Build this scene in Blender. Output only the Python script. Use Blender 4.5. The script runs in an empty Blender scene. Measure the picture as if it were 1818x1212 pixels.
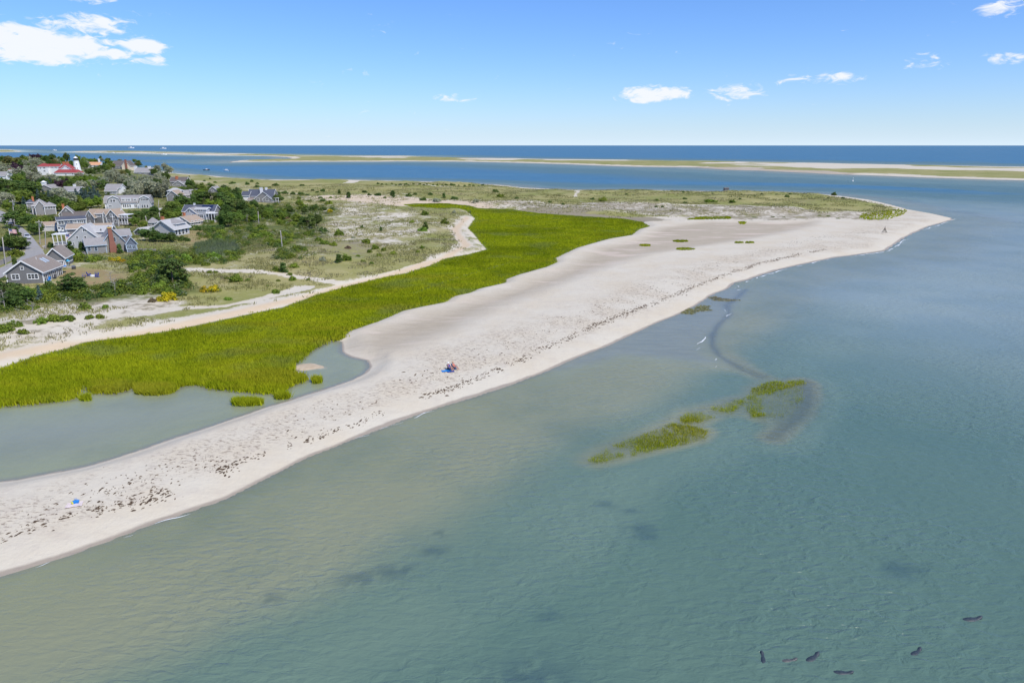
import bpy, math, random
import numpy as np
from mathutils import Vector, Matrix

random.seed(7)
RNG = np.random.default_rng(11)
scene = bpy.context.scene
COL = scene.collection

# ------------------------------------------------------------------ camera
CAM_H = 36.0
FPX = 1212.0                     # focal length in photograph pixels (24 mm on 36 mm)
PITCH = math.atan(348.0 / FPX)
cam_d = bpy.data.cameras.new('camera')
cam_d.lens = 24.0
cam_d.sensor_width = 36.0
cam_d.clip_start = 1.0
cam_d.clip_end = 200000.0
cam = bpy.data.objects.new('camera', cam_d)
cam.location = (0, 0, CAM_H)
cam.rotation_euler = (math.pi / 2 - PITCH, 0, 0)
COL.objects.link(cam)
scene.camera = cam

# ------------------------------------------------------------------ light
SUN_EL = math.radians(52)
SUN_AZ = math.atan2(0.72, -0.69)          # from +Y towards +X: behind the camera on the right
sun_dir = Vector((math.sin(SUN_AZ) * math.cos(SUN_EL), math.cos(SUN_AZ) * math.cos(SUN_EL), math.sin(SUN_EL)))
sun_d = bpy.data.lights.new('sun', 'SUN')
sun_d.energy = 3.9
sun_d.angle = math.radians(0.6)
sun_d.color = (1.0, 0.94, 0.84)
sun = bpy.data.objects.new('sun', sun_d)
sun.rotation_euler = sun_dir.to_track_quat('Z', 'Y').to_euler()
sun.location = (0, 0, 120)
COL.objects.link(sun)

vs = scene.view_settings
vs.view_transform = 'Standard'
vs.look = 'None'
vs.exposure = 0.22
vs.gamma = 1.0
vs.use_curve_mapping = False
scene.cycles.max_bounces = 5
scene.cycles.transparent_max_bounces = 8
scene.cycles.use_denoising = True
scene.cycles.caustics_reflective = False
scene.cycles.caustics_refractive = False

def ray(px, py):
    u = (px - 909.0) / FPX
    v = (606.0 - py) / FPX
    c, s = math.cos(PITCH), math.sin(PITCH)
    return np.array([u, c + v * s, -s + v * c])

# ---- node helpers
class NT:
    def __init__(self, tree):
        self.t = tree
        self.n = tree.nodes
        self.l = tree.links
    def new(self, kind, **kw):
        nd = self.n.new(kind)
        for k, v in kw.items():
            setattr(nd, k, v)
        return nd
    def set(self, sock, val):
        if isinstance(val, bpy.types.NodeSocket):
            self.l.new(val, sock)
        elif val is not None:
            sock.default_value = val
    def math(self, op, a, b=None, c=None, clamp=False):
        nd = self.n.new('ShaderNodeMath')
        nd.operation = op
        nd.use_clamp = clamp
        self.set(nd.inputs[0], a)
        if b is not None: self.set(nd.inputs[1], b)
        if c is not None: self.set(nd.inputs[2], c)
        return nd.outputs[0]
    def mix(self, f, a, b):
        nd = self.n.new('ShaderNodeMix')
        nd.data_type = 'RGBA'
        self.set(nd.inputs['Factor'], f)
        self.set(nd.inputs['A'] if False else nd.inputs[6], a)
        self.set(nd.inputs[7], b)
        return nd.outputs[2]
    def ss(self, x, lo, hi):
        nd = self.n.new('ShaderNodeMapRange')
        nd.interpolation_type = 'SMOOTHSTEP'
        self.set(nd.inputs[0], x)
        self.set(nd.inputs[1], lo); self.set(nd.inputs[2], hi)
        nd.inputs[3].default_value = 0; nd.inputs[4].default_value = 1
        return nd.outputs[0]
    def noise(self, vec, scale, detail=4, rough=0.55, dist=0.0):
        nd = self.n.new('ShaderNodeTexNoise')
        self.set(nd.inputs['Vector'], vec)
        nd.inputs['Scale'].default_value = scale
        nd.inputs['Detail'].default_value = detail
        nd.inputs['Roughness'].default_value = rough
        nd.inputs['Distortion'].default_value = dist
        return nd.outputs[0]
    def map(self, vec, scale=(1, 1, 1), rot=(0, 0, 0), loc=(0, 0, 0)):
        nd = self.n.new('ShaderNodeMapping')
        self.set(nd.inputs[0], vec)
        nd.inputs['Scale'].default_value = scale
        nd.inputs['Rotation'].default_value = rot
        nd.inputs['Location'].default_value = loc
        return nd.outputs[0]
    def attr(self, name):
        nd = self.n.new('ShaderNodeAttribute')
        nd.attribute_name = name
        return nd.outputs['Fac']

def rgb(r, g, b):
    return (r, g, b, 1.0)

# ------------------------------------------------------------------ sky
world = bpy.data.worlds.new('World')
scene.world = world
world.use_nodes = True
W = NT(world.node_tree)
W.n.clear()
sky = W.new('ShaderNodeTexSky')
sky.sky_type = 'NISHITA'
sky.sun_disc = False
sky.sun_elevation = SUN_EL
sky.sun_rotation = SUN_AZ
sky.altitude = 0
sky.air_density = 1.0
sky.dust_density = 0.35
sky.ozone_density = 2.2
bg = W.new('ShaderNodeBackground')
bg.inputs[1].default_value = 0.098
tc = W.new('ShaderNodeTexCoord')
sep = W.new('ShaderNodeSeparateXYZ')
W.l.new(tc.outputs['Generated'], sep.inputs[0])
az = W.math('ARCTAN2', sep.outputs[0], sep.outputs[1])
el = W.math('ARCSINE', sep.outputs[2])
# clear summer air: deeper blue overhead, a pale sea-haze band at the horizon all the way round
blue = W.new('ShaderNodeMix'); blue.data_type = 'RGBA'; blue.blend_type = 'MULTIPLY'
blue.inputs['Factor'].default_value = 1.0
W.l.new(sky.outputs[0], blue.inputs[6]); blue.inputs[7].default_value = rgb(0.64, 0.95, 1.50)
band = W.math('POWER', 2.71828, W.math('MULTIPLY', W.math('MAXIMUM', el, 0.0), -25.0))
skyc = W.mix(W.math('MULTIPLY', band, 0.97), blue.outputs[2], rgb(6.4, 7.7, 8.8))
W.l.new(skyc, bg.inputs[0])
comb = W.new('ShaderNodeCombineXYZ')
W.l.new(az, comb.inputs[0]); W.l.new(el, comb.inputs[1])
cvec = W.map(comb.outputs[0], scale=(1.0, 2.6, 1.0), rot=(0, 0, 0.05))
n_big = W.noise(cvec, 9.0, 5, 0.55, 0.6)
n_fine = W.noise(cvec, 42.0, 7, 0.6, 0.9)
boost = None
clouds = [(40, 78, 200, 42, 0.85), (130, 45, 120, 24, 0.40), (252, 80, 60, 20, 0.55), (160, 94, 140, 24, .50), (630, 129, 42, 9, 0.17),
          (800, 173, 52, 11, 0.34), (1155, 168, 78, 20, 0.58), (1316, 161, 72, 18, 0.46), (1405, 145, 54, 10, 0.25),
          (1492, 138, 52, 12, 0.30), (1635, 110, 54, 18, 0.33), (1785, 105, 54, 15, 0.34), (1786, 14, 58, 18, 0.42),
          (990, 157, 28, 7, 0.05), (155, 0, 50, 7, 0.2), (-260, 70, 150, 30, 0.35), (2050, 60, 120, 25, 0.3), (2250, 160, 90, 15, 0.3)]
for (cx, cy, rx, ry, amp) in clouds:
    d = ray(cx, cy); d = d / np.linalg.norm(d)
    a0 = math.atan2(d[0], d[1]); e0 = math.asin(d[2])
    dx = ray(cx + rx, cy); dy = ray(cx, cy - ry)
    ra = abs(math.atan2(dx[0], dx[1]) - a0); re = abs(math.asin(dy[2] / np.linalg.norm(dy)) - e0)
    u = W.math('DIVIDE', W.math('SUBTRACT', az, a0), ra)
    v = W.math('DIVIDE', W.math('SUBTRACT', el, e0), re)
    q = W.math('ADD', W.math('MULTIPLY', u, u), W.math('MULTIPLY', v, v))
    f = W.math('MULTIPLY', W.math('SUBTRACT', 1.0, W.math('MINIMUM', q, 5.0)), amp)
    f = W.math('MAXIMUM', f, -0.6)
    boost = f if boost is None else W.math('MAXIMUM', boost, f)
dens = W.math('ADD', W.math('MULTIPLY', W.math('SUBTRACT', n_big, 0.5), 1.1), W.math('MULTIPLY', W.math('SUBTRACT', n_fine, 0.5), 1.5))
dens = W.math('ADD', dens, boost)
cmask = W.math('MULTIPLY', W.ss(dens, 0.10, 0.52), 0.96)
# the same loose clouds go on higher up, outside the picture
hi_mask = W.math('MULTIPLY', W.ss(W.noise(W.map(tc.outputs['Generated'], scale=(1, 1, 1.6)), 5.0, 6, 0.6, 0.4), 0.62, 0.74), W.ss(el, 0.28, 0.4))
cmask = W.math('MAXIMUM', cmask, hi_mask)
bgc = W.new('ShaderNodeBackground')
bgc.inputs[0].default_value = rgb(0.93, 0.96, 1.0)
bgc.inputs[1].default_value = 0.86
mixs = W.new('ShaderNodeMixShader')
W.l.new(cmask, mixs.inputs[0])
W.l.new(bg.outputs[0], mixs.inputs[1]); W.l.new(bgc.outputs[0], mixs.inputs[2])
wout = W.new('ShaderNodeOutputWorld')
W.l.new(mixs.outputs[0], wout.inputs[0])

# ------------------------------------------------------------------ numpy terrain helpers
def _hash(ix, iy, seed):
    h = (ix.astype(np.int64) * 374761393 + iy.astype(np.int64) * 668265263 + seed * 1442695041) & 0x7fffffff
    h = ((h ^ (h >> 13)) * 1274126177) & 0x7fffffff
    h = h ^ (h >> 16)
    return (h & 0xffff).astype(np.float32) / 65535.0

def vnoise(x, y, seed=0):
    ix = np.floor(x); iy = np.floor(y)
    fx = x - ix; fy = y - iy
    fx = fx * fx * (3 - 2 * fx); fy = fy * fy * (3 - 2 * fy)
    a = _hash(ix, iy, seed); b = _hash(ix + 1, iy, seed); c = _hash(ix, iy + 1, seed); d = _hash(ix + 1, iy + 1, seed)
    return (a * (1 - fx) + b * fx) * (1 - fy) + (c * (1 - fx) + d * fx) * fy

def fbm(x, y, scale, octv=4, seed=0):
    s = 0; a = 0.5; t = 0
    x = x / scale; y = y / scale
    for i in range(octv):
        s = s + a * vnoise(x, y, seed + i * 17); t += a
        x = x * 2.03 + 11.3; y = y * 2.03 - 7.1; a *= 0.5
    return s / t

def sstep(x, lo, hi):
    t = np.clip((x - lo) / (hi - lo), 0, 1)
    return t * t * (3 - 2 * t)

def sdf(X, Y, poly):
    """signed distance (m), positive inside"""
    P = np.asarray(poly, dtype=np.float64)
    d2 = np.full(X.shape, 1e18); ins = np.zeros(X.shape, dtype=bool)
    n = len(P)
    for i in range(n):
        ax, ay = P[i]; bx, by = P[(i + 1) % n]
        ex, ey = bx - ax, by - ay
        L = ex * ex + ey * ey + 1e-9
        wx = X - ax; wy = Y - ay
        t = np.clip((wx * ex + wy * ey) / L, 0, 1)
        dx = wx - ex * t; dy = wy - ey * t
        np.minimum(d2, dx * dx + dy * dy, out=d2)
        c1 = (ay <= Y) != (by <= Y)
        if c1.any():
            xi = ax + (Y - ay) * (ex / (ey if abs(ey) > 1e-9 else 1e-9))
            ins ^= c1 & (X < xi)
    d = np.sqrt(d2)
    return np.where(ins, d, -d)

def pdist(X, Y, line):
    """distance to an open polyline (m)"""
    P = np.asarray(line); d2 = np.full(X.shape, 1e18)
    for i in range(len(P) - 1):
        ax, ay = P[i]; bx, by = P[i + 1]
        ex, ey = bx - ax, by - ay
        L = ex * ex + ey * ey + 1e-9
        t = np.clip(((X - ax) * ex + (Y - ay) * ey) / L, 0, 1)
        dx = X - ax - ex * t; dy = Y - ay - ey * t
        np.minimum(d2, dx * dx + dy * dy, out=d2)
    return np.sqrt(d2)

def G(px, py, z=0.0):
    d = ray(px, py)
    t = (z - CAM_H) / d[2]
    return (d[0] * t, d[1] * t)

def GP(pts, z=0.0):
    return [G(a, b, z) for a, b in pts]

# ------------------------------------------------------------------ outlines of the place (photograph points set down on the ground)
SHORE = [(0,1020),(40,1009),(110,988),(176,965),(220,948),(264,932),(330,911),(400,886),(450,860),(496,837),(548,810),(610,786),(685,758),(746,735),(796,718),(850,702),(915,680),(976,657),(1020,635),(1070,617),(1097,605),(1125,591),(1161,575),(1202,558),(1235,542),(1257,527),(1290,513),(1304,502),(1328,496),(1371,482),(1422,469),(1482,457),(1530,451),(1571,445),(1593,430),(1608,420),(1642,404),(1670,396),(1690,390),(1688,387),(1656,380),(1613,372.5),(1582,364),(1542,355),(1505,350),(1457,345),(1400,342.5),(1350,341),(1290,341),(1125,338),(1026,338),(993,337),(932,334),(900,330),(850,327),(757,323),(620,320),(482,320),(421,317),(372,312),(309,308),(285,304),(262,301),(240,300),(200,296),(150,292),(100,288),(0,284)]
LAND = GP(SHORE) + [(-2600, 2300), (-5000, 2400), (-5000, -400), (-700, -60), (-260, 5), (-120, 34), (-60, 46)]
LAGOON = GP([(0,853),(30,850),(70,842),(111,834),(150,826),(198,813),(250,797),(297,780),(345,765),(396,748),(430,736),(467,722),(509,711),(539,701),(586,687),(623,675),(647,662),(655,651),(650,640),(623,634),(606,626),(604,607),(588,606),(556,622),(520,650),(540,664),(545,676),(515,686),(505,696),(490,700),(449,698),(400,693),(366,690),(359,684),(324,686),(310,695),(297,699),(262,696),(246,680),(228,694),(205,700),(158,698),(149,683),(138,702),(130,710),(62,718),(0,722)]) + [(-150, 100), (-170, 75), (-110, 72)]
MARSH = GP([(-60,735),(0,726),(62,722),(136,714),(139,706),(146,694),(156,694),(158,702),(205,705),(235,694),(252,686),(225,709),(247,710),(297,704),(322,694),(324,686),(359,684),(366,694),(396,695),(449,701),(494,704),(519,696),(524,686),(555,676),(548,664),(521,659),(524,651),(535,648),(568,644),(573,636),(558,627),(588,606),(610,598),(623,588),(652,578),(680,568),(717,552),(753,544),(790,537),(808,526),(836,520),(850,513),(900,502),(900,496),(921,488),(971,474),(991,465),(987,458),(1026,440),(1075,426),(1122,418),(1136,407),(1155,402),(1140,394),(1111,389),(1042,385),(960,379),(905,374),(850,372),(808,368),(760,366),(715,367),(735,373),(780,376),(826,376),(843,388),(830,405),(839,414),(852,430),(863,443),(830,452),(793,458),(764,471),(720,485),(687,491),(623,507),(566,522),(500,546),(468,552),(398,567),(319,584),(240,597),(223,598),(148,608),(111,621),(62,632),(0,654),(-60,668)], 0.5) + [(-150, 122)]
# everything inland of the beach: dune field, houses
DUNES = GP([(-200,690),(0,648),(62,626),(111,614),(148,602),(240,590),(319,577),(398,560),(468,545),(537,530),(600,513),(660,498),(720,480),(790,452),(825,445),(832,428),(815,412),(818,400),(840,385),(850,372),(960,377),(1042,384),(1111,388),(1150,388),(1220,388),(1260,384),(1330,384),(1420,382),(1500,384),(1560,384),(1600,374),(1575,364),(1540,357),(1500,352),(1455,347),(1400,344),(1290,342),(1125,339),(1026,339),(993,338),(932,335),(900,331),(850,328),(757,324),(620,321),(482,321),(421,318),(372,313),(309,309),(262,302),(200,297),(100,289),(0,285)], 1.0) + [(-2600, 2290), (-4900, 2300), (-4900, -300), (-800, 0), (-300, 80)]
FLAT = GP([(612,612),(640,590),(700,570),(790,545),(900,512),(990,478),(1060,440),(1130,425),(1165,404),(1250,394),(1380,396),(1450,392),(1440,402),(1390,414),(1330,425),(1230,440),(1150,452),(1060,480),(980,510),(880,548),(800,590),(720,620),(660,632)], 0.7)
ISLAND_PX = [(123,270.5),(137,268.8),(181,268),(247,268.6),(314,270.6),(405,272.8),(487,274.4),(540,275.8),(592,276.8),(730,277.3),(757,279),(850,281),(987,283.6),(1125,285),(1262,287),(1350,288.6),(1471,290.7),(1642,294),(1818,297.5),(2300,307),(2300,335),(1818,320.6),(1642,315.5),(1528,311),(1471,309),(1350,303),(1290,301.5),(1235,297.4),(1125,296),(987,291),(900,288.6),(812,287),(702,286.6),(675,287),(510,287.2),(427,288),(400,289),(425,285),(470,284),(510,283),(519,281.7),(510,279),(471,277),(388,276.4),(306,274),(240,272.3),(180,271.5)]
ISLAND = GP(ISLAND_PX)
ISLET = GP([(-200,265.5),(-40,264.6),(15,265.6),(30,267.5),(42,269.5),(0,270.5),(-200,270)])
SHELF = GP([(990,656),(1020,636),(1070,618),(1125,592),(1202,559),(1257,528),(1290,514),(1312,512),(1318,522),(1295,545),(1290,560),(1265,580),(1240,605),(1236,625),(1262,640),(1180,632),(1100,628),(1060,640)])
CHANNEL = GP([(1325,512),(1305,530),(1290,540),(1296,556),(1275,575),(1264,595),(1265,612),(1278,630),(1320,655),(1350,668)])
HOLE = GP([(1430,680),(1436,700),(1424,732),(1400,755),(1372,778)])
PATCH = [GP(p) for p in (
    [(1046,818),(1075,798),(1110,783),(1150,768),(1190,752),(1225,756),(1262,766),(1250,780),(1210,790),(1160,800),(1110,812),(1060,822)],
    [(1207,742),(1225,731),(1245,732),(1268,742),(1240,750),(1212,752)],
    [(1257,724),(1290,716),(1312,712),(1312,722),(1296,734),(1268,729)],
    [(1300,712),(1330,704),(1335,690),(1352,682),(1378,676),(1398,678),(1425,675),(1430,681),(1395,690),(1375,696),(1352,712),(1358,738),(1338,742),(1325,722)],
    [(1352,712),(1400,690),(1425,684),(1428,705),(1405,738),(1358,742)])]
VILLAGE = GP([(-60,560),(0,545),(60,530),(120,520),(190,512),(250,505),(330,470),(420,440),(520,400),(560,372),(520,352),(420,335),(340,318),(309,309),(262,302),(200,297),(100,289),(0,285)], 2.0) + [(-2600, 2290), (-4900, 2300), (-4900, 100), (-400, 140)]
ROAD = GP([(-60,372),(0,372),(16,380),(12,389),(20,394),(30,398),(44,408),(55,418),(66,432),(80,449),(84,456),(66,462),(40,470),(14,487),(0,497),(-60,520),(-60,496),(0,474),(27,463),(41,456),(47,448),(44,432),(40,420),(32,410),(22,402),(4,398),(-60,398)], 4.6)

def height(X, Y):
    X = np.asarray(X, dtype=np.float64); Y = np.asarray(Y, dtype=np.float64)
    wob = (fbm(X, Y, 9.0, 3, 5) - 0.5) * 1.6
    R = np.hypot(X, Y)
    dL = sdf(X, Y, LAND) + wob * 0.5
    dG = sdf(X, Y, LAGOON) + wob * 0.35
    dI = np.maximum(sdf(X, Y, ISLAND), sdf(X, Y, ISLET))
    dI = dI + (fbm(X, Y, 60.0, 3, 8) - 0.5) * 16
    dM = sdf(X, Y, MARSH)
    dD = sdf(X, Y, DUNES)
    dF = sdf(X, Y, FLAT)
    dV = sdf(X, Y, VILLAGE)
    # land
    beach = 1.25 * (1 - np.exp(-np.maximum(dL, 0) / 6.0))
    land = beach + (fbm(X, Y, 14.0, 3, 21) - 0.5) * 0.25 * sstep(dL, 2, 10)
    land = land * (1 - 0.55 * sstep(dF, -4, 6))
    land = land * (1 - sstep(dM, -3, 1)) + 0.42 * sstep(dM, -3, 1)
    lag_in = sstep(dG, -5, 0.0)
    land = land * (1 - lag_in) + 0.0 * lag_in
    du = sstep(dD, -2, 16)
    hump = fbm(X, Y, 38.0, 4, 31)
    hump2 = fbm(X, Y, 11.0, 3, 47)
    coast = sstep(dL, 0, 30)
    land = land + du * coast * (0.5 + 2.9 * np.maximum(hump - 0.32, 0) * 1.6 + 0.7 * (hump2 - 0.5)) * (1 - sstep(dV, -10, 20) * 0.75)
    land = land + sstep(dV, -15, 35) * 2.2 * sstep(dL, 0, 60)
    land = land + sstep(dV, 2, 70) * sstep(R, 300, 720) * 9.0 * sstep(dL, 0, 45)
    # sea bed
    s = np.maximum(-dL, 0)
    dep = 0.035 * np.minimum(s, 8) + 0.03 * np.clip(s - 8, 0, 45) + 0.075 * np.clip(s - 17, 0, 60)
    dep = dep * (0.75 + 0.6 * fbm(X, Y, 30.0, 4, 61)) + 0.25 * (fbm(X, Y, 16.0, 3, 71) - 0.5) * sstep(s, 3, 20)
    dep = np.minimum(dep, 2.6 + 0.6 * fbm(X, Y, 40.0, 3, 66))
    far_deep = sstep(R, 430, 900) * sstep(s, 15, 120)
    dep = dep + far_deep * 6.0
    right = sstep(R, 90, 260) * sstep(X, 40, 200) * (1 - sstep(R, 420, 640))
    dep = dep * (1 - 0.45 * right)
    bars = fbm(X * 0.25 + Y * 0.05, Y, 70.0, 3, 91)
    dep = dep - 5.6 * far_deep * sstep(bars, 0.56, 0.74) * (1 - sstep(R, 1500, 2600)) * sstep(X, -200, 200)
    sh = sdf(X, Y, SHELF)
    dep = dep * (1 - 0.96 * sstep(sh, -9, 2)) + 0.03 * sstep(sh, -3, 2)
    for p in PATCH:
        sp = sdf(X, Y, p)
        dep = dep * (1 - sstep(sp, -3.5, 1)) + 0.26 * sstep(sp, -3.5, 1)
    gl_ = np.exp(-(np.minimum(pdist(X, Y, CHANNEL), pdist(X, Y, HOLE) * .8) / 2.6) ** 2)
    dep = dep * (1 - gl_) + 0.22 * gl_
    dep = np.maximum(dep, 0.015)
    sea_floor = -np.minimum(dep, 9.0)
    ldep = 0.03 + 0.026 * np.clip(dG, 0, 30) * (0.7 + 0.6 * fbm(X, Y, 14.0, 3, 77))
    h = np.where(dL > 0, land, sea_floor)
    h = np.where(dG > 0, -ldep, h)
    hi = np.minimum(1.6, np.maximum(dI, 0) * 0.05) + sstep(dI, 12, 70) * (3.6 * np.maximum(fbm(X, Y, 110.0, 3, 101) - 0.36, 0))
    hi_s = -np.clip(-dI * 0.02, 0.0, 9.0)
    h = np.where(dI > 0, hi, np.where((dL < -150) & (dI > -420), np.maximum(h, hi_s), h))
    return h, dict(dL=dL, dG=dG, dI=dI, dM=dM, dD=dD, dF=dF, dV=dV, R=R)

def Pz(px, py, it=5):
    """photograph point -> point on the ground"""
    z = 1.0
    if py > 330 and px > 600: z = 0.5
    for _ in range(it):
        x, y = G(px, py, z)
        h, _q = height(np.array([x]), np.array([y]))
        z = 0.35 * z + 0.65 * max(float(h[0]), 0.0)
    x, y = G(px, py, z)
    return Vector((x, y, max(0.0, float(height(np.array([x]), np.array([y]))[0][0]))))

def PzN(pts, it=6):
    A = np.asarray(pts, dtype=np.float64)
    u = (A[:, 0] - 909) / FPX; v = (606 - A[:, 1]) / FPX
    c, s = math.cos(PITCH), math.sin(PITCH)
    dx, dy, dz = u, c + v * s, -s + v * c
    z = np.full(len(A), 1.0)
    for _ in range(it):
        t = (z - CAM_H) / dz
        h, _q = height(dx * t, dy * t)
        z = 0.35 * z + 0.65 * np.maximum(h, 0)
    t = (z - CAM_H) / dz
    X, Y = dx * t, dy * t
    return np.stack([X, Y, np.maximum(height(X, Y)[0], 0.0)], 1)

def to_px(X, Y, Z):
    c, s = math.cos(PITCH), math.sin(PITCH)
    zz = Z - CAM_H
    dep = Y * c - zz * s
    up = Y * s + zz * c
    return 909 + FPX * X / dep, 606 - FPX * up / dep

def np_mesh(name, V, F, attrs=None, smooth=False):
    """V (n,3), F (m,3|4) -> mesh"""
    V = np.asarray(V, dtype=np.float32); F = np.asarray(F, dtype=np.int32)
    me = bpy.data.meshes.new(name)
    k = F.shape[1]
    me.vertices.add(len(V)); me.vertices.foreach_set('co', V.ravel())
    me.loops.add(F.size); me.loops.foreach_set('vertex_index', F.ravel())
    me.polygons.add(len(F)); me.polygons.foreach_set('loop_start', np.arange(0, F.size, k, dtype=np.int32))
    if smooth:
        me.polygons.foreach_set('use_smooth', np.ones(len(F), dtype=bool))
    me.update(calc_edges=True)
    for nm, arr in (attrs or {}).items():
        a = me.attributes.new(nm, 'FLOAT', 'POINT')
        a.data.foreach_set('value', np.asarray(arr, dtype=np.float32).ravel())
    return me

def link(name, me, mat=None, parent=None, label=None, cat=None, group=None, kind=None):
    o = bpy.data.objects.new(name, me)
    COL.objects.link(o)
    if mat is not None and me is not None and not me.materials:
        me.materials.append(mat)
    if parent is not None: o.parent = parent
    if label: o['label'] = label
    if cat: o['category'] = cat
    if group: o['group'] = group
    if kind: o['kind'] = kind
    return o

def polar_grid(a0, a1, na, radii):
    A = np.radians(np.linspace(a0, a1, na)); Rr = np.asarray(radii)
    X = np.outer(Rr, np.sin(A)); Y = np.outer(Rr, np.cos(A))
    i = np.arange(len(Rr) - 1)[:, None] * na + np.arange(na - 1)[None, :]
    F = np.stack([i, i + 1, i + na + 1, i + na], -1).reshape(-1, 4)
    return X, Y, F

def submesh(V, F, mask, attrs):
    f = F[mask]
    used = np.unique(f)
    remap = np.zeros(len(V), dtype=np.int64); remap[used] = np.arange(len(used))
    return V[used], remap[f], {k: v[used] for k, v in attrs.items()}
# ------------------------------------------------------------------ ground
def zone_fields(X, Y, Q):
    n = X.shape
    f = {k: np.zeros(n) for k in ('veg', 'tan', 'warm', 'grey', 'lawn', 'green', 'speck', 'wild')}
    f['veg'] = sstep(Q['dD'], 0, 6) * 0.8
    f['tan'] = sstep(Q['dF'], -5, 7)
    f['green'] = sstep(Q['dV'], 5, 60) * 0.75
    jit = (fbm(X, Y, 13.0, 4, 201) - 0.5)
    def put(name, pts, val, soft, z=1.5, j=1.0):
        d = sdf(X, Y, GP(pts, z)) + jit * soft * 4 * j
        w = sstep(d, -soft, soft)
        f[name] = f[name] * (1 - w) + val * w
    def stroke(name, pts, half, val, z=1.2, soft=0.8, j=1.0):
        d = half - pdist(X, Y, GP(pts, z)) + jit * 3.0 * j
        w = sstep(d, -soft, soft)
        f[name] = f[name] * (1 - w) + val * w
    put('veg', [(400,320),(620,322),(850,330),(1000,338),(1290,342),(1480,348),(1560,360),(1600,374),(1560,380),(1380,372),(1250,366),(1100,362),(1000,364),(900,356),(760,350),(640,345),(560,345),(480,335)], 1.0, 6)
    heath = [(548,378),(600,364),(690,370),(750,388),(770,410),(735,425),(700,452),(640,462),(540,455),(520,430),(525,400)]
    put('veg', heath, 0.66, 8); put('grey', heath, 0.30, 8)
    belt = [(545,350),(640,346),(720,352),(790,360),(850,358),(900,368),(850,372),(760,367),(700,370),(640,362),(570,360)]
    put('veg', belt, 0.42, 7); put('warm', belt, 0.7, 7)
    band = [(850,368),(905,358),(1000,367),(1030,358),(1100,362),(1200,366),(1300,364),(1360,368),(1440,376),(1540,378),(1590,374),(1560,388),(1330,389),(1200,385),(1100,380),(960,376)]
    put('veg', band, 0.52, 8); put('grey', band, 0.45, 8)
    put('grey', [(862,372),(960,372),(1050,378),(1150,384),(1200,390),(1110,392),(1000,384),(900,378)], 0.75, 4)
    sandl = [(0,560),(60,548),(130,538),(205,528),(300,521),(345,532),(300,552),(200,580),(90,598),(0,622)]
    put('veg', sandl, 0.44, 5); put('grey', sandl, 0.25, 5)
    put('grey', [(110,540),(170,520),(215,522),(205,535),(150,545)], 0.9, 2)
    gravel = [(560,428),(640,428),(690,440),(690,460),(600,464),(545,452)]
    put('grey', gravel, 0.75, 5)
    straw = [(330,520),(400,498),(470,480),(560,470),(680,466),(760,440),(800,445),(720,478),(620,500),(540,512),(440,530),(360,545)]
    put('veg', straw, 0.92, 5)
    put('wild', [(345,430),(420,432),(428,445),(400,456),(350,454)], 1.0, 2)
    for pts in ([(300,400),(440,372),(560,362),(600,372),(560,405),(590,412),(545,440),(430,445),(435,456),(395,470),(300,475),(225,480),(215,455),(300,446),(345,425)], [(0,505),(60,512),(165,512),(275,482),(340,512),(215,524),(70,540),(0,556)]):
        put('green', pts, 0.95, 2.5, 3.0)
    put('lawn', [(100,482),(126,471),(178,473),(221,481),(222,491),(190,498),(165,507),(120,512),(98,505)], 1.0, 1.2, 4.2, 0.6)
    put('lawn', [(322,408),(372,407),(378,424),(350,434),(325,427)], 0.9, 2, 4)
    put('lawn', [(226,393),(252,392),(252,406),(228,406)], 0.9, 1.5, 4)
    put('green', [(100,482),(126,471),(178,473),(221,481),(222,491),(190,498),(165,507),(120,512),(98,505)], 0.0, 1.2, 4.2)
    put('green', [(-20,470),(30,455),(60,470),(30,490),(-20,500)], 0.4, 3, 4.2)
    put('lawn', [(62,425),(92,418),(95,432),(70,436)], 0.9, 1.2, 4.4)
    for pts in ([(0,384),(24,386),(30,392),(20,396),(0,390)], [(30,392),(58,392),(66,402),(46,404)], [(0,442),(20,440),(40,449),(24,462),(0,466)], [(128,438),(160,436),(165,452),(130,455)], [(235,428),(300,428),(320,438),(260,446)]):
        put('wild', pts, 1.0, 1.2, 4.5)
    pocket = [(740,478),(790,452),(812,432),(803,415),(798,400),(815,384),(845,376),(850,386),(836,404),(842,414),(856,430),(868,443),(835,453),(795,460),(765,473)]
    put('veg', pocket, 0.62, 3)
    # sandy tracks
    main = [(-80,660),(0,634),(60,621),(111,611),(148,604),(240,590),(319,576),(398,558),(468,543),(537,527),(600,509),(660,494),(720,479),(780,460),(815,444),(828,436),(815,420),(808,408),(822,394),(830,386)]
    for nm, v in (('veg', 0.02), ('grey', 0.0), ('warm', 0.9)):
        stroke(nm, main, 1.5, v, j=.5)
    for tr, hw in (([(0,604),(70,590),(150,572),(240,568),(310,553),(400,544),(455,534),(505,521),(545,511)], 1.2), ([(330,492),(420,493),(500,496),(560,500),(605,503)], 1.3), ([(700,402),(760,400),(800,396)], 1.5), ([(1020,352),(1026,345),(1022,338)], 0.8), ([(700,331),(800,334),(870,336)], 1.6), ([(620,326),(632,321)], 5)):
        stroke('veg', tr, hw, 0.1); stroke('grey', tr, hw, 0.1)
    # the littered strip along the beach
    b = Q['dL']
    f['speck'] = sstep(b, 3.5, 7) * (1 - sstep(b, 15, 26)) * (1 - sstep(Q['dM'], -6, 0)) * (1 - sstep(Q['dD'], -8, 0))
    f['speck'] *= (1 - sstep(Q['dG'], -9, -3))
    # barrier island: grass along the spine
    isl = Q['dI'] > -30
    gi = sstep(Q['dI'], 12, 30) * sstep(fbm(X, Y, 190.0, 3, 301), 0.38, 0.50)
    f['veg'] = np.where(isl, gi * 0.95, f['veg'])
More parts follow.
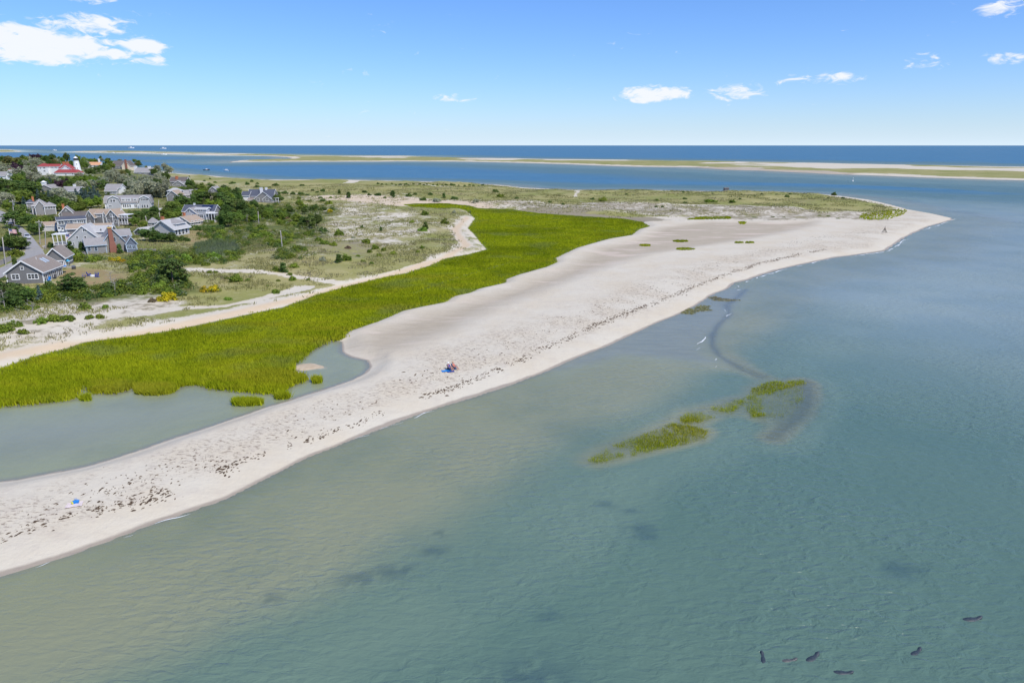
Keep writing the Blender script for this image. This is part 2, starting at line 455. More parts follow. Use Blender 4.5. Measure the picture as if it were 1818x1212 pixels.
    for k in ('tan', 'warm', 'grey', 'lawn', 'green', 'speck', 'wild'):
        f[k] = np.where(isl, 0.0, f[k])
    wetflat = sdf(X, Y, GP([(1235,297),(1290,298.5),(1350,300),(1440,302),(1556,306),(1500,311),(1350,305),(1235,300)]))
    f['tan'] = np.where(isl, sstep(wetflat, -6, 6) * 1.5, f['tan'])
    return f

radii = np.concatenate([np.geomspace(34, 700, 400), np.geomspace(700, 7000, 160)[1:]])
TX, TY, TF = polar_grid(-62, 62, 560, radii)
TH, TQ = height(TX.ravel(), TY.ravel())
TX = TX.ravel(); TY = TY.ravel()
TZ = zone_fields(TX, TY, TQ)
TV = np.stack([TX, TY, TH], 1)
shore = np.where(TQ['dI'] > -400, np.maximum(TQ['dI'] * 0.2, TQ['dL']), np.minimum(TQ['dL'], -TQ['dG']))
TA = dict(TZ)
TA['shore'] = np.clip(shore, -50, 50)
TA['marsh'] = np.clip(TQ['dM'], -30, 30)
TA['shelf'] = sstep(sdf(TX, TY, SHELF), -2.5, 1.5)
TA['gully'] = np.maximum(np.exp(-(pdist(TX, TY, CHANNEL) / (.35 + .75 * fbm(TX, TY, 5., 2, 611))) ** 2), .6 * np.exp(-(pdist(TX, TY, HOLE) / 1.5) ** 2))
TA['dist_patch'] = np.clip(np.max([sdf(TX, TY, p) for p in PATCH], axis=0), -20, 20)

def new_mat(name):
    m = bpy.data.materials.new(name)
    m.use_nodes = True
    nt = NT(m.node_tree)
    nt.n.clear()
    out = nt.new('ShaderNodeOutputMaterial')
    return m, nt, out

def principled(nt, out, color, rough=0.8, spec=0.3, bump=None, bstr=0.3, bdist=0.1, metal=0.0):
    b = nt.new('ShaderNodeBsdfPrincipled')
    nt.set(b.inputs['Base Color'], color)
    nt.set(b.inputs['Roughness'], rough)
    b.inputs['Specular IOR Level'].default_value = spec
    b.inputs['Metallic'].default_value = metal
    if bump is not None:
        bp = nt.new('ShaderNodeBump')
        bp.inputs['Strength'].default_value = bstr
        bp.inputs['Distance'].default_value = bdist
        nt.set(bp.inputs['Height'], bump)
        nt.l.new(bp.outputs[0], b.inputs['Normal'])
    nt.l.new(b.outputs[0], out.inputs[0])
    return b

M = {}
def ground_material():
    m, t, out = new_mat('ground_surface')
    geo = t.new('ShaderNodeNewGeometry')
    pos = geo.outputs['Position']
    A = {k: t.attr(k) for k in ('veg', 'tan', 'warm', 'grey', 'lawn', 'green', 'speck', 'wild', 'shore', 'marsh', 'dist_patch', 'shelf', 'gully')}
    n05 = t.noise(pos, 2.2, 5, 0.65)
    n2 = t.noise(pos, 0.5, 5, 0.6)
    n12 = t.noise(pos, 0.085, 5, 0.6)
    n40 = t.noise(pos, 0.026, 4, 0.55)
    streak = t.noise(t.map(pos, scale=(0.35, 1.5, 1), rot=(0, 0, math.radians(-38))), 0.5, 5, 0.65)
    # dry sand
    sand = t.mix(t.ss(n12, 0.35, 0.7), rgb(0.56, 0.513, 0.412), rgb(0.54, 0.475, 0.36))
    sand = t.mix(t.math('MULTIPLY', t.ss(n2, 0.5, 0.75), 0.35), sand, rgb(0.44, 0.385, 0.325))
    sand = t.mix(t.math('MULTIPLY', t.ss(streak, 0.52, 0.75), 0.18), sand, rgb(0.40, 0.345, 0.285))
    tanc = t.mix(t.ss(streak, 0.38, 0.66), rgb(0.415, 0.358, 0.268), rgb(0.37, 0.315, 0.23))
    tanc = t.mix(t.ss(t.noise(t.map(pos, scale=(0.5, 1.4, 1), rot=(0, 0, -0.5)), 0.09, 4, 0.6), 0.5, 0.64), tanc, rgb(0.50, 0.42, 0.335))
    c = t.mix(t.math('MULTIPLY', A['tan'], 1.0, clamp=True), sand, tanc)
    c = t.mix(A['warm'], c, t.mix(n2, rgb(0.50, 0.385, 0.245), rgb(0.58, 0.46, 0.32)))
    # specks of dried weed
    sp = t.noise(t.map(pos, scale=(0.7, 1.5, 1), rot=(0, 0, math.radians(-38))), 2.0, 4, 0.75)
    sp_d = t.math('MULTIPLY', t.ss(sp, 0.525, 0.60), t.math('MULTIPLY', A['speck'], t.ss(n12, 0.36, 0.56)))
    c = t.mix(t.math('MULTIPLY', sp_d, 0.8), c, rgb(0.215, 0.165, 0.125))
    # grey heath litter
    gm = t.ss(t.math('ADD', t.math('MULTIPLY', n2, 0.7), t.math('ADD', t.math('MULTIPLY', n12, 0.5), t.math('MULTIPLY', A['grey'], 0.5))), 0.70, 0.86)
    gm = t.math('MULTIPLY', gm, t.ss(A['grey'], 0.03, 0.25))
    c = t.mix(t.math('MULTIPLY', gm, 0.85), c, t.mix(n05, rgb(0.165, 0.14, 0.085), rgb(0.28, 0.24, 0.165)))
    # dune grass, patchy over sand
    gsum = t.math('ADD', t.math('ADD', t.math('MULTIPLY', n05, 0.55), t.math('MULTIPLY', n2, 0.40)), t.math('ADD', t.math('MULTIPLY', n12, 0.65), t.math('MULTIPLY', n40, 0.35)))
    thr = t.math('SUBTRACT', 1.52, t.math('MULTIPLY', A['veg'], 0.82))
    vm = t.ss(gsum, t.math('SUBTRACT', thr, 0.09), t.math('ADD', thr, 0.09))
    vm = t.math('MULTIPLY', vm, t.ss(A['veg'], 0.02, 0.15))
    g1 = t.mix(t.ss(n12, 0.34, 0.66), rgb(0.265, 0.25, 0.082), rgb(0.345, 0.305, 0.135))
    g1 = t.mix(t.ss(n40, 0.40, 0.64), g1, rgb(0.215, 0.225, 0.06))
    g1 = t.mix(t.math('MULTIPLY', t.ss(n05, 0.46, 0.72), 0.5), g1, rgb(0.145, 0.145, 0.04))
    g1 = t.mix(t.math('MULTIPLY', t.ss(n2, 0.50, 0.70), 0.42), g1, rgb(0.36, 0.325, 0.185))
    c = t.mix(vm, c, g1)
    # undergrowth among the houses, lawns
    und = t.mix(t.ss(n2, 0.35, 0.65), rgb(0.065, 0.09, 0.018), rgb(0.145, 0.16, 0.036))
    gr_m = t.math('MULTIPLY', A['green'], t.ss(t.math('ADD', n12, t.math('MULTIPLY', n2, 0.5)), 0.52, 0.78))
    c = t.mix(gr_m, c, und)
    c = t.mix(A['wild'], c, t.mix(t.ss(n05, 0.35, 0.65), rgb(0.13, 0.17, 0.035), rgb(0.23, 0.25, 0.075)))
    lawn = t.mix(t.ss(n2, 0.36, 0.62), rgb(0.30, 0.21, 0.105), rgb(0.27, 0.235, 0.10))
    lawn = t.mix(t.math('MULTIPLY', t.ss(n05, 0.5, 0.7), 0.5), lawn, rgb(0.20, 0.17, 0.075))
    c = t.mix(A['lawn'], c, lawn)
    # marsh mud and thatch between the stems
    mud = t.mix(n05, rgb(0.07, 0.095, 0.010), rgb(0.15, 0.185, 0.018))
    c = t.mix(t.ss(A['marsh'], -0.3, 0.5), c, mud)
    # wet rim and the bed under water
    edge = t.math('ADD', A['shore'], t.math('MULTIPLY', t.math('SUBTRACT', n12, 0.5), 1.6))
    wetm = t.math('SUBTRACT', 1.0, t.ss(edge, 0.25, 0.75))
    c = t.mix(t.math('MULTIPLY', wetm, 0.8), c, rgb(0.27, 0.222, 0.172))
    bed = t.mix(t.ss(n12, 0.40, 0.66), rgb(0.40, 0.37, 0.215), rgb(0.34, 0.32, 0.19))
    weed = t.ss(t.math('ADD', t.math('MULTIPLY', n12, 0.6), t.math('MULTIPLY', n2, 0.4)), 0.565, 0.66)
    bed = t.mix(t.math('MULTIPLY', weed, t.math('SUBTRACT', 1.0, t.ss(A['shore'], -26.0, -12.0))), bed, rgb(0.03, 0.05, 0.05))
    bed = t.mix(t.math('MULTIPLY', t.ss(A['dist_patch'], -4.0, -0.5), 0.85), bed, rgb(0.125, 0.145, 0.075))
    bed = t.mix(t.math('MULTIPLY', A['shelf'], 0.85), bed, t.mix(t.ss(streak, .35, .65), rgb(0.345, 0.315, 0.275), rgb(0.27, 0.25, 0.225)))
    bed = t.mix(t.math('MULTIPLY', A['gully'], 0.92), bed, rgb(0.045, 0.06, 0.085))
    um = t.math('SUBTRACT', 1.0, t.ss(A['shore'], -1.2, 0.0))
    c = t.mix(um, c, bed)
    bmp = t.math('ADD', t.math('MULTIPLY', n05, 0.35), t.math('ADD', t.math('MULTIPLY', n2, 0.8), t.math('MULTIPLY', vm, 0.35)))
    principled(t, out, c, t.math('SUBTRACT', 0.95, t.math('MULTIPLY', wetm, 0.4)), 0.25, bmp, 0.6, 0.35)
    return m
M['ground'] = ground_material()

fc = TF.mean(axis=1).astype(int)   # not used for position, only sizes
cz = TH[TF].mean(1); cI = TQ['dI'][TF].mean(1); cM = TQ['dM'][TF].mean(1); cD = TQ['dD'][TF].mean(1); cG = TQ['dG'][TF].mean(1); cL = TQ['dL'][TF].mean(1); cR = TQ['R'][TF].mean(1)
kind = np.full(len(TF), 0)
kind[(cL > 0)] = 1                      # beach
kind[(cL > 0) & (cD > 0)] = 2           # dunes
kind[(cL > 0) & (cM > 0)] = 3           # marsh
kind[(cG > 0)] = 4                      # lagoon bed
kind[(cI > 0) & (cL < -100)] = 5        # barrier island
keep = (kind > 0) | (cR < 2600)
for k, nm in ((0, 'sea_bed'), (1, 'beach'), (2, 'dunes'), (3, 'marsh_ground'), (4, 'lagoon_bed'), (5, 'barrier_island')):
    mk = (kind == k) & keep
    v, f, at = submesh(TV, TF, mk, TA)
    link(nm, np_mesh(nm, v, f, at, smooth=True), M['ground'], kind='structure')

# ------------------------------------------------------------------ water
def water_material():
    m, t, out = new_mat('water_surface')
    geo = t.new('ShaderNodeNewGeometry')
    pos = geo.outputs['Position']
    dep = t.attr('depth')
    calm = t.attr('calm')
    # ripples
    r1 = t.noise(t.map(pos, scale=(0.48, 1.0, 1), rot=(0, 0, math.radians(10))), 1.35, 3, 0.5, 0.6)
    r2 = t.noise(t.map(pos, scale=(0.55, 1.0, 1), rot=(0, 0, math.radians(-14))), 1.7, 4, 0.6, 0.3)
    r3 = t.noise(pos, 0.05, 3, 0.5)
    hgt = t.math('ADD', t.math('MULTIPLY', r1, 0.66), t.math('MULTIPLY', r2, 0.20))
    hgt = t.math('MULTIPLY', hgt, t.math('SUBTRACT', 1.0, t.math('MULTIPLY', calm, 0.85)))
    hgt = t.math('MULTIPLY', hgt, t.math('ADD', 0.45, t.math('MULTIPLY', t.ss(r3, 0.36, 0.64), 0.75)))
    bp = t.new('ShaderNodeBump')
    bp.inputs['Strength'].default_value = 1.0
    bp.inputs['Distance'].default_value = 0.42
    t.l.new(hgt, bp.inputs['Height'])
    # water body: turbidity hides the bed with depth
    vis = t.math('POWER', 2.71828, t.math('MULTIPLY', dep, -1.15))
    vis = t.math('MULTIPLY', vis, t.math('ADD', 0.62, t.math('MULTIPLY', calm, 0.33)))
    patch = t.noise(pos, 0.035, 4, 0.55)
    body = t.mix(t.ss(dep, 0.3, 1.5), rgb(0.30, 0.315, 0.20), rgb(0.135, 0.205, 0.155))
    body = t.mix(t.math('MULTIPLY', t.ss(patch, 0.42, 0.66), 0.55), body, rgb(0.098, 0.168, 0.137))
    body = t.mix(t.ss(dep, 2.0, 3.6), body, rgb(0.070, 0.138, 0.113))
    far = t.noise(t.map(pos, scale=(0.16, 1.0, 1), rot=(0, 0, 0.05)), 0.03, 4, 0.6)
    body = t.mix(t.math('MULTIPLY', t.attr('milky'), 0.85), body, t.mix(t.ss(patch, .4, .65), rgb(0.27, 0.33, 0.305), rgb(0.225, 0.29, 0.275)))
    body = t.mix(t.attr('weed'), body, rgb(0.035, 0.075, 0.095))
    body = t.mix(t.ss(dep, 4.2, 7.0), body, t.mix(t.ss(far, 0.35, 0.65), rgb(0.022, 0.118, 0.195), rgb(0.032, 0.142, 0.225)))
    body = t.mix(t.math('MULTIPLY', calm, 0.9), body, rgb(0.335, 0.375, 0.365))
    dif = t.new('ShaderNodeBsdfDiffuse')
    t.l.new(body, dif.inputs[0])
    bp2 = t.new('ShaderNodeBump')
    bp2.inputs['Strength'].default_value = 1.0
    bp2.inputs['Distance'].default_value = 0.54
    t.l.new(hgt, bp2.inputs['Height'])
    t.l.new(bp2.outputs[0], dif.inputs['Normal'])
    tr = t.new('ShaderNodeBsdfTransparent')
    tr.inputs[0].default_value = rgb(0.88, 0.96, 0.92)
    mx = t.new('ShaderNodeMixShader')
    t.l.new(vis, mx.inputs[0]); t.l.new(dif.outputs[0], mx.inputs[1]); t.l.new(tr.outputs[0], mx.inputs[2])
    gl = t.new('ShaderNodeBsdfGlossy')
    gl.inputs['Roughness'].default_value = 0.26
    t.l.new(bp.outputs[0], gl.inputs['Normal'])
    fr = t.new('ShaderNodeFresnel')
    fr.inputs[0].default_value = 1.33
    t.l.new(bp.outputs[0], fr.inputs['Normal'])
    f = t.math('MINIMUM', fr.outputs[0], 0.36)       # a ruffled surface never mirrors fully
    mx2 = t.new('ShaderNodeMixShader')
    t.l.new(f, mx2.inputs[0]); t.l.new(mx.outputs[0], mx2.inputs[1]); t.l.new(gl.outputs[0], mx2.inputs[2])
    t.l.new(mx2.outputs[0], out.inputs[0])
    return m
M['water'] = water_material()
wr = np.concatenate([np.geomspace(6, 34, 14)[:-1], np.geomspace(34, 900, 330), np.geomspace(900, 7000, 90)[1:], np.geomspace(7000, 120000, 25)[1:]])
WX, WY, WF = polar_grid(-75, 75, 420, wr)
WX = WX.ravel(); WY = WY.ravel()
WHh, WQ = height(WX, WY)
wd = np.where(WQ['R'] > 2600, np.where(WQ['dI'] > -420, -WHh, 9.0), -WHh)
wd = np.maximum(wd, 0.0)
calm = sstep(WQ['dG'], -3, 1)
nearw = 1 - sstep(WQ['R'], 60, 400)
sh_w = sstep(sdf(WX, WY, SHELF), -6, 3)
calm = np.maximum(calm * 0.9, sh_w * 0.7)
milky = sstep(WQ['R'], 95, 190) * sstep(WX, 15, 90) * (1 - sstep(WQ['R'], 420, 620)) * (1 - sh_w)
weed = np.zeros_like(WX)
for (wx, wy, wr_) in ((690,1015,1.1),(640,1027,1.3),(720,1012,.9),(1138,938,1.2),(1145,950,1.0),(975,1090,.9),(475,1062,.8),(1075,895,.8),(770,978,.8),(780,948,.6),(940,1205,2.2),(1600,1010,1.4),(1120,905,.6)):
    gx_, gy_ = G(wx, wy)
    q2 = ((WX - gx_) ** 2 / 2.2 + (WY - gy_) ** 2) / wr_ ** 2
    weed = np.maximum(weed, .5 * np.exp(-q2) * sstep(fbm(WX, WY, .9, 2, 707) + .25 * np.exp(-q2), .42, .66))
weed = np.maximum(weed, np.maximum(.40 * np.exp(-(pdist(WX, WY, HOLE) / 1.4) ** 2), .38 * np.exp(-(pdist(WX, WY, CHANNEL[4:]) / .9) ** 2)) * (.6 + .6 * fbm(WX, WY, 3., 2, 717)))
WV = np.stack([WX, WY, np.zeros_like(WX)], 1)
lag = (WQ['dG'][WF].max(1) > -6) & (WQ['dL'][WF].min(1) > 2)
hidden = WHh[WF].min(1) > 0.35
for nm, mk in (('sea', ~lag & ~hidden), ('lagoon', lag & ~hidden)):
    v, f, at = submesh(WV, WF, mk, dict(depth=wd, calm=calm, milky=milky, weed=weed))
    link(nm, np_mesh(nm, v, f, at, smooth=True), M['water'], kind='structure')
# ------------------------------------------------------------------ plants: meshes
def leaf_quads(C, Nn, size, rng, elong=1.5):
    """quads at C facing Nn"""
    n = len(C)
    t = rng.normal(size=(n, 3))
    Nn = Nn / (np.linalg.norm(Nn, axis=1, keepdims=True) + 1e-9)
    u = np.cross(Nn, t); u /= (np.linalg.norm(u, axis=1, keepdims=True) + 1e-9)
    v = np.cross(Nn, u)
    s = size * rng.uniform(0.6, 1.3, (n, 1))
    a = u * s * 0.5 * elong; b = v * s * 0.5
    V = np.stack([C - a - b * 0.5, C + a * 0.1 - b, C + a, C + a * 0.05 + b], 1).reshape(-1, 3)
    F = np.arange(4 * n).reshape(-1, 4)
    tone = np.repeat(rng.uniform(0, 1, n), 4)
    return V, F, tone

def crown_mesh(name, mat, clumps, clump_r, per, leaf, seed, flat=1.0, up=0.5):
    """clumps: (n,3) centres; clump_r: (n,)"""
    rng = np.random.default_rng(seed)
    C = []; Nn = []
    for c, r in zip(clumps, clump_r):
        k = max(6, int(per * (r / clump_r.mean()) ** 2))
        p = rng.normal(size=(k, 3)); p /= np.linalg.norm(p, axis=1, keepdims=True)
        rad = rng.uniform(0.45, 1.05, (k, 1))
        q = p * rad * r; q[:, 2] *= flat
        C.append(c + q); Nn.append(p + np.array([0, 0, up]) + rng.normal(size=(k, 3)) * 0.45)
    V, F, tone = leaf_quads(np.concatenate(C), np.concatenate(Nn), leaf, rng)
    tone = tone * 0.6 + 0.4 * np.repeat(np.repeat(rng.uniform(0, 1, len(clumps)), [len(x) for x in C]), 4)
    V[:, 2] = np.maximum(V[:, 2], 0.02)
    me = np_mesh(name, V, F, {'tone': tone})
    me.materials.append(mat)
    return me

def tube_np(path, radii, sides=6):
    path = np.asarray(path, float); V = []; F = []
    for i, p in enumerate(path):
        d = path[min(i + 1, len(path) - 1)] - path[max(i - 1, 0)]
        d = d / (np.linalg.norm(d) + 1e-9)
        a = np.cross(d, [0.3, 0.9, 0.1]); a /= np.linalg.norm(a) + 1e-9
        b = np.cross(d, a)
        for k in range(sides):
            w = 2 * math.pi * k / sides
            V.append(p + (a * math.cos(w) + b * math.sin(w)) * radii[i])
    for i in range(len(path) - 1):
        for k in range(sides):
            k2 = (k + 1) % sides
            F.append((i * sides + k, i * sides + k2, (i + 1) * sides + k2, (i + 1) * sides + k))
    return np.array(V), np.array(F)

def join_np(parts):
    V = []; F = []; o = 0
    for v, f in parts:
        V.append(v); F.append(f + o); o += len(v)
    return np.concatenate(V), np.concatenate(F)

def trunk_mesh(name, mat, h, r, limbs, spread, seed):
    rng = np.random.default_rng(seed)
    lean = rng.normal(size=2) * 0.06 * h
    top = np.array([lean[0], lean[1], h])
    parts = [tube_np([(0, 0, -0.3), (lean[0] * .3, lean[1] * .3, h * .45), top], [r, r * .75, r * .35], 7)]
    for i in range(limbs):
        t = rng.uniform(.45, .9); p0 = top * t
        w = 2 * math.pi * (i + rng.uniform(-.3, .3)) / limbs
        d = np.array([math.cos(w), math.sin(w), rng.uniform(.5, 1.1)])
        L = spread * rng.uniform(.6, 1.0)
        parts.append(tube_np([p0, p0 + d * L * .5, p0 + d * L * np.array([1, 1, 1.15])], [r * .45, r * .28, r * .1], 5))
    V, F = join_np(parts)
    me = np_mesh(name, V, F, smooth=True)
    me.materials.append(mat)
    return me

def leaf_material(name, c1, c2, c3=None, trans=0.3):
    m, t, out = new_mat(name)
    tone = t.attr('tone')
    oi = t.new('ShaderNodeObjectInfo')
    c = t.mix(tone, rgb(*c1), rgb(*c2))
    if c3:
        geo = t.new('ShaderNodeNewGeometry')
        c = t.mix(t.ss(t.noise(geo.outputs['Position'], 0.9, 2), 0.52, 0.68), c, rgb(*c3))
    hs = t.new('ShaderNodeHueSaturation')
    t.l.new(c, hs.inputs['Color'])
    t.l.new(t.math('ADD', 0.80, t.math('MULTIPLY', oi.outputs['Random'], 0.42)), hs.inputs['Value'])
    t.l.new(t.math('ADD', 0.485, t.math('MULTIPLY', t.math('FRACT', t.math('MULTIPLY', oi.outputs['Random'], 7.3)), 0.03)), hs.inputs['Hue'])
    b = t.new('ShaderNodeBsdfPrincipled')
    t.l.new(hs.outputs[0], b.inputs['Base Color'])
    b.inputs['Roughness'].default_value = 0.62
    b.inputs['Specular IOR Level'].default_value = 0.25
    tl = t.new('ShaderNodeBsdfTranslucent')
    t.l.new(hs.outputs[0], tl.inputs[0])
    mx = t.new('ShaderNodeMixShader')
    mx.inputs[0].default_value = trans
    t.l.new(b.outputs[0], mx.inputs[1]); t.l.new(tl.outputs[0], mx.inputs[2])
    t.l.new(mx.outputs[0], out.inputs[0])
    return m

def simple_mat(name, c1, c2=None, scale=3.0, rough=0.8, spec=0.3, bstr=0.25, metal=0.0, coord='Object', stretch=(1, 1, 1)):
    m, t, out = new_mat(name)
    if c2 is None:
        c2 = tuple(x * 0.8 for x in c1)
    tcn = t.new('ShaderNodeTexCoord')
    n = t.noise(t.map(tcn.outputs[coord], scale=stretch), scale, 5, 0.6)
    principled(t, out, t.mix(t.ss(n, 0.3, 0.7), rgb(*c1), rgb(*c2)), rough, spec, n, bstr, 0.05, metal)
    return m

M['bark'] = simple_mat('bark', (0.16, 0.13, 0.10), (0.09, 0.075, 0.06), 6, 0.9, 0.1)
M['deadwood'] = simple_mat('deadwood', (0.42, 0.39, 0.35), (0.28, 0.255, 0.225), 8, 0.9, 0.1)
LEAF = {
    'oak':    leaf_material('leaf_mid_green', (0.098, 0.159, 0.020), (0.226, 0.299, 0.046)),
    'dark':   leaf_material('leaf_dark_green', (0.055, 0.104, 0.020), (0.134, 0.201, 0.039)),
    'bright': leaf_material('leaf_bright_green', (0.116, 0.201, 0.018), (0.250, 0.336, 0.043)),
    'olive':  leaf_material('leaf_olive', (0.140, 0.152, 0.034), (0.250, 0.238, 0.073)),
    'silver': leaf_material('leaf_silver_green', (0.207, 0.232, 0.128), (0.439, 0.445, 0.305)),
    'purple': leaf_material('leaf_purple', (0.037, 0.020, 0.032), (0.091, 0.046, 0.063), trans=0.15),
    'spruce': leaf_material('leaf_blue_spruce', (0.039, 0.076, 0.059), (0.104, 0.152, 0.128), trans=0.1),
    'pine':   leaf_material('leaf_pine', (0.046, 0.088, 0.015), (0.140, 0.195, 0.037), trans=0.15),
    'shrub':  leaf_material('leaf_shrub', (0.085, 0.137, 0.012), (0.238, 0.299, 0.034)),
    'gold':   leaf_material('leaf_yellow', (0.317, 0.268, 0.012), (0.708, 0.512, 0.018), (0.195, 0.232, 0.024)),
    'brown':  leaf_material('leaf_brown', (0.159, 0.116, 0.067), (0.281, 0.207, 0.122)),
}

def ball_clumps(n, rx, rz, cz, rng, shell=0.5, jitter=0.0):
    p = rng.normal(size=(n, 3)); p /= np.linalg.norm(p, axis=1, keepdims=True)
    rad = rng.uniform(shell, 1.0, (n, 1)) * (1 + rng.normal(size=(n, 1)) * jitter)
    p = p * rad
    q = np.stack([p[:, 0] * rx, p[:, 1] * rx, cz + p[:, 2] * rz], 1)
    return q

def tree_protos():
    out = {}
    for v in range(3):
        rng = np.random.default_rng(100 + v)
        c = ball_clumps(60, 3.1 + .3 * v, 3.2, 4.5, rng, .35, .08); c[:, 0] += c[:, 2] * rng.normal() * .06
        cl = (c, rng.uniform(.7, 1.35, 60))
        for sp, mat in (('oak', 'oak'), ('dark', 'dark'), ('bright', 'bright'), ('olive', 'olive'), ('purple', 'purple'), ('gold_tree', 'olive')):
            out.setdefault(sp, []).append((crown_mesh('crown_' + sp, LEAF[mat], cl[0], cl[1], 52, 0.42, 10 + v, 0.85), trunk_mesh('trunk_' + sp, M['bark'], 4.6, 0.24, 5, 2.2, v), 8.2))
        # silvery willow: wider, loose, drooping skirts
        c = ball_clumps(66, 3.5, 3.1, 4.1, rng, .3, .12)
        out.setdefault('silver', []).append((crown_mesh('crown_silver', LEAF['silver'], c, rng.uniform(.6, 1.2, 66), 50, 0.38, 30 + v, 1.15, 0.2), trunk_mesh('trunk_silver', M['bark'], 4.2, 0.26, 6, 2.6, 5 + v), 7.7))
        # layered shore pine
        L = []; Rr = []
        for k in range(34):
            z = rng.uniform(.9, 6.2); w = 2 * math.pi * rng.uniform()
            rr = (2.9 * (1 - ((z - 2.6) / 4.6) ** 2 * .75)) * rng.uniform(.35, 1.0)
            L.append((rr * math.cos(w), rr * math.sin(w), z)); Rr.append(rng.uniform(.75, 1.25))
        out.setdefault('pine', []).append((crown_mesh('crown_pine', LEAF['pine'], np.array(L), np.array(Rr), 56, 0.36, 50 + v, .42, .8), trunk_mesh('trunk_pine', M['bark'], 5.4, 0.2, 7, 1.9, 9 + v), 6.8))
        # conical spruce
        L = []; Rr = []
        for k in range(60):
            z = rng.uniform(.6, 8.2); w = 2 * math.pi * rng.uniform()
            rr = 2.0 * (1 - z / 8.8) * rng.uniform(.55, 1.0)
            L.append((rr * math.cos(w), rr * math.sin(w), z)); Rr.append(.38 + .55 * (1 - z / 9))
        out.setdefault('spruce', []).append((crown_mesh('crown_spruce', LEAF['spruce'], np.array(L), np.array(Rr), 40, 0.36, 70 + v, .6, .3), trunk_mesh('trunk_spruce', M['bark'], 7.5, 0.17, 0, 1, 15 + v), 8.9))
        # small upright cedar
        L = []; Rr = []
        for k in range(30):
            z = rng.uniform(.3, 2.8); w = 2 * math.pi * rng.uniform(); rr = .75 * (1 - (z / 3.4) ** 1.5) * rng.uniform(.4, 1)
            L.append((rr * math.cos(w), rr * math.sin(w), z)); Rr.append(rng.uniform(.28, .42))
        out.setdefault('cedar', []).append((crown_mesh('crown_cedar', LEAF['dark'], np.array(L), np.array(Rr), 40, 0.2, 90 + v, 1.1, .4), trunk_mesh('trunk_cedar', M['bark'], 2.4, 0.07, 0, 1, 19 + v), 3.15))
    return out

def shrub_protos():
    out = {}
    for v in range(4):
        rng = np.random.default_rng(300 + v)
        n = 26
        p = rng.normal(size=(n, 3)); p /= np.linalg.norm(p, axis=1, keepdims=True); p[:, 2] = np.abs(p[:, 2])
        p *= rng.uniform(.45, .92, (n, 1))
        c = np.stack([p[:, 0], p[:, 1] * rng.uniform(.75, 1), p[:, 2] * .8], 1)
        r = rng.uniform(.2, .38, n)
        for sp, mat in (('shrub', 'shrub'), ('dark_shrub', 'dark'), ('gold_shrub', 'gold'), ('bright_shrub', 'bright'), ('brown_shrub', 'brown'), ('silver_shrub', 'silver')):
            out.setdefault(sp, []).append(crown_mesh('foliage_' + sp, LEAF[mat], c, r, 36, 0.15, 310 + v, .8))
    return out
TREES = tree_protos()
SHRUBS = shrub_protos()

def dead_tree_mesh(seed, h=3.2):
    rng = np.random.default_rng(seed)
    parts = [tube_np([(0, 0, -.2), (.1, .05, h * .5), (.25, -.1, h)], [.09, .06, .02], 6)]
    for i in range(16):
        t = rng.uniform(.3, .95); p = np.array([.1 * t, 0, h * t]); w = rng.uniform(0, 6.28)
        d = np.array([math.cos(w), math.sin(w), rng.uniform(.1, .9)]); L = rng.uniform(.4, 1.2)
        q = p + d * L
        parts.append(tube_np([p, p + d * L * .5 + rng.normal(size=3) * .06, q], [.035, .022, .008], 4))
        for j in range(2):
            e = q + rng.normal(size=3) * .3
            parts.append(tube_np([p + d * L * .6, e], [.015, .006], 3))
    V, F = [], []
    return np_mesh('dead_branches', *join_np(parts), smooth=True)

# ------------------------------------------------------------------ plants: where they stand
def PO(pts, offs):
    """photograph points of tops at a given height above ground -> ground points"""
    A = np.asarray(pts, dtype=np.float64); off = np.asarray(offs, dtype=np.float64)
    u = (A[:, 0] - 909) / FPX; v = (606 - A[:, 1]) / FPX
    c, s = math.cos(PITCH), math.sin(PITCH)
    dx, dy, dz = u, c + v * s, -s + v * c
    z = np.full(len(A), 12.0)
    for _ in range(9):
        t = (z + off - CAM_H) / dz
        X, Y = dx * t, dy * t
        h, _q = height(X, Y)
        z = 0.4 * z + 0.6 * np.maximum(h, 0)
    t = (z + off - CAM_H) / dz
    X, Y = dx * t, dy * t
    return np.stack([X, Y, np.maximum(height(X, Y)[0], 0)], 1)

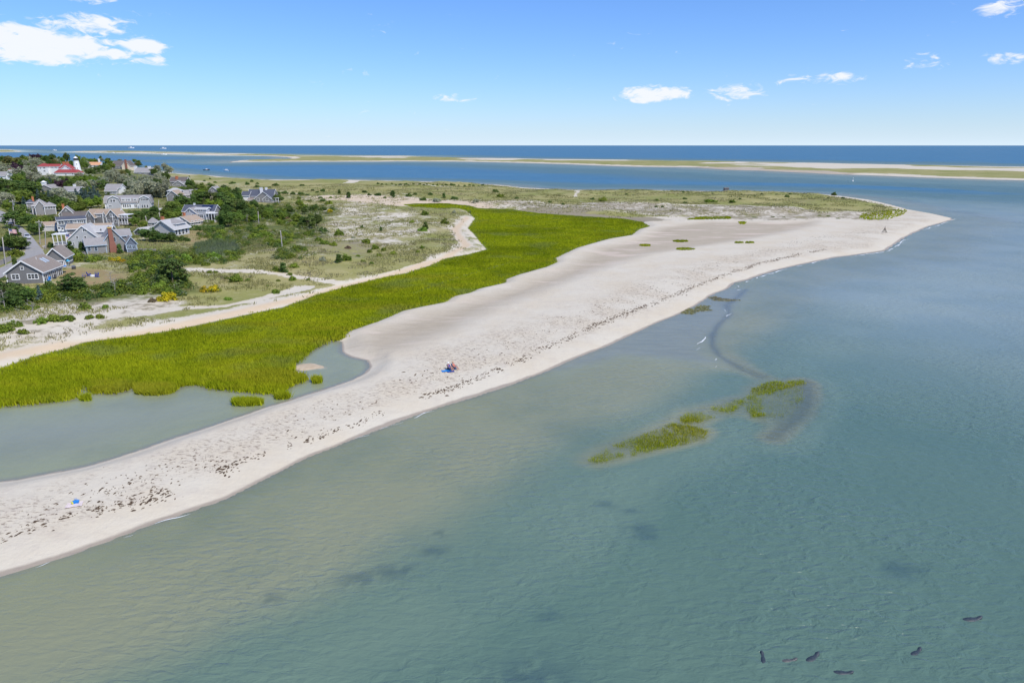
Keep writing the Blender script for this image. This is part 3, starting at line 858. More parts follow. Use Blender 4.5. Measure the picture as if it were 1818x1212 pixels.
TREE_TOPS = [  # x, y of the top, kind, height, width factor
(2,275,'dark',11,1.2),(12,276.5,'olive',11,1.4),(26,277,'olive',11,1.4),(38,275,'dark',11,1.1),(48,276,'silver',10,1.1),(58,272,'purple',12,1.1),(66,272.6,'purple',11,1.1),(80,273.4,'dark',12,1.1),(92,273,'dark',12,1.2),(104,277.5,'oak',9,1.1),(116,271,'dark',13,.9),(110,279,'oak',8,1.1),(136,275,'oak',11,1.1),(147,278.5,'oak',9,1.2),
(5,292,'silver',10,1.1),(21,288.5,'purple',11,1.2),(31,292,'purple',8,1.1),(38,283.5,'dark',10,1.1),(48,281.5,'silver',11,1),(58,278.5,'silver',12,1.1),(66,281,'silver',11,1),(52,290,'dark',8,1.1),(72,284,'dark',8,1.2),(84,282.5,'dark',9,1.2),(95,281,'olive',9,1.1),(101,286,'dark',8,1),(112,288,'dark',8,1.1),(123,285,'dark',9,1.2),(148,284,'oak',9,1.1),
(28,297.5,'silver',9,1.1),(38,296.5,'silver',9,1.1),(48,300.5,'silver',8,1.2),(57,302,'silver',9,1.1),(66,308,'silver',8,1.1),(76,309,'silver',8,1.1),(88,308,'silver',7,1.1),(98,312,'silver',7,1),
(105,317,'purple',7,1.1),(115,317,'purple',7,1.2),(123,314,'bright',6,1.3),(135,312,'bright',6.5,1.3),(147,311,'bright',7,1.3),(143,319,'silver',7,1.1),
(2,314,'pine',8,1.2),(14,321,'pine',7.5,1.2),(28,318,'pine',8,1.2),(36,321,'pine',7.5,1.2),(46,322,'pine',7.5,1.3),(56,322,'pine',7.5,1.2),
(5,338,'silver',8,1.2),(30,334.5,'oak',8,1.3),(43,337,'oak',7.5,1.2),(40,347,'spruce',6.5,1),(65,333.5,'spruce',8,1),(75,334,'spruce',7.5,1),(85,335,'spruce',7.5,1),(93,337,'spruce',7,1),(103,330,'silver',9,1),(112,333.5,'silver',8.5,1),(121,338,'silver',8,1),(133,332.5,'spruce',9,1),(143,331.5,'spruce',9,1),(151,335,'spruce',8,1),
(160,279.5,'oak',9,1.1),(168,280.5,'oak',8,1.1),(178,276.5,'dark',10,1.1),(190,281.5,'oak',8,1.2),(200,283.5,'oak',7,1.1),(155,287,'oak',6,1.1),(160,297,'dark',7,1.2),(170,294,'pine',7,1.2),(180,291,'pine',8,1.2),(189,290,'oak',7.5,1.1),(196,288,'oak',7,1.1),
(158,310,'bright',6.5,1.2),(166,314,'bright',6,1.2),(192,300,'silver',8,1.1),(201,299,'silver',8,1.1),(213,300,'gold_tree',7,1),(206,306,'silver',7,1.1),(180,313,'silver',7.5,1.1),(189,312,'silver',6,1.1),(222,308,'silver',6.5,1.1),(235,309,'silver',6,1.1),(214,312,'silver',6,1.2),(238,281,'oak',10,1),(245,283,'oak',9,1.1),(278,290.5,'silver',10,.9),(292,288.5,'silver',11,1.1),(299,292,'silver',10,1.1),(285,303,'silver',6.5,1.1),
(248,318.5,'silver',10,1.1),(258,317.5,'silver',10,1.2),(268,318.5,'silver',10,1.2),(278,321,'silver',9.5,1.2),(286,323,'silver',9,1.1),(240,327,'silver',8,1.1),(225,322,'dark',6,1.1),(231,318,'silver',6.5,1.1),(226,336,'silver',6,1.1),(165,328,'spruce',8,1.1),(158,330,'spruce',8,1),(173,336,'spruce',6.5,1.1),
(150,351,'bright',5.5,1.2),(160,350,'oak',5.5,1.2),(171,347,'bright',6,1.1),(140,356,'oak',6,1.2),(128,358,'oak',6,1.2),(120,353,'pine',6.5,1.1),(105,349,'dark',7,1.1),(112,357,'oak',5.5,1.1),(99,352,'dark',6,1.1),
(15,354,'oak',7,1.2),(36,361,'pine',7.5,1.1),(27,367,'dark',7,1.2),(19,373,'pine',7,1.2),(41,374,'oak',5.5,1.1),(46,379,'dark',5.5,1.1),(60,386,'oak',4.5,1.2),(71,382,'oak',4.5,1.2),(81,382,'oak',4.3,1.2),(95,379,'pine',4.5,1.2),(57,396,'dark',4.5,1.1),(64,394,'dark',4.5,1.2),(20,399,'pine',4,1.1),(25,402,'pine',3.5,1.1),
(320,343,'dark',8,1.1),(331,346,'dark',7.5,1.2),(309,353,'oak',7,1.1),(346,341,'pine',7,1.1),(360,337.5,'pine',8,1.1),(375,338,'pine',8,1.2),(394,339,'pine',8.5,1.2),(420,331,'pine',8,1.1),(410,348,'pine',8,1.2),(424,351,'pine',8,1.2),(432,357,'dark',7,1.1),(441,360,'oak',6,1.2),(372,353,'bright',5.5,1.3),(386,353,'bright',5.5,1.2),(315,368,'bright',5,1.2),(305,372,'oak',5,1.2),(397,362,'dark',7,1.1),(402,372,'dark',7,1.2),(417,372,'oak',6,1.2),(438,367,'dark',6.5,1.1),
(255,369,'pine',5,1.2),(245,373,'pine',4.6,1.2),(233,375,'pine',4.6,1.2),(270,373,'pine',5,1.1),(280,380,'pine',4.5,1.2),(238,384,'oak',4,1.2),(251,390,'oak',3.4,1.2),(268,383,'pine',4,1.2),
(262,402,'dark',5,1.2),(272,408,'dark',4.2,1.3),(284,411,'dark',3.6,1.3),(302,412,'dark',3.5,1.3),
(300,456,'pine',7,1.15),(290,462,'pine',5,1.1),(126,482,'pine',5,1.15),(114,488,'pine',4,1.1),(138,490,'pine',3.6,1.1),(5,490,'pine',5.6,1.1),(25,502,'pine',4.5,1.3),(42,506,'dark',4,1.3),(14,515,'dark',4,1.3),(66,503,'spruce',4.2,.9),
(25,414,'dark',5.4,1.3),(11,416,'dark',5,1.2),(36,420,'dark',4.2,1.1),(450,354,'dark',5,1.1),(492,338,'pine',6.5,1.1),(488,343,'dark',5.5,1.1),
(560,379,'dark',5.5,1.1),(548,382,'pine',5.5,1.2),(536,384,'dark',4.8,1.2),(524,377,'oak',4.5,1.2),(497,372,'dark',4.5,1.2),(478,366,'oak',4.5,1.2),(462,365,'dark',4.5,1.3),(515,365,'dark',4,1.3),(540,366,'dark',4,1.3),(560,362,'dark',3.4,1.4),
(123,427,'cedar',3.6,1.1),(143,427,'cedar',3.6,1.2),(150,433,'cedar',2.6,1.3),(24,455,'cedar',2.4,1.2),(210,431,'cedar',3.4,1.1),(168,412,'dark',4.2,1.0),(160,415,'dark',3.6,1.0),(618,339,'cedar',4.5,1.4),(602,335,'cedar',3.8,1.3),(697,337,'cedar',5,1.6),(788,341,'cedar',4,1.2),(755,393,'cedar',3.4,1.5),(601,449,'cedar',2.8,1.6),(502,465,'cedar',2.8,1.7),(676,401,'cedar',2.2,1.3)]

SHRUB_AT = [  # x, y of the foot, width in photograph pixels, kind
(536,331,12,'d'),(555,339,8,'d'),(563,342,7,'d'),(573,340,11,'d'),(647,342,13,'d'),(656,349,11,'d'),(671,349,16,'d'),(683,352,8,'d'),(726,349,15,'d'),(737,346,9,'d'),(751,356,14,'d'),(764,346,10,'d'),(807,354,14,'d'),(776,360,16,'b'),(845,360,15,'b'),(880,341,14,'d'),(888,350,17,'s'),(755,382,19,'s'),(731,396,13,'s'),(672,388,5,'d'),(643,405,10,'d'),(602,419,24,'s'),(627,423,9,'b'),(566,428,17,'s'),(577,434,20,'s'),(592,436,18,'s'),(650,432,22,'s'),(666,442,18,'s'),(656,448,13,'s'),(681,445,13,'s'),(697,452,14,'s'),(672,456,15,'s'),(636,456,10,'s'),(618,441,12,'o'),(615,462,20,'s'),(573,463,16,'b'),(645,465,10,'s'),(660,469,11,'s'),(750,410,17,'y'),(790,397,21,'s'),(750,441,12,'s'),(742,448,10,'s'),(806,378,10,'b'),(834,378,7,'d'),
(918,353,9,'d'),(1052,355,10,'d'),(1070,357,19,'s'),(976,360,8,'d'),(1000,364,8,'d'),(1166,358,12,'s'),(1216,354,9,'d'),(1262,359,28,'s'),(1216,362,9,'d'),(1300,360,14,'s'),(1314,354,6,'d'),(1213,342,7,'d'),(1222,342,5,'d'),(1265,344,4,'d'),(1112,346,6,'d'),(1176,368,8,'d'),(1165,368,7,'d'),
(1397,350,10,'d'),(1480,347,12,'d'),(1496,353,9,'d'),(1470,353,6,'d'),(1379,346,6,'d'),(1352,345,5,'d'),(1403,345,6,'d'),(1316,346,4,'d'),(1340,349,4,'d'),
(521,475,18,'s'),(490,480,17,'s'),(515,488,12,'s'),(520,497,16,'s'),(494,499,9,'s'),(475,508,8,'s'),(405,532,15,'y'),(402,495,12,'s'),(418,499,30,'s'),(440,498,10,'s'),(383,484,9,'s'),(372,484,12,'s'),(490,520,17,'s'),(547,497,9,'s'),
(75,573,26,'y'),(100,569,28,'y'),(122,568,26,'s'),(150,549,28,'s'),(187,547,16,'y'),(8,588,34,'s'),(26,580,26,'y'),(40,592,20,'s'),(160,565,20,'s'),(178,564,18,'s'),
(298,532,26,'g'),(284,533,14,'g'),(363,517,16,'g'),(378,517,20,'g'),(270,536,18,'o'),(208,464,14,'g'),(199,463,12,'g'),(218,465,10,'g'),(586,377,10,'g'),(508,388,14,'o'),(515,395,10,'o'),(60,409,18,'y'),(14,420,12,'y'),(285,407,14,'d'),
(30,455,26,'s'),(22,452,18,'s'),(38,452,14,'s'),(93,440,22,'d'),(103,438,16,'d'),(300,424,18,'d'),(312,426,16,'d'),(324,427,18,'d'),(334,428,14,'d'),(122,448,12,'y'),(129,450,10,'s'),(205,396,16,'y'),
(413,327,14,'d'),(439,328,11,'d'),(447,323,8,'d'),(457,327,8,'d'),(456,333,14,'d'),(489,330,16,'d'),(479,334,6,'d'),(468,334,5,'d'),(535,346,14,'d'),(505,344,18,'d'),(520,346,12,'d'),(373,318,5,'d'),(363,322,6,'d'),(336,314,4,'d'),(382,325,8,'y'),
(330,452,14,'d'),(286,486,18,'s'),(318,488,16,'s'),(246,480,18,'s'),(232,484,14,'s')]
for k in range(24):
    SHRUB_AT.append((672 + k * 8 + random.uniform(-2.5, 2.5), 327.5 + k * .12 + random.uniform(-1.2, 1.8), random.uniform(4, 8), 'd'))

SCRUB = [  # outline, how many, width range (m), kinds
([(225,462),(262,452),(300,446),(345,455),(330,470),(290,470),(262,478),(232,480)], 14, (2.6, 4.8), 's s d s y'),
([(60,512),(110,508),(165,512),(200,505),(240,492),(275,482),(330,500),(345,515),(320,527),(270,522),(215,524),(165,532),(110,536),(70,540)], 34, (2.4, 4.6), 's s d s y s'),
([(0,505),(50,512),(72,535),(60,548),(0,556)], 7, (2.6, 4.6), 's d y s'),
([(350,412),(400,405),(440,402),(470,396),(470,425),(430,440),(385,432),(350,425)], 18, (2.8, 5.4), 's s y d s'),
([(345,440),(400,452),(432,444),(435,456),(395,470),(340,472),(310,462)], 12, (2.4, 4.6), 's d s y'),
([(440,372),(480,362),(520,358),(560,366),(585,362),(600,372),(580,382),(560,395),(545,405),(500,402),(470,392),(440,390)], 28, (3.0, 6.0), 's d d s y'),
([(470,412),(520,404),(560,405),(590,412),(560,420),(520,428),(500,440),(470,438)], 13, (2.4, 4.8), 's d s y'),
([(500,440),(545,440),(560,456),(520,462),(480,460),(490,448)], 6, (2.2, 4.0), 's s y'),
([(130,455),(160,452),(245,448),(300,452),(260,462),(200,458),(160,466),(128,466)], 14, (2.2, 3.6), 's s y s d'),
([(540,345),(610,348),(600,356),(560,360),(500,350)], 5, (2.4, 4.4), 'd s'),
([(20,385),(60,385),(95,384),(98,394),(60,400),(30,392)], 6, (2.4, 4.0), 's d y')]

HOUSE_BOX = []      # px boxes of the house fronts, filled by the houses
KEEP_CLEAR = []     # ground discs (x, y, r) kept free of random plants
def inpoly(px, py, poly):
    ins = False; n = len(poly)
    for i in range(n):
        x1, y1 = poly[i]; x2, y2 = poly[(i + 1) % n]
        if (y1 > py) != (y2 > py) and px < x1 + (py - y1) * (x2 - x1) / (y2 - y1):
            ins = not ins
    return ins
# ------------------------------------------------------------------ buildings
class MB:
    def __init__(self):
        self.V = []; self.F = []
    def add(self, vs, fs):
        o = len(self.V)
        self.V += [tuple(map(float, v)) for v in vs]
        self.F += [tuple(i + o for i in f) for f in fs]
        return self
    def box(self, x0, x1, y0, y1, z0, z1):
        vs = [(x0,y0,z0),(x1,y0,z0),(x1,y1,z0),(x0,y1,z0),(x0,y0,z1),(x1,y0,z1),(x1,y1,z1),(x0,y1,z1)]
        return self.add(vs, [(0,3,2,1),(4,5,6,7),(0,1,5,4),(1,2,6,5),(2,3,7,6),(3,0,4,7)])
    def prism(self, prof, a0, a1, axis):
        """closed profile of (across, z), swept along x or y from a0 to a1"""
        n = len(prof)
        if axis == 'y':
            vs = [(p, a0, z) for p, z in prof] + [(p, a1, z) for p, z in prof]
        else:
            vs = [(a0, p, z) for p, z in prof] + [(a1, p, z) for p, z in prof]
        fs = [(i, (i + 1) % n, (i + 1) % n + n, i + n) for i in range(n)] + [tuple(range(n))[::-1], tuple(range(n, 2 * n))]
        return self.add(vs, fs)
    def beam(self, p, q, w, h=None):
        p = Vector(p); q = Vector(q); d = (q - p).normalized()
        up = Vector((0, 0, 1)) if abs(d.z) < .9 else Vector((1, 0, 0))
        a = d.cross(up).normalized(); b = a.cross(d)
        h = h or w
        vs = [e + a * sx * w / 2 + b * sy * h / 2 for e in (p, q) for sx, sy in ((-1,-1),(1,-1),(1,1),(-1,1))]
        return self.add(vs, [(0,1,2,3),(7,6,5,4),(0,4,5,1),(1,5,6,2),(2,6,7,3),(3,7,4,0)])
    def tube(self, path, radii, sides=8, caps=True):
        v, f = tube_np(path, radii, sides)
        self.add(v, [tuple(x) for x in f])
        if caps:
            n = len(self.V)
            self.F.append(tuple(range(n - sides, n)))
        return self
    def lathe(self, prof, sides=12, c=(0, 0)):
        o = len(self.V); n = len(prof)
        for r, z in prof:
            for k in range(sides):
                w = 2 * math.pi * k / sides
                self.V.append((c[0] + r * math.cos(w), c[1] + r * math.sin(w), z))
        for i in range(n - 1):
            for k in range(sides):
                k2 = (k + 1) % sides
                self.F.append((o + i * sides + k, o + i * sides + k2, o + (i + 1) * sides + k2, o + (i + 1) * sides + k))
        self.F.append(tuple(o + (n - 1) * sides + k for k in range(sides)))
        return self
    def mesh(self, name, smooth=False):
        me = bpy.data.meshes.new(name)
        me.from_pydata(self.V, [], self.F)
        if smooth:
            for p in me.polygons: p.use_smooth = True
        me.update()
        return me
    def build(self, name, mat, parent=None, smooth=False, **kw):
        return link(name, self.mesh(name, smooth), mat, parent, **kw)

def empty(name, loc, rz=0.0, **kw):
    o = link(name, None, **kw)
    o.empty_display_size = 0.5
    o.location = loc
    o.rotation_euler = (0, 0, rz)
    return o

def shingle_mat(name, c1, c2, rows=2.2):
    m, t, out = new_mat(name)
    tcn = t.new('ShaderNodeTexCoord')
    pos = tcn.outputs['Object']
    n1 = t.noise(t.map(pos, scale=(1, 1, 4)), 2.2, 4, 0.65)
    n2 = t.noise(pos, 0.35, 3, 0.5)
    sx = t.new('ShaderNodeSeparateXYZ'); t.l.new(pos, sx.inputs[0])
    row = t.math('FRACT', t.math('MULTIPLY', sx.outputs[2], rows))
    c = t.mix(t.ss(t.math('ADD', t.math('MULTIPLY', n1, .7), t.math('MULTIPLY', n2, .3)), .3, .7), rgb(*c1), rgb(*c2))
    principled(t, out, c, 0.85, 0.2, t.math('ADD', row, t.math('MULTIPLY', n1, .6)), 0.5, 0.04)
    return m
WALLS = {
    'grey': shingle_mat('grey_cedar_shingle', (0.215, 0.21, 0.205), (0.29, 0.28, 0.27)),
    'dark': shingle_mat('dark_weathered_shingle', (0.145, 0.142, 0.145), (0.215, 0.21, 0.205)),
    'pale': shingle_mat('pale_silver_shingle', (0.36, 0.365, 0.38), (0.47, 0.47, 0.47)),
    'white': shingle_mat('white_clapboard', (0.72, 0.72, 0.71), (0.80, 0.80, 0.78), 4),
    'blue': shingle_mat('blue_grey_boarding', (0.115, 0.14, 0.185), (0.165, 0.19, 0.23)),
    'cream': shingle_mat('cream_boarding', (0.66, 0.56, 0.42), (0.72, 0.63, 0.50), 4),
    'wash': shingle_mat('whitewashed_shingle', (0.46, 0.46, 0.47), (0.60, 0.60, 0.60))}
ROOFS = {
    'brown': shingle_mat('brown_grey_roof', (0.215, 0.18, 0.155), (0.285, 0.245, 0.215), 3),
    'tan': shingle_mat('tan_roof', (0.305, 0.235, 0.175), (0.375, 0.30, 0.235), 3),
    'grey': shingle_mat('grey_roof', (0.235, 0.225, 0.225), (0.33, 0.315, 0.305), 3),
    'slate': shingle_mat('dark_slate_roof', (0.065, 0.075, 0.10), (0.105, 0.115, 0.145), 3),
    'red': shingle_mat('red_roof', (0.255, 0.048, 0.052), (0.34, 0.07, 0.07), 3),
    'orange': shingle_mat('orange_roof', (0.55, 0.28, 0.15), (0.62, 0.35, 0.21), 3),
    'light': shingle_mat('pale_grey_roof', (0.36, 0.36, 0.36), (0.45, 0.445, 0.44), 3),
    'dark': shingle_mat('dark_brown_roof', (0.105, 0.09, 0.085), (0.165, 0.145, 0.135), 3)}
M['trim'] = simple_mat('white_trim', (0.80, 0.80, 0.79), (0.72, 0.72, 0.71), 4, 0.5, 0.4, 0.1)
M['bluetrim'] = simple_mat('pale_blue_trim', (0.42, 0.50, 0.58), (0.38, 0.46, 0.54), 4, 0.5, 0.4, 0.1)
M['brick'] = simple_mat('red_brick', (0.31, 0.14, 0.10), (0.23, 0.105, 0.08), 9, 0.9, 0.1, .5)
M['orangebrick'] = simple_mat('orange_brick', (0.50, 0.19, 0.09), (0.42, 0.15, 0.08), 9, 0.9, 0.1, .5)
M['whitebrick'] = simple_mat('white_brick', (0.76, 0.75, 0.74), (0.66, 0.65, 0.64), 9, 0.9, 0.1, .3)
M['glass'] = simple_mat('dark_window_glass', (0.035, 0.04, 0.05), (0.06, 0.065, 0.075), 2, 0.08, 0.6, 0.0)
M['skylight'] = simple_mat('skylight_glass', (0.45, 0.52, 0.58), (0.40, 0.46, 0.52), 2, 0.1, 0.6, 0.0)
M['panel'] = simple_mat('solar_panel', (0.012, 0.02, 0.06), (0.02, 0.03, 0.08), 2, 0.15, 0.6, 0.0)
M['deck'] = simple_mat('weathered_deck', (0.40, 0.37, 0.34), (0.32, 0.295, 0.27), 5, 0.85, 0.2)
M['screen'] = simple_mat('porch_screen', (0.045, 0.045, 0.05), (0.07, 0.07, 0.075), 3, 0.7, 0.2)

class House:
    def __init__(self, name, label, A, B, cat='house'):
        zm = float(PzN([((A[0] + B[0]) / 2, (A[1] + B[1]) / 2)])[0][2])
        a, b = (np.array([*G(*q, zm), zm]) for q in (A, B))
        self.rz = math.atan2(b[1] - a[1], b[0] - a[0])
        self.z = float(min(a[2], b[2]))
        self.o = (a[:2] + b[:2]) / 2
        self.W = float(np.hypot(*(b[:2] - a[:2])))
        self.c, self.s = math.cos(self.rz), math.sin(self.rz)
        self.A, self.B = A, B
        self.root = empty(name, (self.o[0], self.o[1], self.z), self.rz, label=label, cat=cat)
        self.scale = FPX / (self.o[1] * math.cos(PITCH) + (CAM_H - self.z) * math.sin(PITCH))
        HOUSE_BOX.append([min(A[0], B[0]), max(A[0], B[0]), 1e9, max(A[1], B[1]), self.o[1]])
        self.box = HOUSE_BOX[-1]
    def loc(self, xp, yp, dy):
        cP, sP = math.cos(PITCH), math.sin(PITCH)
        u = (xp - 909) / FPX; v = (606 - yp) / FPX
        x = 0.0; zz = self.z - CAM_H
        for _ in range(4):
            x = (u * ((self.o[1] + self.c * dy) * cP - zz * sP) - self.o[0] + self.s * dy) / (self.c - u * self.s * cP)
            Y = self.o[1] + self.s * x + self.c * dy
            zz = Y * (v * cP - sP) / (cP + v * sP)
        self.box[2] = min(self.box[2], yp)
        return x, zz + CAM_H - self.z
    def block(self, x0p, x1p, dy0, dy1, eave_y, ridge_y, roof, wall='grey', rmat='grey', trim='trim', over=0.35, tk=0.16):
        x0, ze = self.loc(x0p, eave_y, dy0)
        x1, _ = self.loc(x1p, eave_y, dy0)
        mid = (dy0 + dy1) / 2
        xm = (x0p + x1p) / 2
        w = self.root
        if roof in ('gy', 'gamb_y'):
            zr = self.loc(xm, ridge_y, dy0)[1]
        elif roof == 'flat':
            zr = ze + 0.25
        else:
            zr = self.loc(xm, ridge_y, mid)[1]
        zr = max(zr, ze + 0.4)
        ze = max(ze, 1.2)
        zr = max(zr, ze + .4)
        y0, y1 = dy0, dy1
        b = -2.0
        wm = MB(); rm = MB(); tm = MB()
        WM = WALLS[wall]; RM = ROOFS[rmat]; TM = M[trim]
        xc = (x0 + x1) / 2
        if roof == 'gy':
            wm.prism([(x0, b), (x1, b), (x1, ze), (xc, zr), (x0, ze)], y0, y1, 'y')
            sl = (zr - ze) / (x1 - xc)
            for sg in (-1, 1):
                xe = xc + sg * ((x1 - xc) + over); zl = zr - sl * ((x1 - xc) + over)
                prof = [(xc, zr + .02), (xe, zl + .02), (xe, zl + .02 + tk), (xc, zr + .02 + tk)]
                rm.prism(prof if sg < 0 else prof[::-1], y0 - over, y1 + over, 'y')
                for yy in (y0 - over - .05, y1 + over):
                    tp = [(xc, zr - .14), (xe, zl - .14), (xe, zl + tk + .05), (xc, zr + tk + .05)]
                    tm.prism(tp if sg < 0 else tp[::-1], yy, yy + .05, 'y')
                tm.box(*sorted((xe, xe + sg * .06)), y0 - over + .01, y1 + over - .01, zl - .1, zl + tk - .02)
        elif roof == 'gx':
            yc = mid
            wm.prism([(y0, b), (y1, b), (y1, ze), (yc, zr), (y0, ze)][::-1], x0, x1, 'x')
            sl = (zr - ze) / (y1 - yc)
            for sg in (-1, 1):
                ye = yc + sg * ((y1 - yc) + over); zl = zr - sl * ((y1 - yc) + over)
                prof = [(yc, zr + .02), (ye, zl + .02), (ye, zl + .02 + tk), (yc, zr + .02 + tk)]
                rm.prism(prof if sg > 0 else prof[::-1], x0 - over, x1 + over, 'x')
                for xx in (x0 - over - .05, x1 + over):
                    tp = [(yc, zr - .14), (ye, zl - .14), (ye, zl + tk + .05), (yc, zr + tk + .05)]
                    tm.prism(tp if sg > 0 else tp[::-1], xx, xx + .05, 'x')
                tm.box(x0 - over + .01, x1 + over - .01, *sorted((ye, ye + sg * .06)), zl - .1, zl + tk - .02)
        elif roof in ('hip', 'flat'):
            wm.box(x0, x1, y0, y1, b, ze)
            ins = min((x1 - x0), (y1 - y0)) / 2 * (0.98 if roof == 'hip' else .3)
            X0, X1, Y0, Y1 = x0 - over, x1 + over, y0 - over, y1 + over
            vs = [(X0, Y0, ze), (X1, Y0, ze), (X1, Y1, ze), (X0, Y1, ze), (X0, Y0, ze + .1), (X1, Y0, ze + .1), (X1, Y1, ze + .1), (X0, Y1, ze + .1)]
            vs += [(x0 + ins, y0 + ins, zr), (x1 - ins, y0 + ins, zr), (x1 - ins, y1 - ins, zr), (x0 + ins, y1 - ins, zr)]
            rm.add(vs, [(0,3,2,1),(0,1,5,4),(1,2,6,5),(2,3,7,6),(3,0,4,7),(4,5,9,8),(5,6,10,9),(6,7,11,10),(7,4,8,11),(8,9,10,11)])
            tm.box(X0 + .02, X1 - .02, Y0 - .05, Y0 - .002, ze - .12, ze + .08)
            tm.box(X1 + .002, X1 + .05, Y0 + .02, Y1 - .02, ze - .12, ze + .08)
        elif roof in ('gamb_x', 'gamb_y'):
            def prof(lo, hi, o):
                cc = (lo + hi) / 2; hw = (hi - lo) / 2 + o
                return [(cc - hw, ze - o * .6), (cc - hw * .72, ze + (zr - ze) * .68), (cc, zr), (cc + hw * .72, ze + (zr - ze) * .68), (cc + hw, ze - o * .6)]
            if roof == 'gamb_y':
                p = prof(x0, x1, 0); wm.prism([(x0, b), (x1, b)] + p[::-1], y0, y1, 'y'); ax, a0, a1 = 'y', y0 - over, y1 + over; pp = prof(x0, x1, over)
            else:
                p = prof(y0, y1, 0); wm.prism(([(y0, b), (y1, b)] + p[::-1])[::-1], x0, x1, 'x'); ax, a0, a1 = 'x', x0 - over, x1 + over; pp = prof(y0, y1, over)
            for i in range(4):
                (pa, za), (pb, zb) = pp[i], pp[i + 1]
                q = [(pa, za + .03), (pb, zb + .03), (pb, zb + .03 + tk), (pa, za + .03 + tk)]
                rm.prism(q, a0, a1, ax)
                q = [(pa, za - .16), (pb, zb - .16), (pb, zb + .08 + tk), (pa, za + .08 + tk)]
                tm.prism(q, a0 - .06, a0 - .002, ax)
        # corner boards
        if roof != 'flat':
            for xx in (x0, x1):
                tm.box(xx - .09, xx + .09, y0 - .045, y0 - .004, 0.0, ze - .02)
            tm.box(x1 + .004, x1 + .045, y0 + .0, y0 + .14, 0.0, ze - .02)
        wm.build('wall', WM, w); rm.build('roof', RM, w); tm.build('trim', TM, w)
        return dict(x0=x0, x1=x1, y0=y0, y1=y1, ze=ze, zr=zr, xc=xc, yc=mid)
    def _window(self, x, z, wd, ht, n, y, face='F', frame='trim', arch=False):
        """framed window on a front (F) or right (R) wall"""
        fr = MB(); t = max(.09, min(.16, wd * .16))
        cols = n
        def bx(mb, u0, u1, v0, v1, d0, d1):
            if face == 'F': mb.box(u0, u1, y - d1, y - d0, v0, v1)
            else: mb.box(y + d0, y + d1, u0, u1, v0, v1)
        x0, x1, z0, z1 = x - wd / 2, x + wd / 2, z - ht / 2, z + ht / 2
        bx(fr, x0, x1, z0 - t * 1.2, z0, .0, .09); bx(fr, x0, x1, z1, z1 + t, .0, .07)
        bx(fr, x0 - t, x0, z0 - t, z1 + t, .0, .06); bx(fr, x1, x1 + t, z0 - t, z1 + t, .0, .06)
        for k in range(1, cols):
            xx = x0 + wd * k / cols
            bx(fr, xx - t * .35, xx + t * .35, z0, z1, .0, .055)
        bx(fr, x0, x1, z - .025, z + .025, .0, .05)
        o = fr.build('window', M[frame], self.root)
        for k in range(cols):
            p = MB()
            bx(p, x0 + wd * k / cols + .01, x0 + wd * (k + 1) / cols - .01, z0, z1, .004, .02)
            p.build('pane', M['glass'], o)
        return o
    def win(self, lst, dy=0.0, frame='trim'):
        for (xp, yp, wp, hp, n) in lst:
            x, z = self.loc(xp, yp, dy)
            self._window(x, z, wp / self.scale, hp / self.scale, n, dy, 'F', frame)
    def rwin(self, xplane, lst, frame='trim'):
        for (y, z, wd, ht, n) in lst:
            self._window(y, z, wd, ht, n, xplane, 'R', frame)
    def chimney(self, xp, top_y, dy, w=0.9, mat='brick', z0=0.0, d=None):
        x, zt = self.loc(xp, top_y, dy)
        d = d or w
        m = MB(); m.box(x - w / 2, x + w / 2, dy - d / 2, dy + d / 2, z0, zt)
        o = m.build('chimney', M[mat], self.root)
        c = MB(); c.box(x - w / 2 - .08, x + w / 2 + .08, dy - d / 2 - .08, dy + d / 2 + .08, zt + .002, zt + .16)
        c.build('chimney_cap', M[mat], o)
        return o
    def door(self, xp, yp, wp, hp, dy=0.0, mat='trim'):
        x, z = self.loc(xp, yp, dy)
        w, h = wp / self.scale, hp / self.scale
        m = MB(); m.box(x - w / 2, x + w / 2, dy - .06, dy - .003, z - h / 2, z + h / 2)
        o = m.build('door', M[mat], self.root)
        p = MB(); p.box(x - w * .32, x + w * .32, dy - .07, dy - .061, z - h * .1, z + h * .4); p.build('pane', M['glass'], o)
    def porch(self, x0p, x1p, dy0, dy1, top_y, n=4, mat='trim', z0=0.0, rail=True, roofm=None):
        x0, zt = self.loc(x0p, top_y, dy0); x1, _ = self.loc(x1p, top_y, dy0)
        m = MB(); m.box(x0 - .2, x1 + .2, dy0 - .2, dy1, zt, zt + .22); m.build('porch_roof', roofm or M[mat], self.root)
        for k in range(n):
            x = x0 + (x1 - x0) * k / (n - 1)
            c = MB(); c.box(x - .1, x + .1, dy0 - .1, dy0 + .1, z0 - (1.5 if z0 == 0 else 0), zt - .003); c.build('post', M[mat], self.root)
        if rail:
            m = MB(); m.box(x0 + .11, x1 - .11, dy0 - .03, dy0 + .03, z0 + .95, z0 + 1.03)
            k = x0 + .2
            while k < x1 - .1:
                m.box(k - .02, k + .02, dy0 - .015, dy0 + .015, z0 + .1, z0 + .949); k += .22
            m.build('railing', M[mat], self.root)
        m = MB(); m.box(x0 - .2, x1 + .2, dy0 - .2, dy1 - .003, z0 - .2, z0 + .05); m.build('porch_floor', M['deck'], self.root)
        return x0, x1, zt

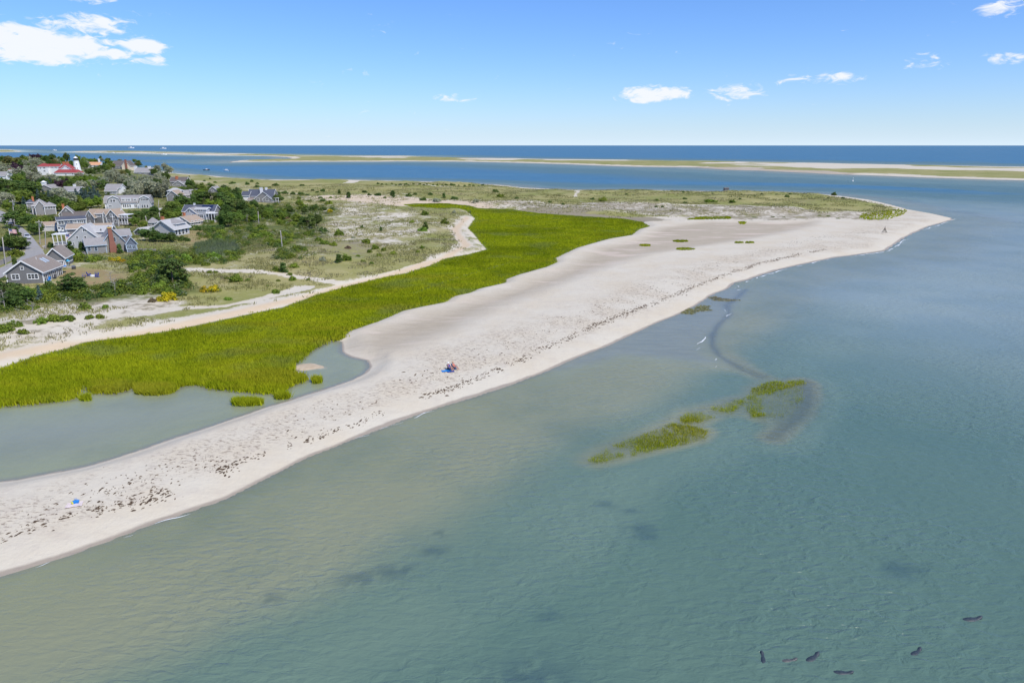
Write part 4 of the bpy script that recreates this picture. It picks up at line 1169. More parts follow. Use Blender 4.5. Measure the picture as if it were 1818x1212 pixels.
def build_houses():
    # the cottage nearest the beach
    h = House('shingle_cottage', 'dark shingled cottage with blue parasol and twin skylights nearest the beach', (10, 505), (75, 503))
    b = h.block(10, 75, 0, 10.6, 484, 463, 'gy', 'dark', 'brown', over=.4)
    h.win([(27.5, 491.5, 11, 8, 2), (58.5, 490.5, 16, 8, 3), (39, 476, 4.5, 5, 1)])
    for k, y in enumerate((6.2, 7.5)):
        m = MB(); sl = (b['zr'] - b['ze']) / (b['x1'] - b['xc'])
        xa, xb = b['xc'] + 1.1, b['xc'] + 2.5
        za, zb = b['zr'] - sl * 1.1 + .2, b['zr'] - sl * 2.5 + .2
        m.add([(xa, y, za), (xb, y, zb), (xb, y + .75, zb), (xa, y + .75, za), (xa, y, za + .12), (xb, y, zb + .12), (xb, y + .75, zb + .12), (xa, y + .75, za + .12)], [(0,3,2,1),(4,5,6,7),(0,1,5,4),(1,2,6,5),(2,3,7,6),(3,0,4,7)])
        m.build('skylight', M['skylight'], h.root)
    m = MB(); m.box(b['xc'] + .9, b['xc'] + 1.0, 5, 5.1, b['zr'] - .7, b['zr'] + .1); m.build('vent_pipe', M['trim'], h.root)
    h.rwin(b['x1'], [(1.3, 1.25, 1.6, 1.7, 2), (3.6, 1.25, .9, 1.9, 1), (6.2, 1.3, 1.8, 1.5, 2), (9.2, 1.15, 2.0, 1.9, 2)])
    m = MB(); m.box(b['x1'] + .05, b['x1'] + 3.6, .4, 7.5, -.6, .12); m.build('patio', M['deck'], h.root)
    # second cottage
    h = House('shingle_cottage', 'small shingled cottage with corner porch behind the skylight cottage', (79, 475), (114, 473.5))
    b = h.block(79, 114, 0, 7.2, 457.5, 441, 'gy', 'dark', 'brown', over=.4)
    h.win([(107, 466.5, 9, 6.5, 3)]); h.door(95, 466.5, 4.5, 8, 0)
    h.rwin(b['x1'], [(1.5, 1.2, 1.4, 1.8, 1), (4.8, 1.55, 3.4, 1.1, 4)])
    m = MB(); m.box(b['x0'] + 1, b['x1'] + 2.2, -1.8, -.003, -.5, .1); m.build('patio', M['deck'], h.root)
    # house with the tall brick chimney
    h = House('shingle_house', 'grey shingled house with tall tapering red brick chimney on its gable', (152, 453), (242, 446))
    h.block(152.5, 188, 0, 6.2, 436, 422.5, 'gx', 'grey', 'grey', 'bluetrim')
    b = h.block(182, 222, 1.4, 9.5, 430.5, 406, 'gy', 'grey', 'grey', 'bluetrim')
    h.block(206, 232, 4.5, 11.5, 419, 407, 'gx', 'grey', 'grey', 'bluetrim')
    s = h.block(224, 242, -.6, 3.6, 432, 420.5, 'gy', 'blue', 'grey', 'bluetrim')
    h.win([(158.5, 442, 3.6, 6.5, 1), (170.5, 442, 3.6, 6, 1)], 0, 'bluetrim')
    h.win([(203, 425, 4, 6.5, 1), (213.5, 422.5, 3, 4, 1)], 1.4, 'bluetrim')
    h.win([(229, 438.5, 8, 5, 3), (238, 438.5, 5, 5, 2)], -.6, 'bluetrim')
    x, zt = h.loc(194, 405, .9)
    xb, _ = h.loc(202, 446, .9)
    m = MB()
    m.add([(xb - 1.0, .35, -1), (xb + 1.0, .35, -1), (xb + 1.0, 1.36, -1), (xb - 1.0, 1.36, -1), (xb - 1.0, .35, 1.6), (xb + 1.0, .35, 1.6), (xb + 1.0, 1.36, 1.6), (xb - 1.0, 1.36, 1.6), (x - .6, .45, 3.6), (x + .75, .45, 3.6), (x + .75, 1.36, 3.6), (x - .6, 1.36, 3.6), (x - .5, .45, zt), (x + .5, .45, zt), (x + .5, 1.36, zt), (x - .5, 1.36, zt)],
          [(0,3,2,1)] + [f for k in (0, 4, 8) for f in ((k,k+1,k+5,k+4),(k+1,k+2,k+6,k+5),(k+2,k+3,k+7,k+6),(k+3,k,k+4,k+7))] + [(12,13,14,15)])
    ch = m.build('chimney', M['brick'], h.root, label='tall red brick chimney stepping out towards its foot')
    m = MB(); m.box(x - .65, x + .65, .3, 1.5, zt + .003, zt + .3); m.build('chimney_cap', simple_mat('ochre_clay', (.55, .36, .10)), ch)
    # pale house with the flag
    h = House('clapboard_house', 'large pale grey gabled house with white entrance deck and hanging flag', (118, 442), (178, 440))
    b = h.block(121, 176, 0, 9, 424, 401, 'gy', 'pale', 'light')
    h.block(160, 196, 3, 8.5, 411, 401, 'gx', 'pale', 'light')
    h.block(118, 196, 9.1, 13, 406, 397.5, 'gx', 'grey', 'tan')
    h.win([(150.5, 409, 6, 4.5, 2), (137, 421.5, 3.2, 4, 1), (151.5, 421.5, 3.2, 4, 1), (131, 433, 2.4, 4.5, 1)])
    h.win([(179, 408.5, 3, 4.5, 1)], 3.0)
    h.porch(93, 116, 1.0, 4.5, 417, 4, rail=True, z0=1.2)
    # low blue-grey house
    h = House('boarded_house', 'low blue-grey house with long white window band under slate roof', (101, 414), (152, 411))
    h.block(101, 152, 0, 7, 391, 384.5, 'gx', 'blue', 'slate')
    h.win([(108.5, 395.5, 8, 5, 2), (122, 393.5, 2.6, 2.6, 1), (133, 393.5, 5, 3.6, 2), (143, 393.5, 8, 3.6, 3)]); h.door(105, 406, 4.5, 8)
    h.door(111, 407, 3.5, 7)
    # whitewashed shed
    h = House('garden_shed', 'small whitewashed shed with brown roof beside the dark hedge', (74, 411), (98, 410), 'shed')
    h.block(74, 98, 0, 4.2, 401.5, 394, 'gx', 'wash', 'tan', over=.2)
    h.win([(93.5, 401, 3.5, 3.5, 1)]); h.door(80, 405, 3.2, 6)
    # many-gabled house
    h = House('gabled_house', 'dark shingled house with tan roof, twin gables and white two-storey porch', (152, 401), (209, 401))
    h.block(154, 207, 2, 9.5, 386, 371.5, 'gx', 'grey', 'tan')
    h.block(152.5, 166.5, 0, 6, 385, 374, 'gy', 'dark', 'tan')
    h.block(188.5, 208.5, -.4, 6, 384, 372.5, 'gy', 'dark', 'tan')
    h.block(168, 181, 1.5, 5, 379.5, 377.5, 'gx', 'dark', 'tan', over=.2)
    h.block(182.5, 187.5, 1.4, 5, 382, 376.5, 'gy', 'dark', 'tan', over=.15)
    h.win([(158.5, 381, 2.4, 5.5, 1), (159.5, 393.5, 2.2, 3.5, 1)])
    h.win([(173.5, 382.5, 8.5, 4, 4)], 1.5); h.win([(184.8, 382, 2.6, 3.6, 1)], 1.4)
    h.win([(170, 394.5, 2.6, 4.5, 1), (180, 393.5, 2.6, 4.5, 1), (185.6, 393.5, 2.8, 4, 1)], 2.0)
    h.win([(199, 382, 6.5, 5.5, 3), (193.8, 394, 3, 6, 1), (205.5, 393, 2.8, 5.5, 1)], -.4)
    h.porch(211, 226, .5, 5, 388.5, 4, z0=0.6); h.porch(211, 226, .5, 5, 382, 4, z0=h.loc(218, 388.5, .5)[1] + .26)
    # behind it
    h = House('shingle_house', 'dark gabled house with orange chimney left of the twin-gabled house', (104, 394), (152, 392))
    h.block(105, 131, 1, 8, 380, 367.5, 'gy', 'dark', 'grey')
    h.block(112, 156, -.5, 3, 386, 376, 'gx', 'dark', 'dark')
    h.chimney(111.5, 363, 5, .9, 'orangebrick', 2)
    h.win([(117.5, 373, 1.6, 2.4, 1)], 1.0)
    # hipped house by the road
    h = House('hipped_house', 'rambling grey house with hipped roofs above the road bend', (53, 383), (98, 381))
    h.block(56, 86, 3, 11, 366, 353, 'hip', 'grey', 'grey'); h.block(62, 80, .6, 7, 367.5, 356.5, 'gy', 'grey', 'grey')
    h.block(78, 98, 0, 7, 366.5, 358.5, 'hip', 'grey', 'grey'); h.block(47, 60, 5, 10, 360, 354, 'hip', 'grey', 'slate')
    h.win([(91.5, 368.5, 11, 4, 3), (82, 369, 4, 3.5, 1)]); h.chimney(57.5, 349.5, 7, .8, 'orangebrick', 3)
    # long gambrel house
    h = House('gambrel_house', 'long grey gambrel house with two curved gables and a row of dormers', (184, 372), (268, 370))
    h.block(186, 266, 1.4, 11, 361, 347, 'gamb_x', 'white', 'grey')
    h.block(190.5, 214, 0, 7, 361.5, 348, 'gamb_y', 'pale', 'grey'); h.block(246, 268, 0, 7, 361, 347.5, 'gamb_y', 'pale', 'grey')
    for xp in (219, 228.5, 240):
        h.block(xp - 3.4, xp + 3.4, 1.6, 5, 353, 351.5, 'gx', 'white', 'light', over=.15); h.win([(xp, 354.5, 3.8, 2.2, 2)], 1.6)
    h.win([(202.5, 356.5, 4, 3.5, 1), (197.5, 356.5, 3, 4, 1), (257, 354.5, 12, 3.6, 5), (253, 366, 2.4, 4.5, 1), (257, 366, 2.4, 4.5, 1), (262, 366, 2.4, 4.5, 1), (196, 366, 4, 3, 2)])
    h.win([(219.5, 365.5, 2.2, 4.5, 1), (223, 365.5, 2.2, 4.5, 1), (227, 365.5, 2.2, 4.5, 1), (231, 365.5, 2.2, 4.5, 1), (241, 365.5, 4, 4.5, 2)], 1.4)
    # bungalow
    h = House('bungalow', 'light grey bungalow with wide front gable, dormer and orange chimney', (268, 418), (308, 419))
    b = h.block(270, 308, 0, 9, 405.5, 391.5, 'gy', 'pale', 'light', over=.6)
    h.block(288, 312, 2.5, 8, 397, 387, 'hip', 'pale', 'grey')
    h.win([(286.5, 398, 7, 3, 4), (278, 410, 5, 4.5, 2)]); h.rwin(b['x1'], [(1.3, 1.2, 1.0, 1.6, 1), (3.1, 1.1, 1.2, 2.0, 1), (5.2, 1.1, 1.2, 2.0, 1), (7.2, 1.2, 1.2, 1.6, 1)])
    h.win([(305.5, 398.5, 8, 3, 3)], 2.5); h.chimney(288, 385.5, 6, .9, 'orangebrick', 3)
    h = House('garden_shed', 'low grey shed with shallow gable left of the bungalow', (239, 417), (257, 418), 'shed')
    h.block(239, 257, 0, 6.5, 411.5, 405, 'gy', 'dark', 'light', over=.3)
    h.door(248, 414, 4.5, 5, mat='deck')
    h = House('garden_turret', 'small grey pavilion with pointed hip roof behind the bungalow', (262, 404), (274, 404), 'pavilion')
    h.block(262, 274, 0, 3.4, 395, 386, 'hip', 'grey', 'grey', over=.3); h.win([(267, 397.5, 3.5, 2.2, 2)])
    # solar house
    h = House('shingle_house', 'two-storey grey house with dark solar panels and screened porch', (323, 395), (382, 395))
    b2 = h.block(324, 380, 4, 11, 375, 364, 'gx', 'grey', 'slate')
    h.block(325.5, 350, 0, 8, 379.5, 369.5, 'gy', 'pale', 'grey'); h.block(347, 366, .8, 5, 371.5, 368.5, 'gx', 'pale', 'light', over=.3)
    h.win([(334.5, 374.5, 3.2, 3.6, 1), (342.5, 382.5, 3.6, 4.2, 1)]); h.win([(354.5, 373.5, 10, 3, 3), (355.5, 383.5, 10, 5, 3)], .8)
    h.porch(365, 380, .2, 4, 379.5, 4, rail=True)
    m = MB(); x0, _ = h.loc(366, 385, 1.2); x1, _ = h.loc(379, 385, 1.2); m.box(x0, x1, 1.2, 1.26, 0, 2.4); m.build('screen', M['screen'], h.root)
    yc = b2['yc']; sl = (b2['zr'] - b2['ze']) / (b2['y1'] - yc)
    for k in range(4):
        xx = b2['x1'] - 1.2 - k * 1.25
        for r_ in range(2):
            ya = yc - .5 - r_ * 1.5; yb = ya - 1.4
            za = b2['zr'] - sl * (yc - ya) + .26; zb = b2['zr'] - sl * (yc - yb) + .26
            m = MB(); m.add([(xx - 1.15, yb, zb), (xx, yb, zb), (xx, ya, za), (xx - 1.15, ya, za), (xx - 1.15, yb, zb + .06), (xx, yb, zb + .06), (xx, ya, za + .06), (xx - 1.15, ya, za + .06)], [(0,3,2,1),(4,5,6,7),(0,1,5,4),(1,2,6,5),(2,3,7,6),(3,0,4,7)])
            m.build('solar_panel', M['panel'], h.root)
    h.chimney(345, 361.5, 7.5, .7, 'whitebrick', 3)
    h = House('shingle_cottage', 'small brown-roofed cottage in front of the solar-panel house', (308, 400), (338, 401))
    b = h.block(309, 337, 0, 8.5, 394, 385, 'gy', 'grey', 'tan'); h.win([(322.5, 391, 3, 4, 1), (331, 397, 3, 3.6, 1)]); h.chimney(326.5, 378, 7, .8, 'orangebrick', 2)
    h.rwin(b['x1'], [(1.5, 1.1, 1.0, 1.5, 1), (3.6, 1.1, 1.0, 1.5, 1), (5.7, 1.1, 1.0, 1.5, 1)])
    # blue roofed house at the dunes
    h = House('shingle_house', 'grey house with blue-black roof and nested front gables beside the dunes', (430, 359), (486, 359))
    h.block(440, 485, 4, 12, 348, 336.5, 'gx', 'grey', 'slate'); h.block(429, 442, 3, 9, 347, 340, 'gx', 'white', 'slate')
    h.block(452, 484, 0, 8, 352.5, 340.5, 'gy', 'grey', 'slate'); h.block(466.5, 482.5, -1.6, 2, 353.5, 347.5, 'gy', 'grey', 'slate')
    h.block(440, 453, 0, 4, 355.5, 351.5, 'gx', 'grey', 'brown')
    h.win([(458.5, 354.5, 4, 4.5, 2)], 0); h.win([(474.5, 354.5, 4.5, 4, 2)], -1.6)
    h.chimney(463.5, 333.5, 6, 1.4, 'whitebrick', 4); h.chimney(472.5, 333.5, 8, 1.1, 'whitebrick', 4)
    h.porch(485, 494, .5, 4, 352, 3)
    # smaller houses further off
    h = House('shingle_house', 'grey house with low front gable and tan chimney beside the far dunes', (301, 332), (334, 332))
    h.block(301, 330, 3, 10, 322, 314.5, 'gx', 'grey', 'dark'); h.block(307, 326, 0, 6, 327.5, 321, 'gy', 'grey', 'grey'); h.block(325, 334, 1, 7, 326, 322, 'hip', 'grey', 'light')
    h.win([(311, 329.2, 2.4, 2.4, 1), (316, 326.5, 3.4, 2.2, 2), (322, 329.2, 2.4, 2.4, 1)]); h.win([(328.5, 328.5, 3.6, 3, 2)], 1.0); h.chimney(313.5, 313, 5, 1.4, 'orangebrick', 4)
    h = House('shingle_cottage', 'brown-roofed cottage with white gable trim left of the tall evergreens', (295, 357), (318, 357))
    h.block(296, 316, 0, 8, 347, 338.5, 'gy', 'grey', 'tan'); h.block(297, 318, 8.2, 13, 339, 333.5, 'hip', 'grey', 'light')
    h.win([(302, 345, 2, 2.6, 1), (309, 351, 3, 3, 2)])
    h = House('shingle_cottage', 'grey-roofed cottage with white windows half hidden by evergreens', (327, 353), (353, 352))
    h.block(328, 344, 1, 7, 346, 337.5, 'gx', 'grey', 'grey'); h.block(340, 352, 0, 6, 345.5, 336.5, 'gx', 'grey', 'grey')
    h.win([(336, 349, 8, 3, 4)], 1.0)
    h = House('shingle_cottage', 'small grey cottage with bright gable edges behind the evergreens', (370, 344), (386, 344))
    h.block(370, 386, 0, 7, 338.5, 331.5, 'gy', 'grey', 'grey'); h.win([(377.5, 338.5, 2.2, 2.6, 1)])
    h = House('clapboard_house', 'pale house with two stepped grey roof bands above the gambrel house', (187, 345), (212, 345))
    h.block(187, 213, 3, 9, 333.5, 327, 'gx', 'white', 'grey'); h.block(186, 206, 0, 4, 339, 334.5, 'gx', 'pale', 'grey')
    h.win([(206.5, 334.5, 3, 2, 2)], 3.0); h.win([(196, 342, 5, 2.6, 2)], 0); h.door(190, 342, 2, 4)
    h = House('clapboard_house', 'white gabled house with orange chimney at the left edge of town', (-8, 320), (25, 320))
    h.block(-10, 15, 1, 8, 312, 305, 'gx', 'white', 'grey'); h.block(10, 25, 0, 8, 312, 302, 'gy', 'white', 'light')
    h.win([(14.5, 312, 3, 2.4, 2), (22, 312.5, 2.4, 2.4, 1)]); h.chimney(17, 300.5, 5, 1.2, 'orangebrick', 4)
    h = House('shingle_house', 'grey house with white cupola on its ridge among the spruces', (67, 340), (92, 340))
    h.block(68, 91, 0, 10, 334, 328.5, 'gy', 'grey', 'grey')
    x, z = h.loc(78.5, 329, 1.5)
    m = MB(); m.box(x - 1.0, x + 1.0, .5, 2.5, z - .6, z + 1.7); cu = m.build('cupola', M['trim'], h.root)
    m = MB(); m.add([(x - 1.3, .2, z + 1.702), (x + 1.3, .2, z + 1.702), (x + 1.3, 2.8, z + 1.702), (x - 1.3, 2.8, z + 1.702), (x, 1.5, z + 2.9)], [(0,3,2,1),(0,1,4),(1,2,4),(2,3,4),(3,0,4)]); m.build('cupola_roof', M['trim'], cu)
    h = House('shingle_house', 'grey roofed house behind silver trees right of the cupola house', (108, 344), (138, 344))
    h.block(108, 138, 0, 9, 339, 331.5, 'gx', 'pale', 'grey'); h.chimney(132, 327.5, 5, 1.2, 'whitebrick', 4); h.win([(125, 342, 3, 2.4, 2)])
    h = House('clapboard_cottage', 'tiny white flat-topped cottage left of the gambrel house', (156, 353), (168, 353))
    h.block(156, 168, 0, 5, 347, 344, 'hip', 'white', 'light', over=.2); h.win([(162, 349.5, 2.4, 2.4, 1)])
    h = House('clapboard_cottage', 'little white hut beside the leaning pole above the bungalow', (281, 379), (290, 379), 'hut')
    h.block(281, 289.5, 0, 3, 373.5, 370, 'gx', 'white', 'light', over=.2); h.win([(285.5, 375.2, 3, 1.6, 2)])
    h = House('clapboard_house', 'white house with orange roof in the trees right of the lighthouse', (156, 298), (178, 298))
    h.block(156, 177, 0, 8, 293, 288, 'gx', 'white', 'orange'); h.win([(161.5, 295, 2.2, 1.8, 1), (168, 295, 2.2, 1.8, 1)]); h.chimney(175.3, 282, 4, 1.3, 'whitebrick', 3)
    h = House('gabled_house', 'dark roofed house with cream gable and red brick chimney by the water', (199, 300.5), (232, 300.5))
    h.block(199, 220, 1, 12, 295, 285.5, 'gx', 'dark', 'dark'); h.block(216, 231.5, 0, 10, 294.5, 285.5, 'gy', 'cream', 'dark')
    h.chimney(222.3, 283.5, -.5, 1.8, 'brick', 0, .9); h.win([(206, 297, 2.2, 2, 1), (211, 297, 2.2, 2, 1)], 1.0)
    h = House('shingle_house', 'long grey roofed house with a white chimney at each end', (238, 310), (268, 310))
    h.block(238, 267, 0, 11, 306, 298, 'gx', 'grey', 'grey'); h.chimney(240.5, 295.5, 5.5, 2.0, 'whitebrick', 3); h.chimney(264.8, 295.5, 5.5, 2.0, 'whitebrick', 3)
    h.win([(248, 308, 3, 1.8, 2), (258, 308, 3, 1.8, 2)])
    # keeper's house
    h = House('keepers_house', 'large white station building with red roofs left of the lighthouse', (66, 311.5), (142, 311.5))
    h.block(66, 84, 4, 10, 296, 290, 'hip', 'white', 'red'); h.block(83, 106, 6, 11, 295.5, 291.5, 'gx', 'white', 'red')
    h.block(104, 125, 3, 10, 299.5, 289.5, 'hip', 'white', 'red'); h.block(106, 128, 1.4, 4, 301, 293.5, 'gy', 'white', 'red')
    h.block(96, 142, -6, -1, 307, 301, 'hip', 'white', 'red')
    h.win([(78.5, 298, 3, 2.2, 2), (79, 303.5, 3, 2.2, 2), (72, 299, 1.4, 2, 1)], 4.0); h.win([(92.5, 297.5, 1.4, 2, 1), (99.5, 297.5, 1.4, 2, 1), (87.5, 303, 1.8, 2, 1)], 6.0)
    h.win([(120, 297.5, 1.2, 2, 1), (122.5, 297.5, 1.2, 2, 1)], 1.4); h.win([(117, 310, 1.8, 2.2, 1), (129, 309, 1.6, 2, 1), (137, 309, 1.6, 2, 1)], -6.0)
    for xp in (113, 119):
        h.chimney(xp, 287.5, 6.5, 1.5, 'orangebrick', 5)

def build_lighthouse():
    p = PzN([(138, 304)])[0]
    root = empty('lighthouse', (p[0], p[1], p[2]), .4, label='white tapering lighthouse tower with dark lantern room beside red roofs', cat='lighthouse')
    cP, sP, v_ = math.cos(PITCH), math.sin(PITCH), (606 - 277.5) / FPX
    k_ = (p[1] * (v_ * cP - sP) / (cP + v_ * sP) + CAM_H - p[2]) / 15.9
    root.scale = (k_, k_, k_)
    MB().lathe([(3.9, -2), (3.75, 0), (2.55, 11.2), (2.9, 11.5), (2.9, 11.7)], 20).build('tower', M['trim'], root, smooth=False)
    MB().lathe([(3.0, 11.705), (3.0, 11.95), (2.4, 11.96)], 20).build('gallery', M['screen'], root)
    mb = MB()
    for k in range(16):
        w = 2 * math.pi * k / 16
        mb.box(2.9 * math.cos(w) - .04, 2.9 * math.cos(w) + .04, 2.9 * math.sin(w) - .04, 2.9 * math.sin(w) + .04, 11.951, 13.0)
    for k in range(16):
        a = 2 * math.pi * k / 16; b = 2 * math.pi * (k + 1) / 16
        mb.beam((2.9 * math.cos(a), 2.9 * math.sin(a), 13.0), (2.9 * math.cos(b), 2.9 * math.sin(b), 13.0), .09)
    mb.build('railing', M['screen'], root)
    MB().lathe([(1.9, 11.97), (1.9, 14.0)], 14).build('lantern_glass', M['glass'], root)
    mb = MB()
    for k in range(10):
        w = 2 * math.pi * k / 10
        mb.box(1.93 * math.cos(w) - .06, 1.93 * math.cos(w) + .06, 1.93 * math.sin(w) - .06, 1.93 * math.sin(w) + .06, 11.972, 14.0)
    mb.build('lantern_bars', M['screen'], root)
    MB().lathe([(2.2, 14.002), (2.1, 14.3), (1.5, 14.9), (.7, 15.3), (.25, 15.5), (.2, 15.9)], 14).build('dome', M['trim'], root, smooth=True)
    rot = -.4 - math.radians(35)
    for z in (3.2, 7.6):
        r = 3.75 - (z / 11.2) * 1.2
        o = MB().box(-.45, .45, -.2, .12, -.7, .7).build('window', M['trim'], root)
        o.location = (r * math.cos(-1.35), r * math.sin(-1.35), z); o.rotation_euler = (0, 0, -1.35 + math.pi / 2)
        MB().box(-.3, .3, -.22, -.201, -.55, .55).build('pane', M['glass'], o)
    HOUSE_BOX.append([131, 144, 278, 303, float(p[1])])

build_houses()
build_lighthouse()
# ------------------------------------------------------------------ plants: placing
PLANTS = []   # records for the labels: dict(obj, kind, px, y, size)
LANDMARKS = [  # px, py, phrase
(42,485,'the skylight cottage'),(105,462,'the small porch cottage'),(195,438,'the brick-chimney house'),(145,425,'the pale flag house'),(125,402,'the blue house'),(185,390,'the twin-gabled house'),(128,380,'the orange-chimney house'),(75,370,'the hipped grey house'),(225,360,'the long gambrel house'),(290,405,'the bungalow'),(350,382,'the solar-panel house'),(458,348,'the blue-roofed house'),(317,325,'the dune-side gabled house'),(305,350,'the brown-roofed cottage'),(340,347,'the hidden cottage'),(200,337,'the stepped-roof house'),(10,312,'the leftmost white house'),(78,334,'the cupola house'),(125,338,'the spruce-hidden roof'),(100,300,'the red-roofed station'),(138,290,'the lighthouse'),(167,293,'the orange-roofed house'),(215,294,'the cream-gabled house'),(252,304,'the twin-chimney house'),(160,490,'the blue chairs'),(40,432,'the road bend'),(12,446,'the parked dark car'),(300,470,'the big lone pine'),(365,517,'the yellow bushes'),(620,440,'the grey heath patch'),(460,390,'the middle pole'),(500,425,'the right-hand pole'),(750,370,'the upper marsh end'),(700,345,'the tall dune cedar'),(850,345,'the mid far dunes'),(1050,350,'the sandy gap'),(1290,340,'the dune hut'),(1450,350,'the point'),(100,565,'the pale sand strip'),(810,415,'the path bend'),(500,485,'the straw grass slope'),(560,340,'the far dune edge'),(410,325,'the far dune shrubs')]
KINDNAME = {'oak': ('broadleaf_tree', 'mid-green leafy tree'), 'dark': ('broadleaf_tree', 'dark green bushy tree'), 'bright': ('broadleaf_tree', 'bright green leafy tree'), 'olive': ('broadleaf_tree', 'olive green tree'), 'silver': ('willow_tree', 'silvery grey-green tree'), 'purple': ('beech_tree', 'dark purple tree'), 'spruce': ('spruce_tree', 'blue-green spruce'), 'pine': ('pine_tree', 'dark layered pine'), 'cedar': ('cedar_tree', 'small upright cedar'), 'gold_tree': ('broadleaf_tree', 'yellowish tree'),
            's': ('shrub', 'low green shrub'), 'd': ('shrub', 'dark green shrub'), 'y': ('shrub', 'bright green spreading shrub'), 'g': ('flowering_shrub', 'yellow flowering bush'), 'b': ('shrub', 'grey-green shrub'), 'o': ('shrub', 'brownish shrub')}
SK = {'s': 'shrub', 'd': 'dark_shrub', 'y': 'bright_shrub', 'g': 'gold_shrub', 'b': 'silver_shrub', 'o': 'brown_shrub'}

def add_tree(p, kind, H, wf, px=None):
    crown, trunk, h0 = TREES[kind][random.randrange(3)]
    k = H / h0
    root = empty(KINDNAME[kind][0], (p[0], p[1], p[2] - .1), random.uniform(0, 6.28), cat='tree')
    root.scale = (k * wf, k * wf * random.uniform(.9, 1.1), k)
    c = bpy.data.objects.new('crown', crown); c.parent = root; COL.objects.link(c)
    t = bpy.data.objects.new('trunk', trunk); t.parent = root; COL.objects.link(t)
    qx, qy = to_px(p[0], p[1], p[2] + H * .5)
    PLANTS.append(dict(o=root, kind=kind, px=qx, py=to_px(p[0], p[1], p[2])[1], size=H, tree=True))

def add_shrub(p, kind, w, hh=None):
    me = SHRUBS[SK[kind]][random.randrange(4)]
    o = bpy.data.objects.new(KINDNAME[kind][0], me)
    COL.objects.link(o)
    o.location = (p[0], p[1], p[2] - .06)
    o.rotation_euler = (0, 0, random.uniform(0, 6.28))
    if kind == 'g': w *= 1.25; hh = w * .55
    hh = hh or min(w * .50, 2.6) * random.uniform(.85, 1.15)
    o.scale = (w * .5, w * .5 * random.uniform(.8, 1.1), hh)
    o['category'] = 'shrub'
    qx, qy = to_px(p[0], p[1], p[2])
    PLANTS.append(dict(o=o, kind=kind, px=qx, py=qy, size=w, tree=False))

TP = PO([(a, b) for a, b, *_ in TREE_TOPS], [t[3] for t in TREE_TOPS])
for p, (a, b, kind, H, wf) in zip(TP, TREE_TOPS):
    add_tree(p, kind, H, wf)
SP = PzN([(a, b) for a, b, *_ in SHRUB_AT])
for p, (a, b, w, kind) in zip(SP, SHRUB_AT):
    sc = FPX / (p[1] * math.cos(PITCH) + (CAM_H - p[2]) * math.sin(PITCH))
    add_shrub(p, kind, w / sc * 1.08)
occupied = [(q['o'].location.x, q['o'].location.y) for q in PLANTS]
YARD = [(100,470),(225,474),(226,494),(165,509),(110,514),(75,508),(70,480)]
def clear_of_houses(px, py, Y, hpx):
    for x0, x1, ytop, ybase, hy in HOUSE_BOX:
        if x0 - 2 < px < x1 + 2 and Y < hy + 9:
            if py - hpx < ybase - 1.5: return False
    return True
for poly, n, (w0, w1), kinds in SCRUB:
    kinds = kinds.split()
    xs = [p[0] for p in poly]; ys = [p[1] for p in poly]
    cand = []
    while len(cand) < n * 3:
        a, b = random.uniform(min(xs), max(xs)), random.uniform(min(ys), max(ys))
        if inpoly(a, b, poly) and not inpoly(a, b, YARD): cand.append((a, b))
    PP = PzN(cand); got = 0; mine = []
    for p, (a, b) in zip(PP, cand):
        w = random.uniform(w0, w1) * 1.15
        sc = FPX / (p[1] * math.cos(PITCH) + (CAM_H - p[2]) * math.sin(PITCH))
        if any((p[0] - x) ** 2 + (p[1] - y) ** 2 < (w * .42) ** 2 for x, y in mine): continue
        if not clear_of_houses(a, b, p[1], w * .45 * sc): continue
        add_shrub(p, random.choice(kinds), w); mine.append((p[0], p[1])); got += 1
        if got >= n: break
# the wood round the houses, filled in behind the trees placed one by one
WOODS = [([(0,352),(60,345),(110,348),(180,350),(178,362),(110,372),(50,362),(0,372)], 22, 'dark oak bright pine oak', (4.5, 7)),
         ([(0,310),(60,315),(120,322),(190,322),(185,345),(120,350),(60,346),(0,345)], 44, 'pine dark silver oak spruce', (5, 7.5)),
         ([(0,292),(60,296),(64,312),(30,318),(0,312)], 8, 'silver silver oak dark', (5.5, 8)),
         ([(0,283),(130,281),(200,286),(240,292),(300,300),(296,312),(200,304),(150,300),(60,294),(0,292)], 46, 'dark oak silver olive dark', (6, 9)),
         ([(215,310),(300,312),(296,345),(262,346),(230,340),(215,330)], 28, 'silver silver dark', (5, 8)),
         ([(300,330),(350,335),(430,345),(440,360),(420,380),(390,372),(385,352),(300,362)], 34, 'dark pine oak dark bright', (4, 7)),
         ([(225,370),(300,378),(320,376),(322,384),(280,392),(262,384),(228,384)], 20, 'pine dark oak', (3, 4.6)),
         ([(385,378),(440,372),(470,376),(520,388),(470,394),(430,400),(395,404),(388,392)], 34, 'dark oak pine bright', (2.8, 4.4))]
for poly, n, kinds, (h0, h1) in WOODS:
    kinds = kinds.split()
    xs = [p[0] for p in poly]; ys = [p[1] for p in poly]
    cand = []
    while len(cand) < n * 4:
        a, b = random.uniform(min(xs), max(xs)), random.uniform(min(ys), max(ys))
        if inpoly(a, b, poly): cand.append((a, b))
    got = 0
    for p, (a, b) in zip(PzN(cand), cand):
        H = random.uniform(h0, h1)
        sc = FPX / (p[1] * math.cos(PITCH) + (CAM_H - p[2]) * math.sin(PITCH))
        if not clear_of_houses(a, b, p[1], H * sc): continue
        if sdf(np.array([p[0]]), np.array([p[1]]), ROAD)[0] > -3: continue
        add_tree(p, random.choice(kinds), H, random.uniform(1.0, 1.3)); got += 1
        if got >= n: break

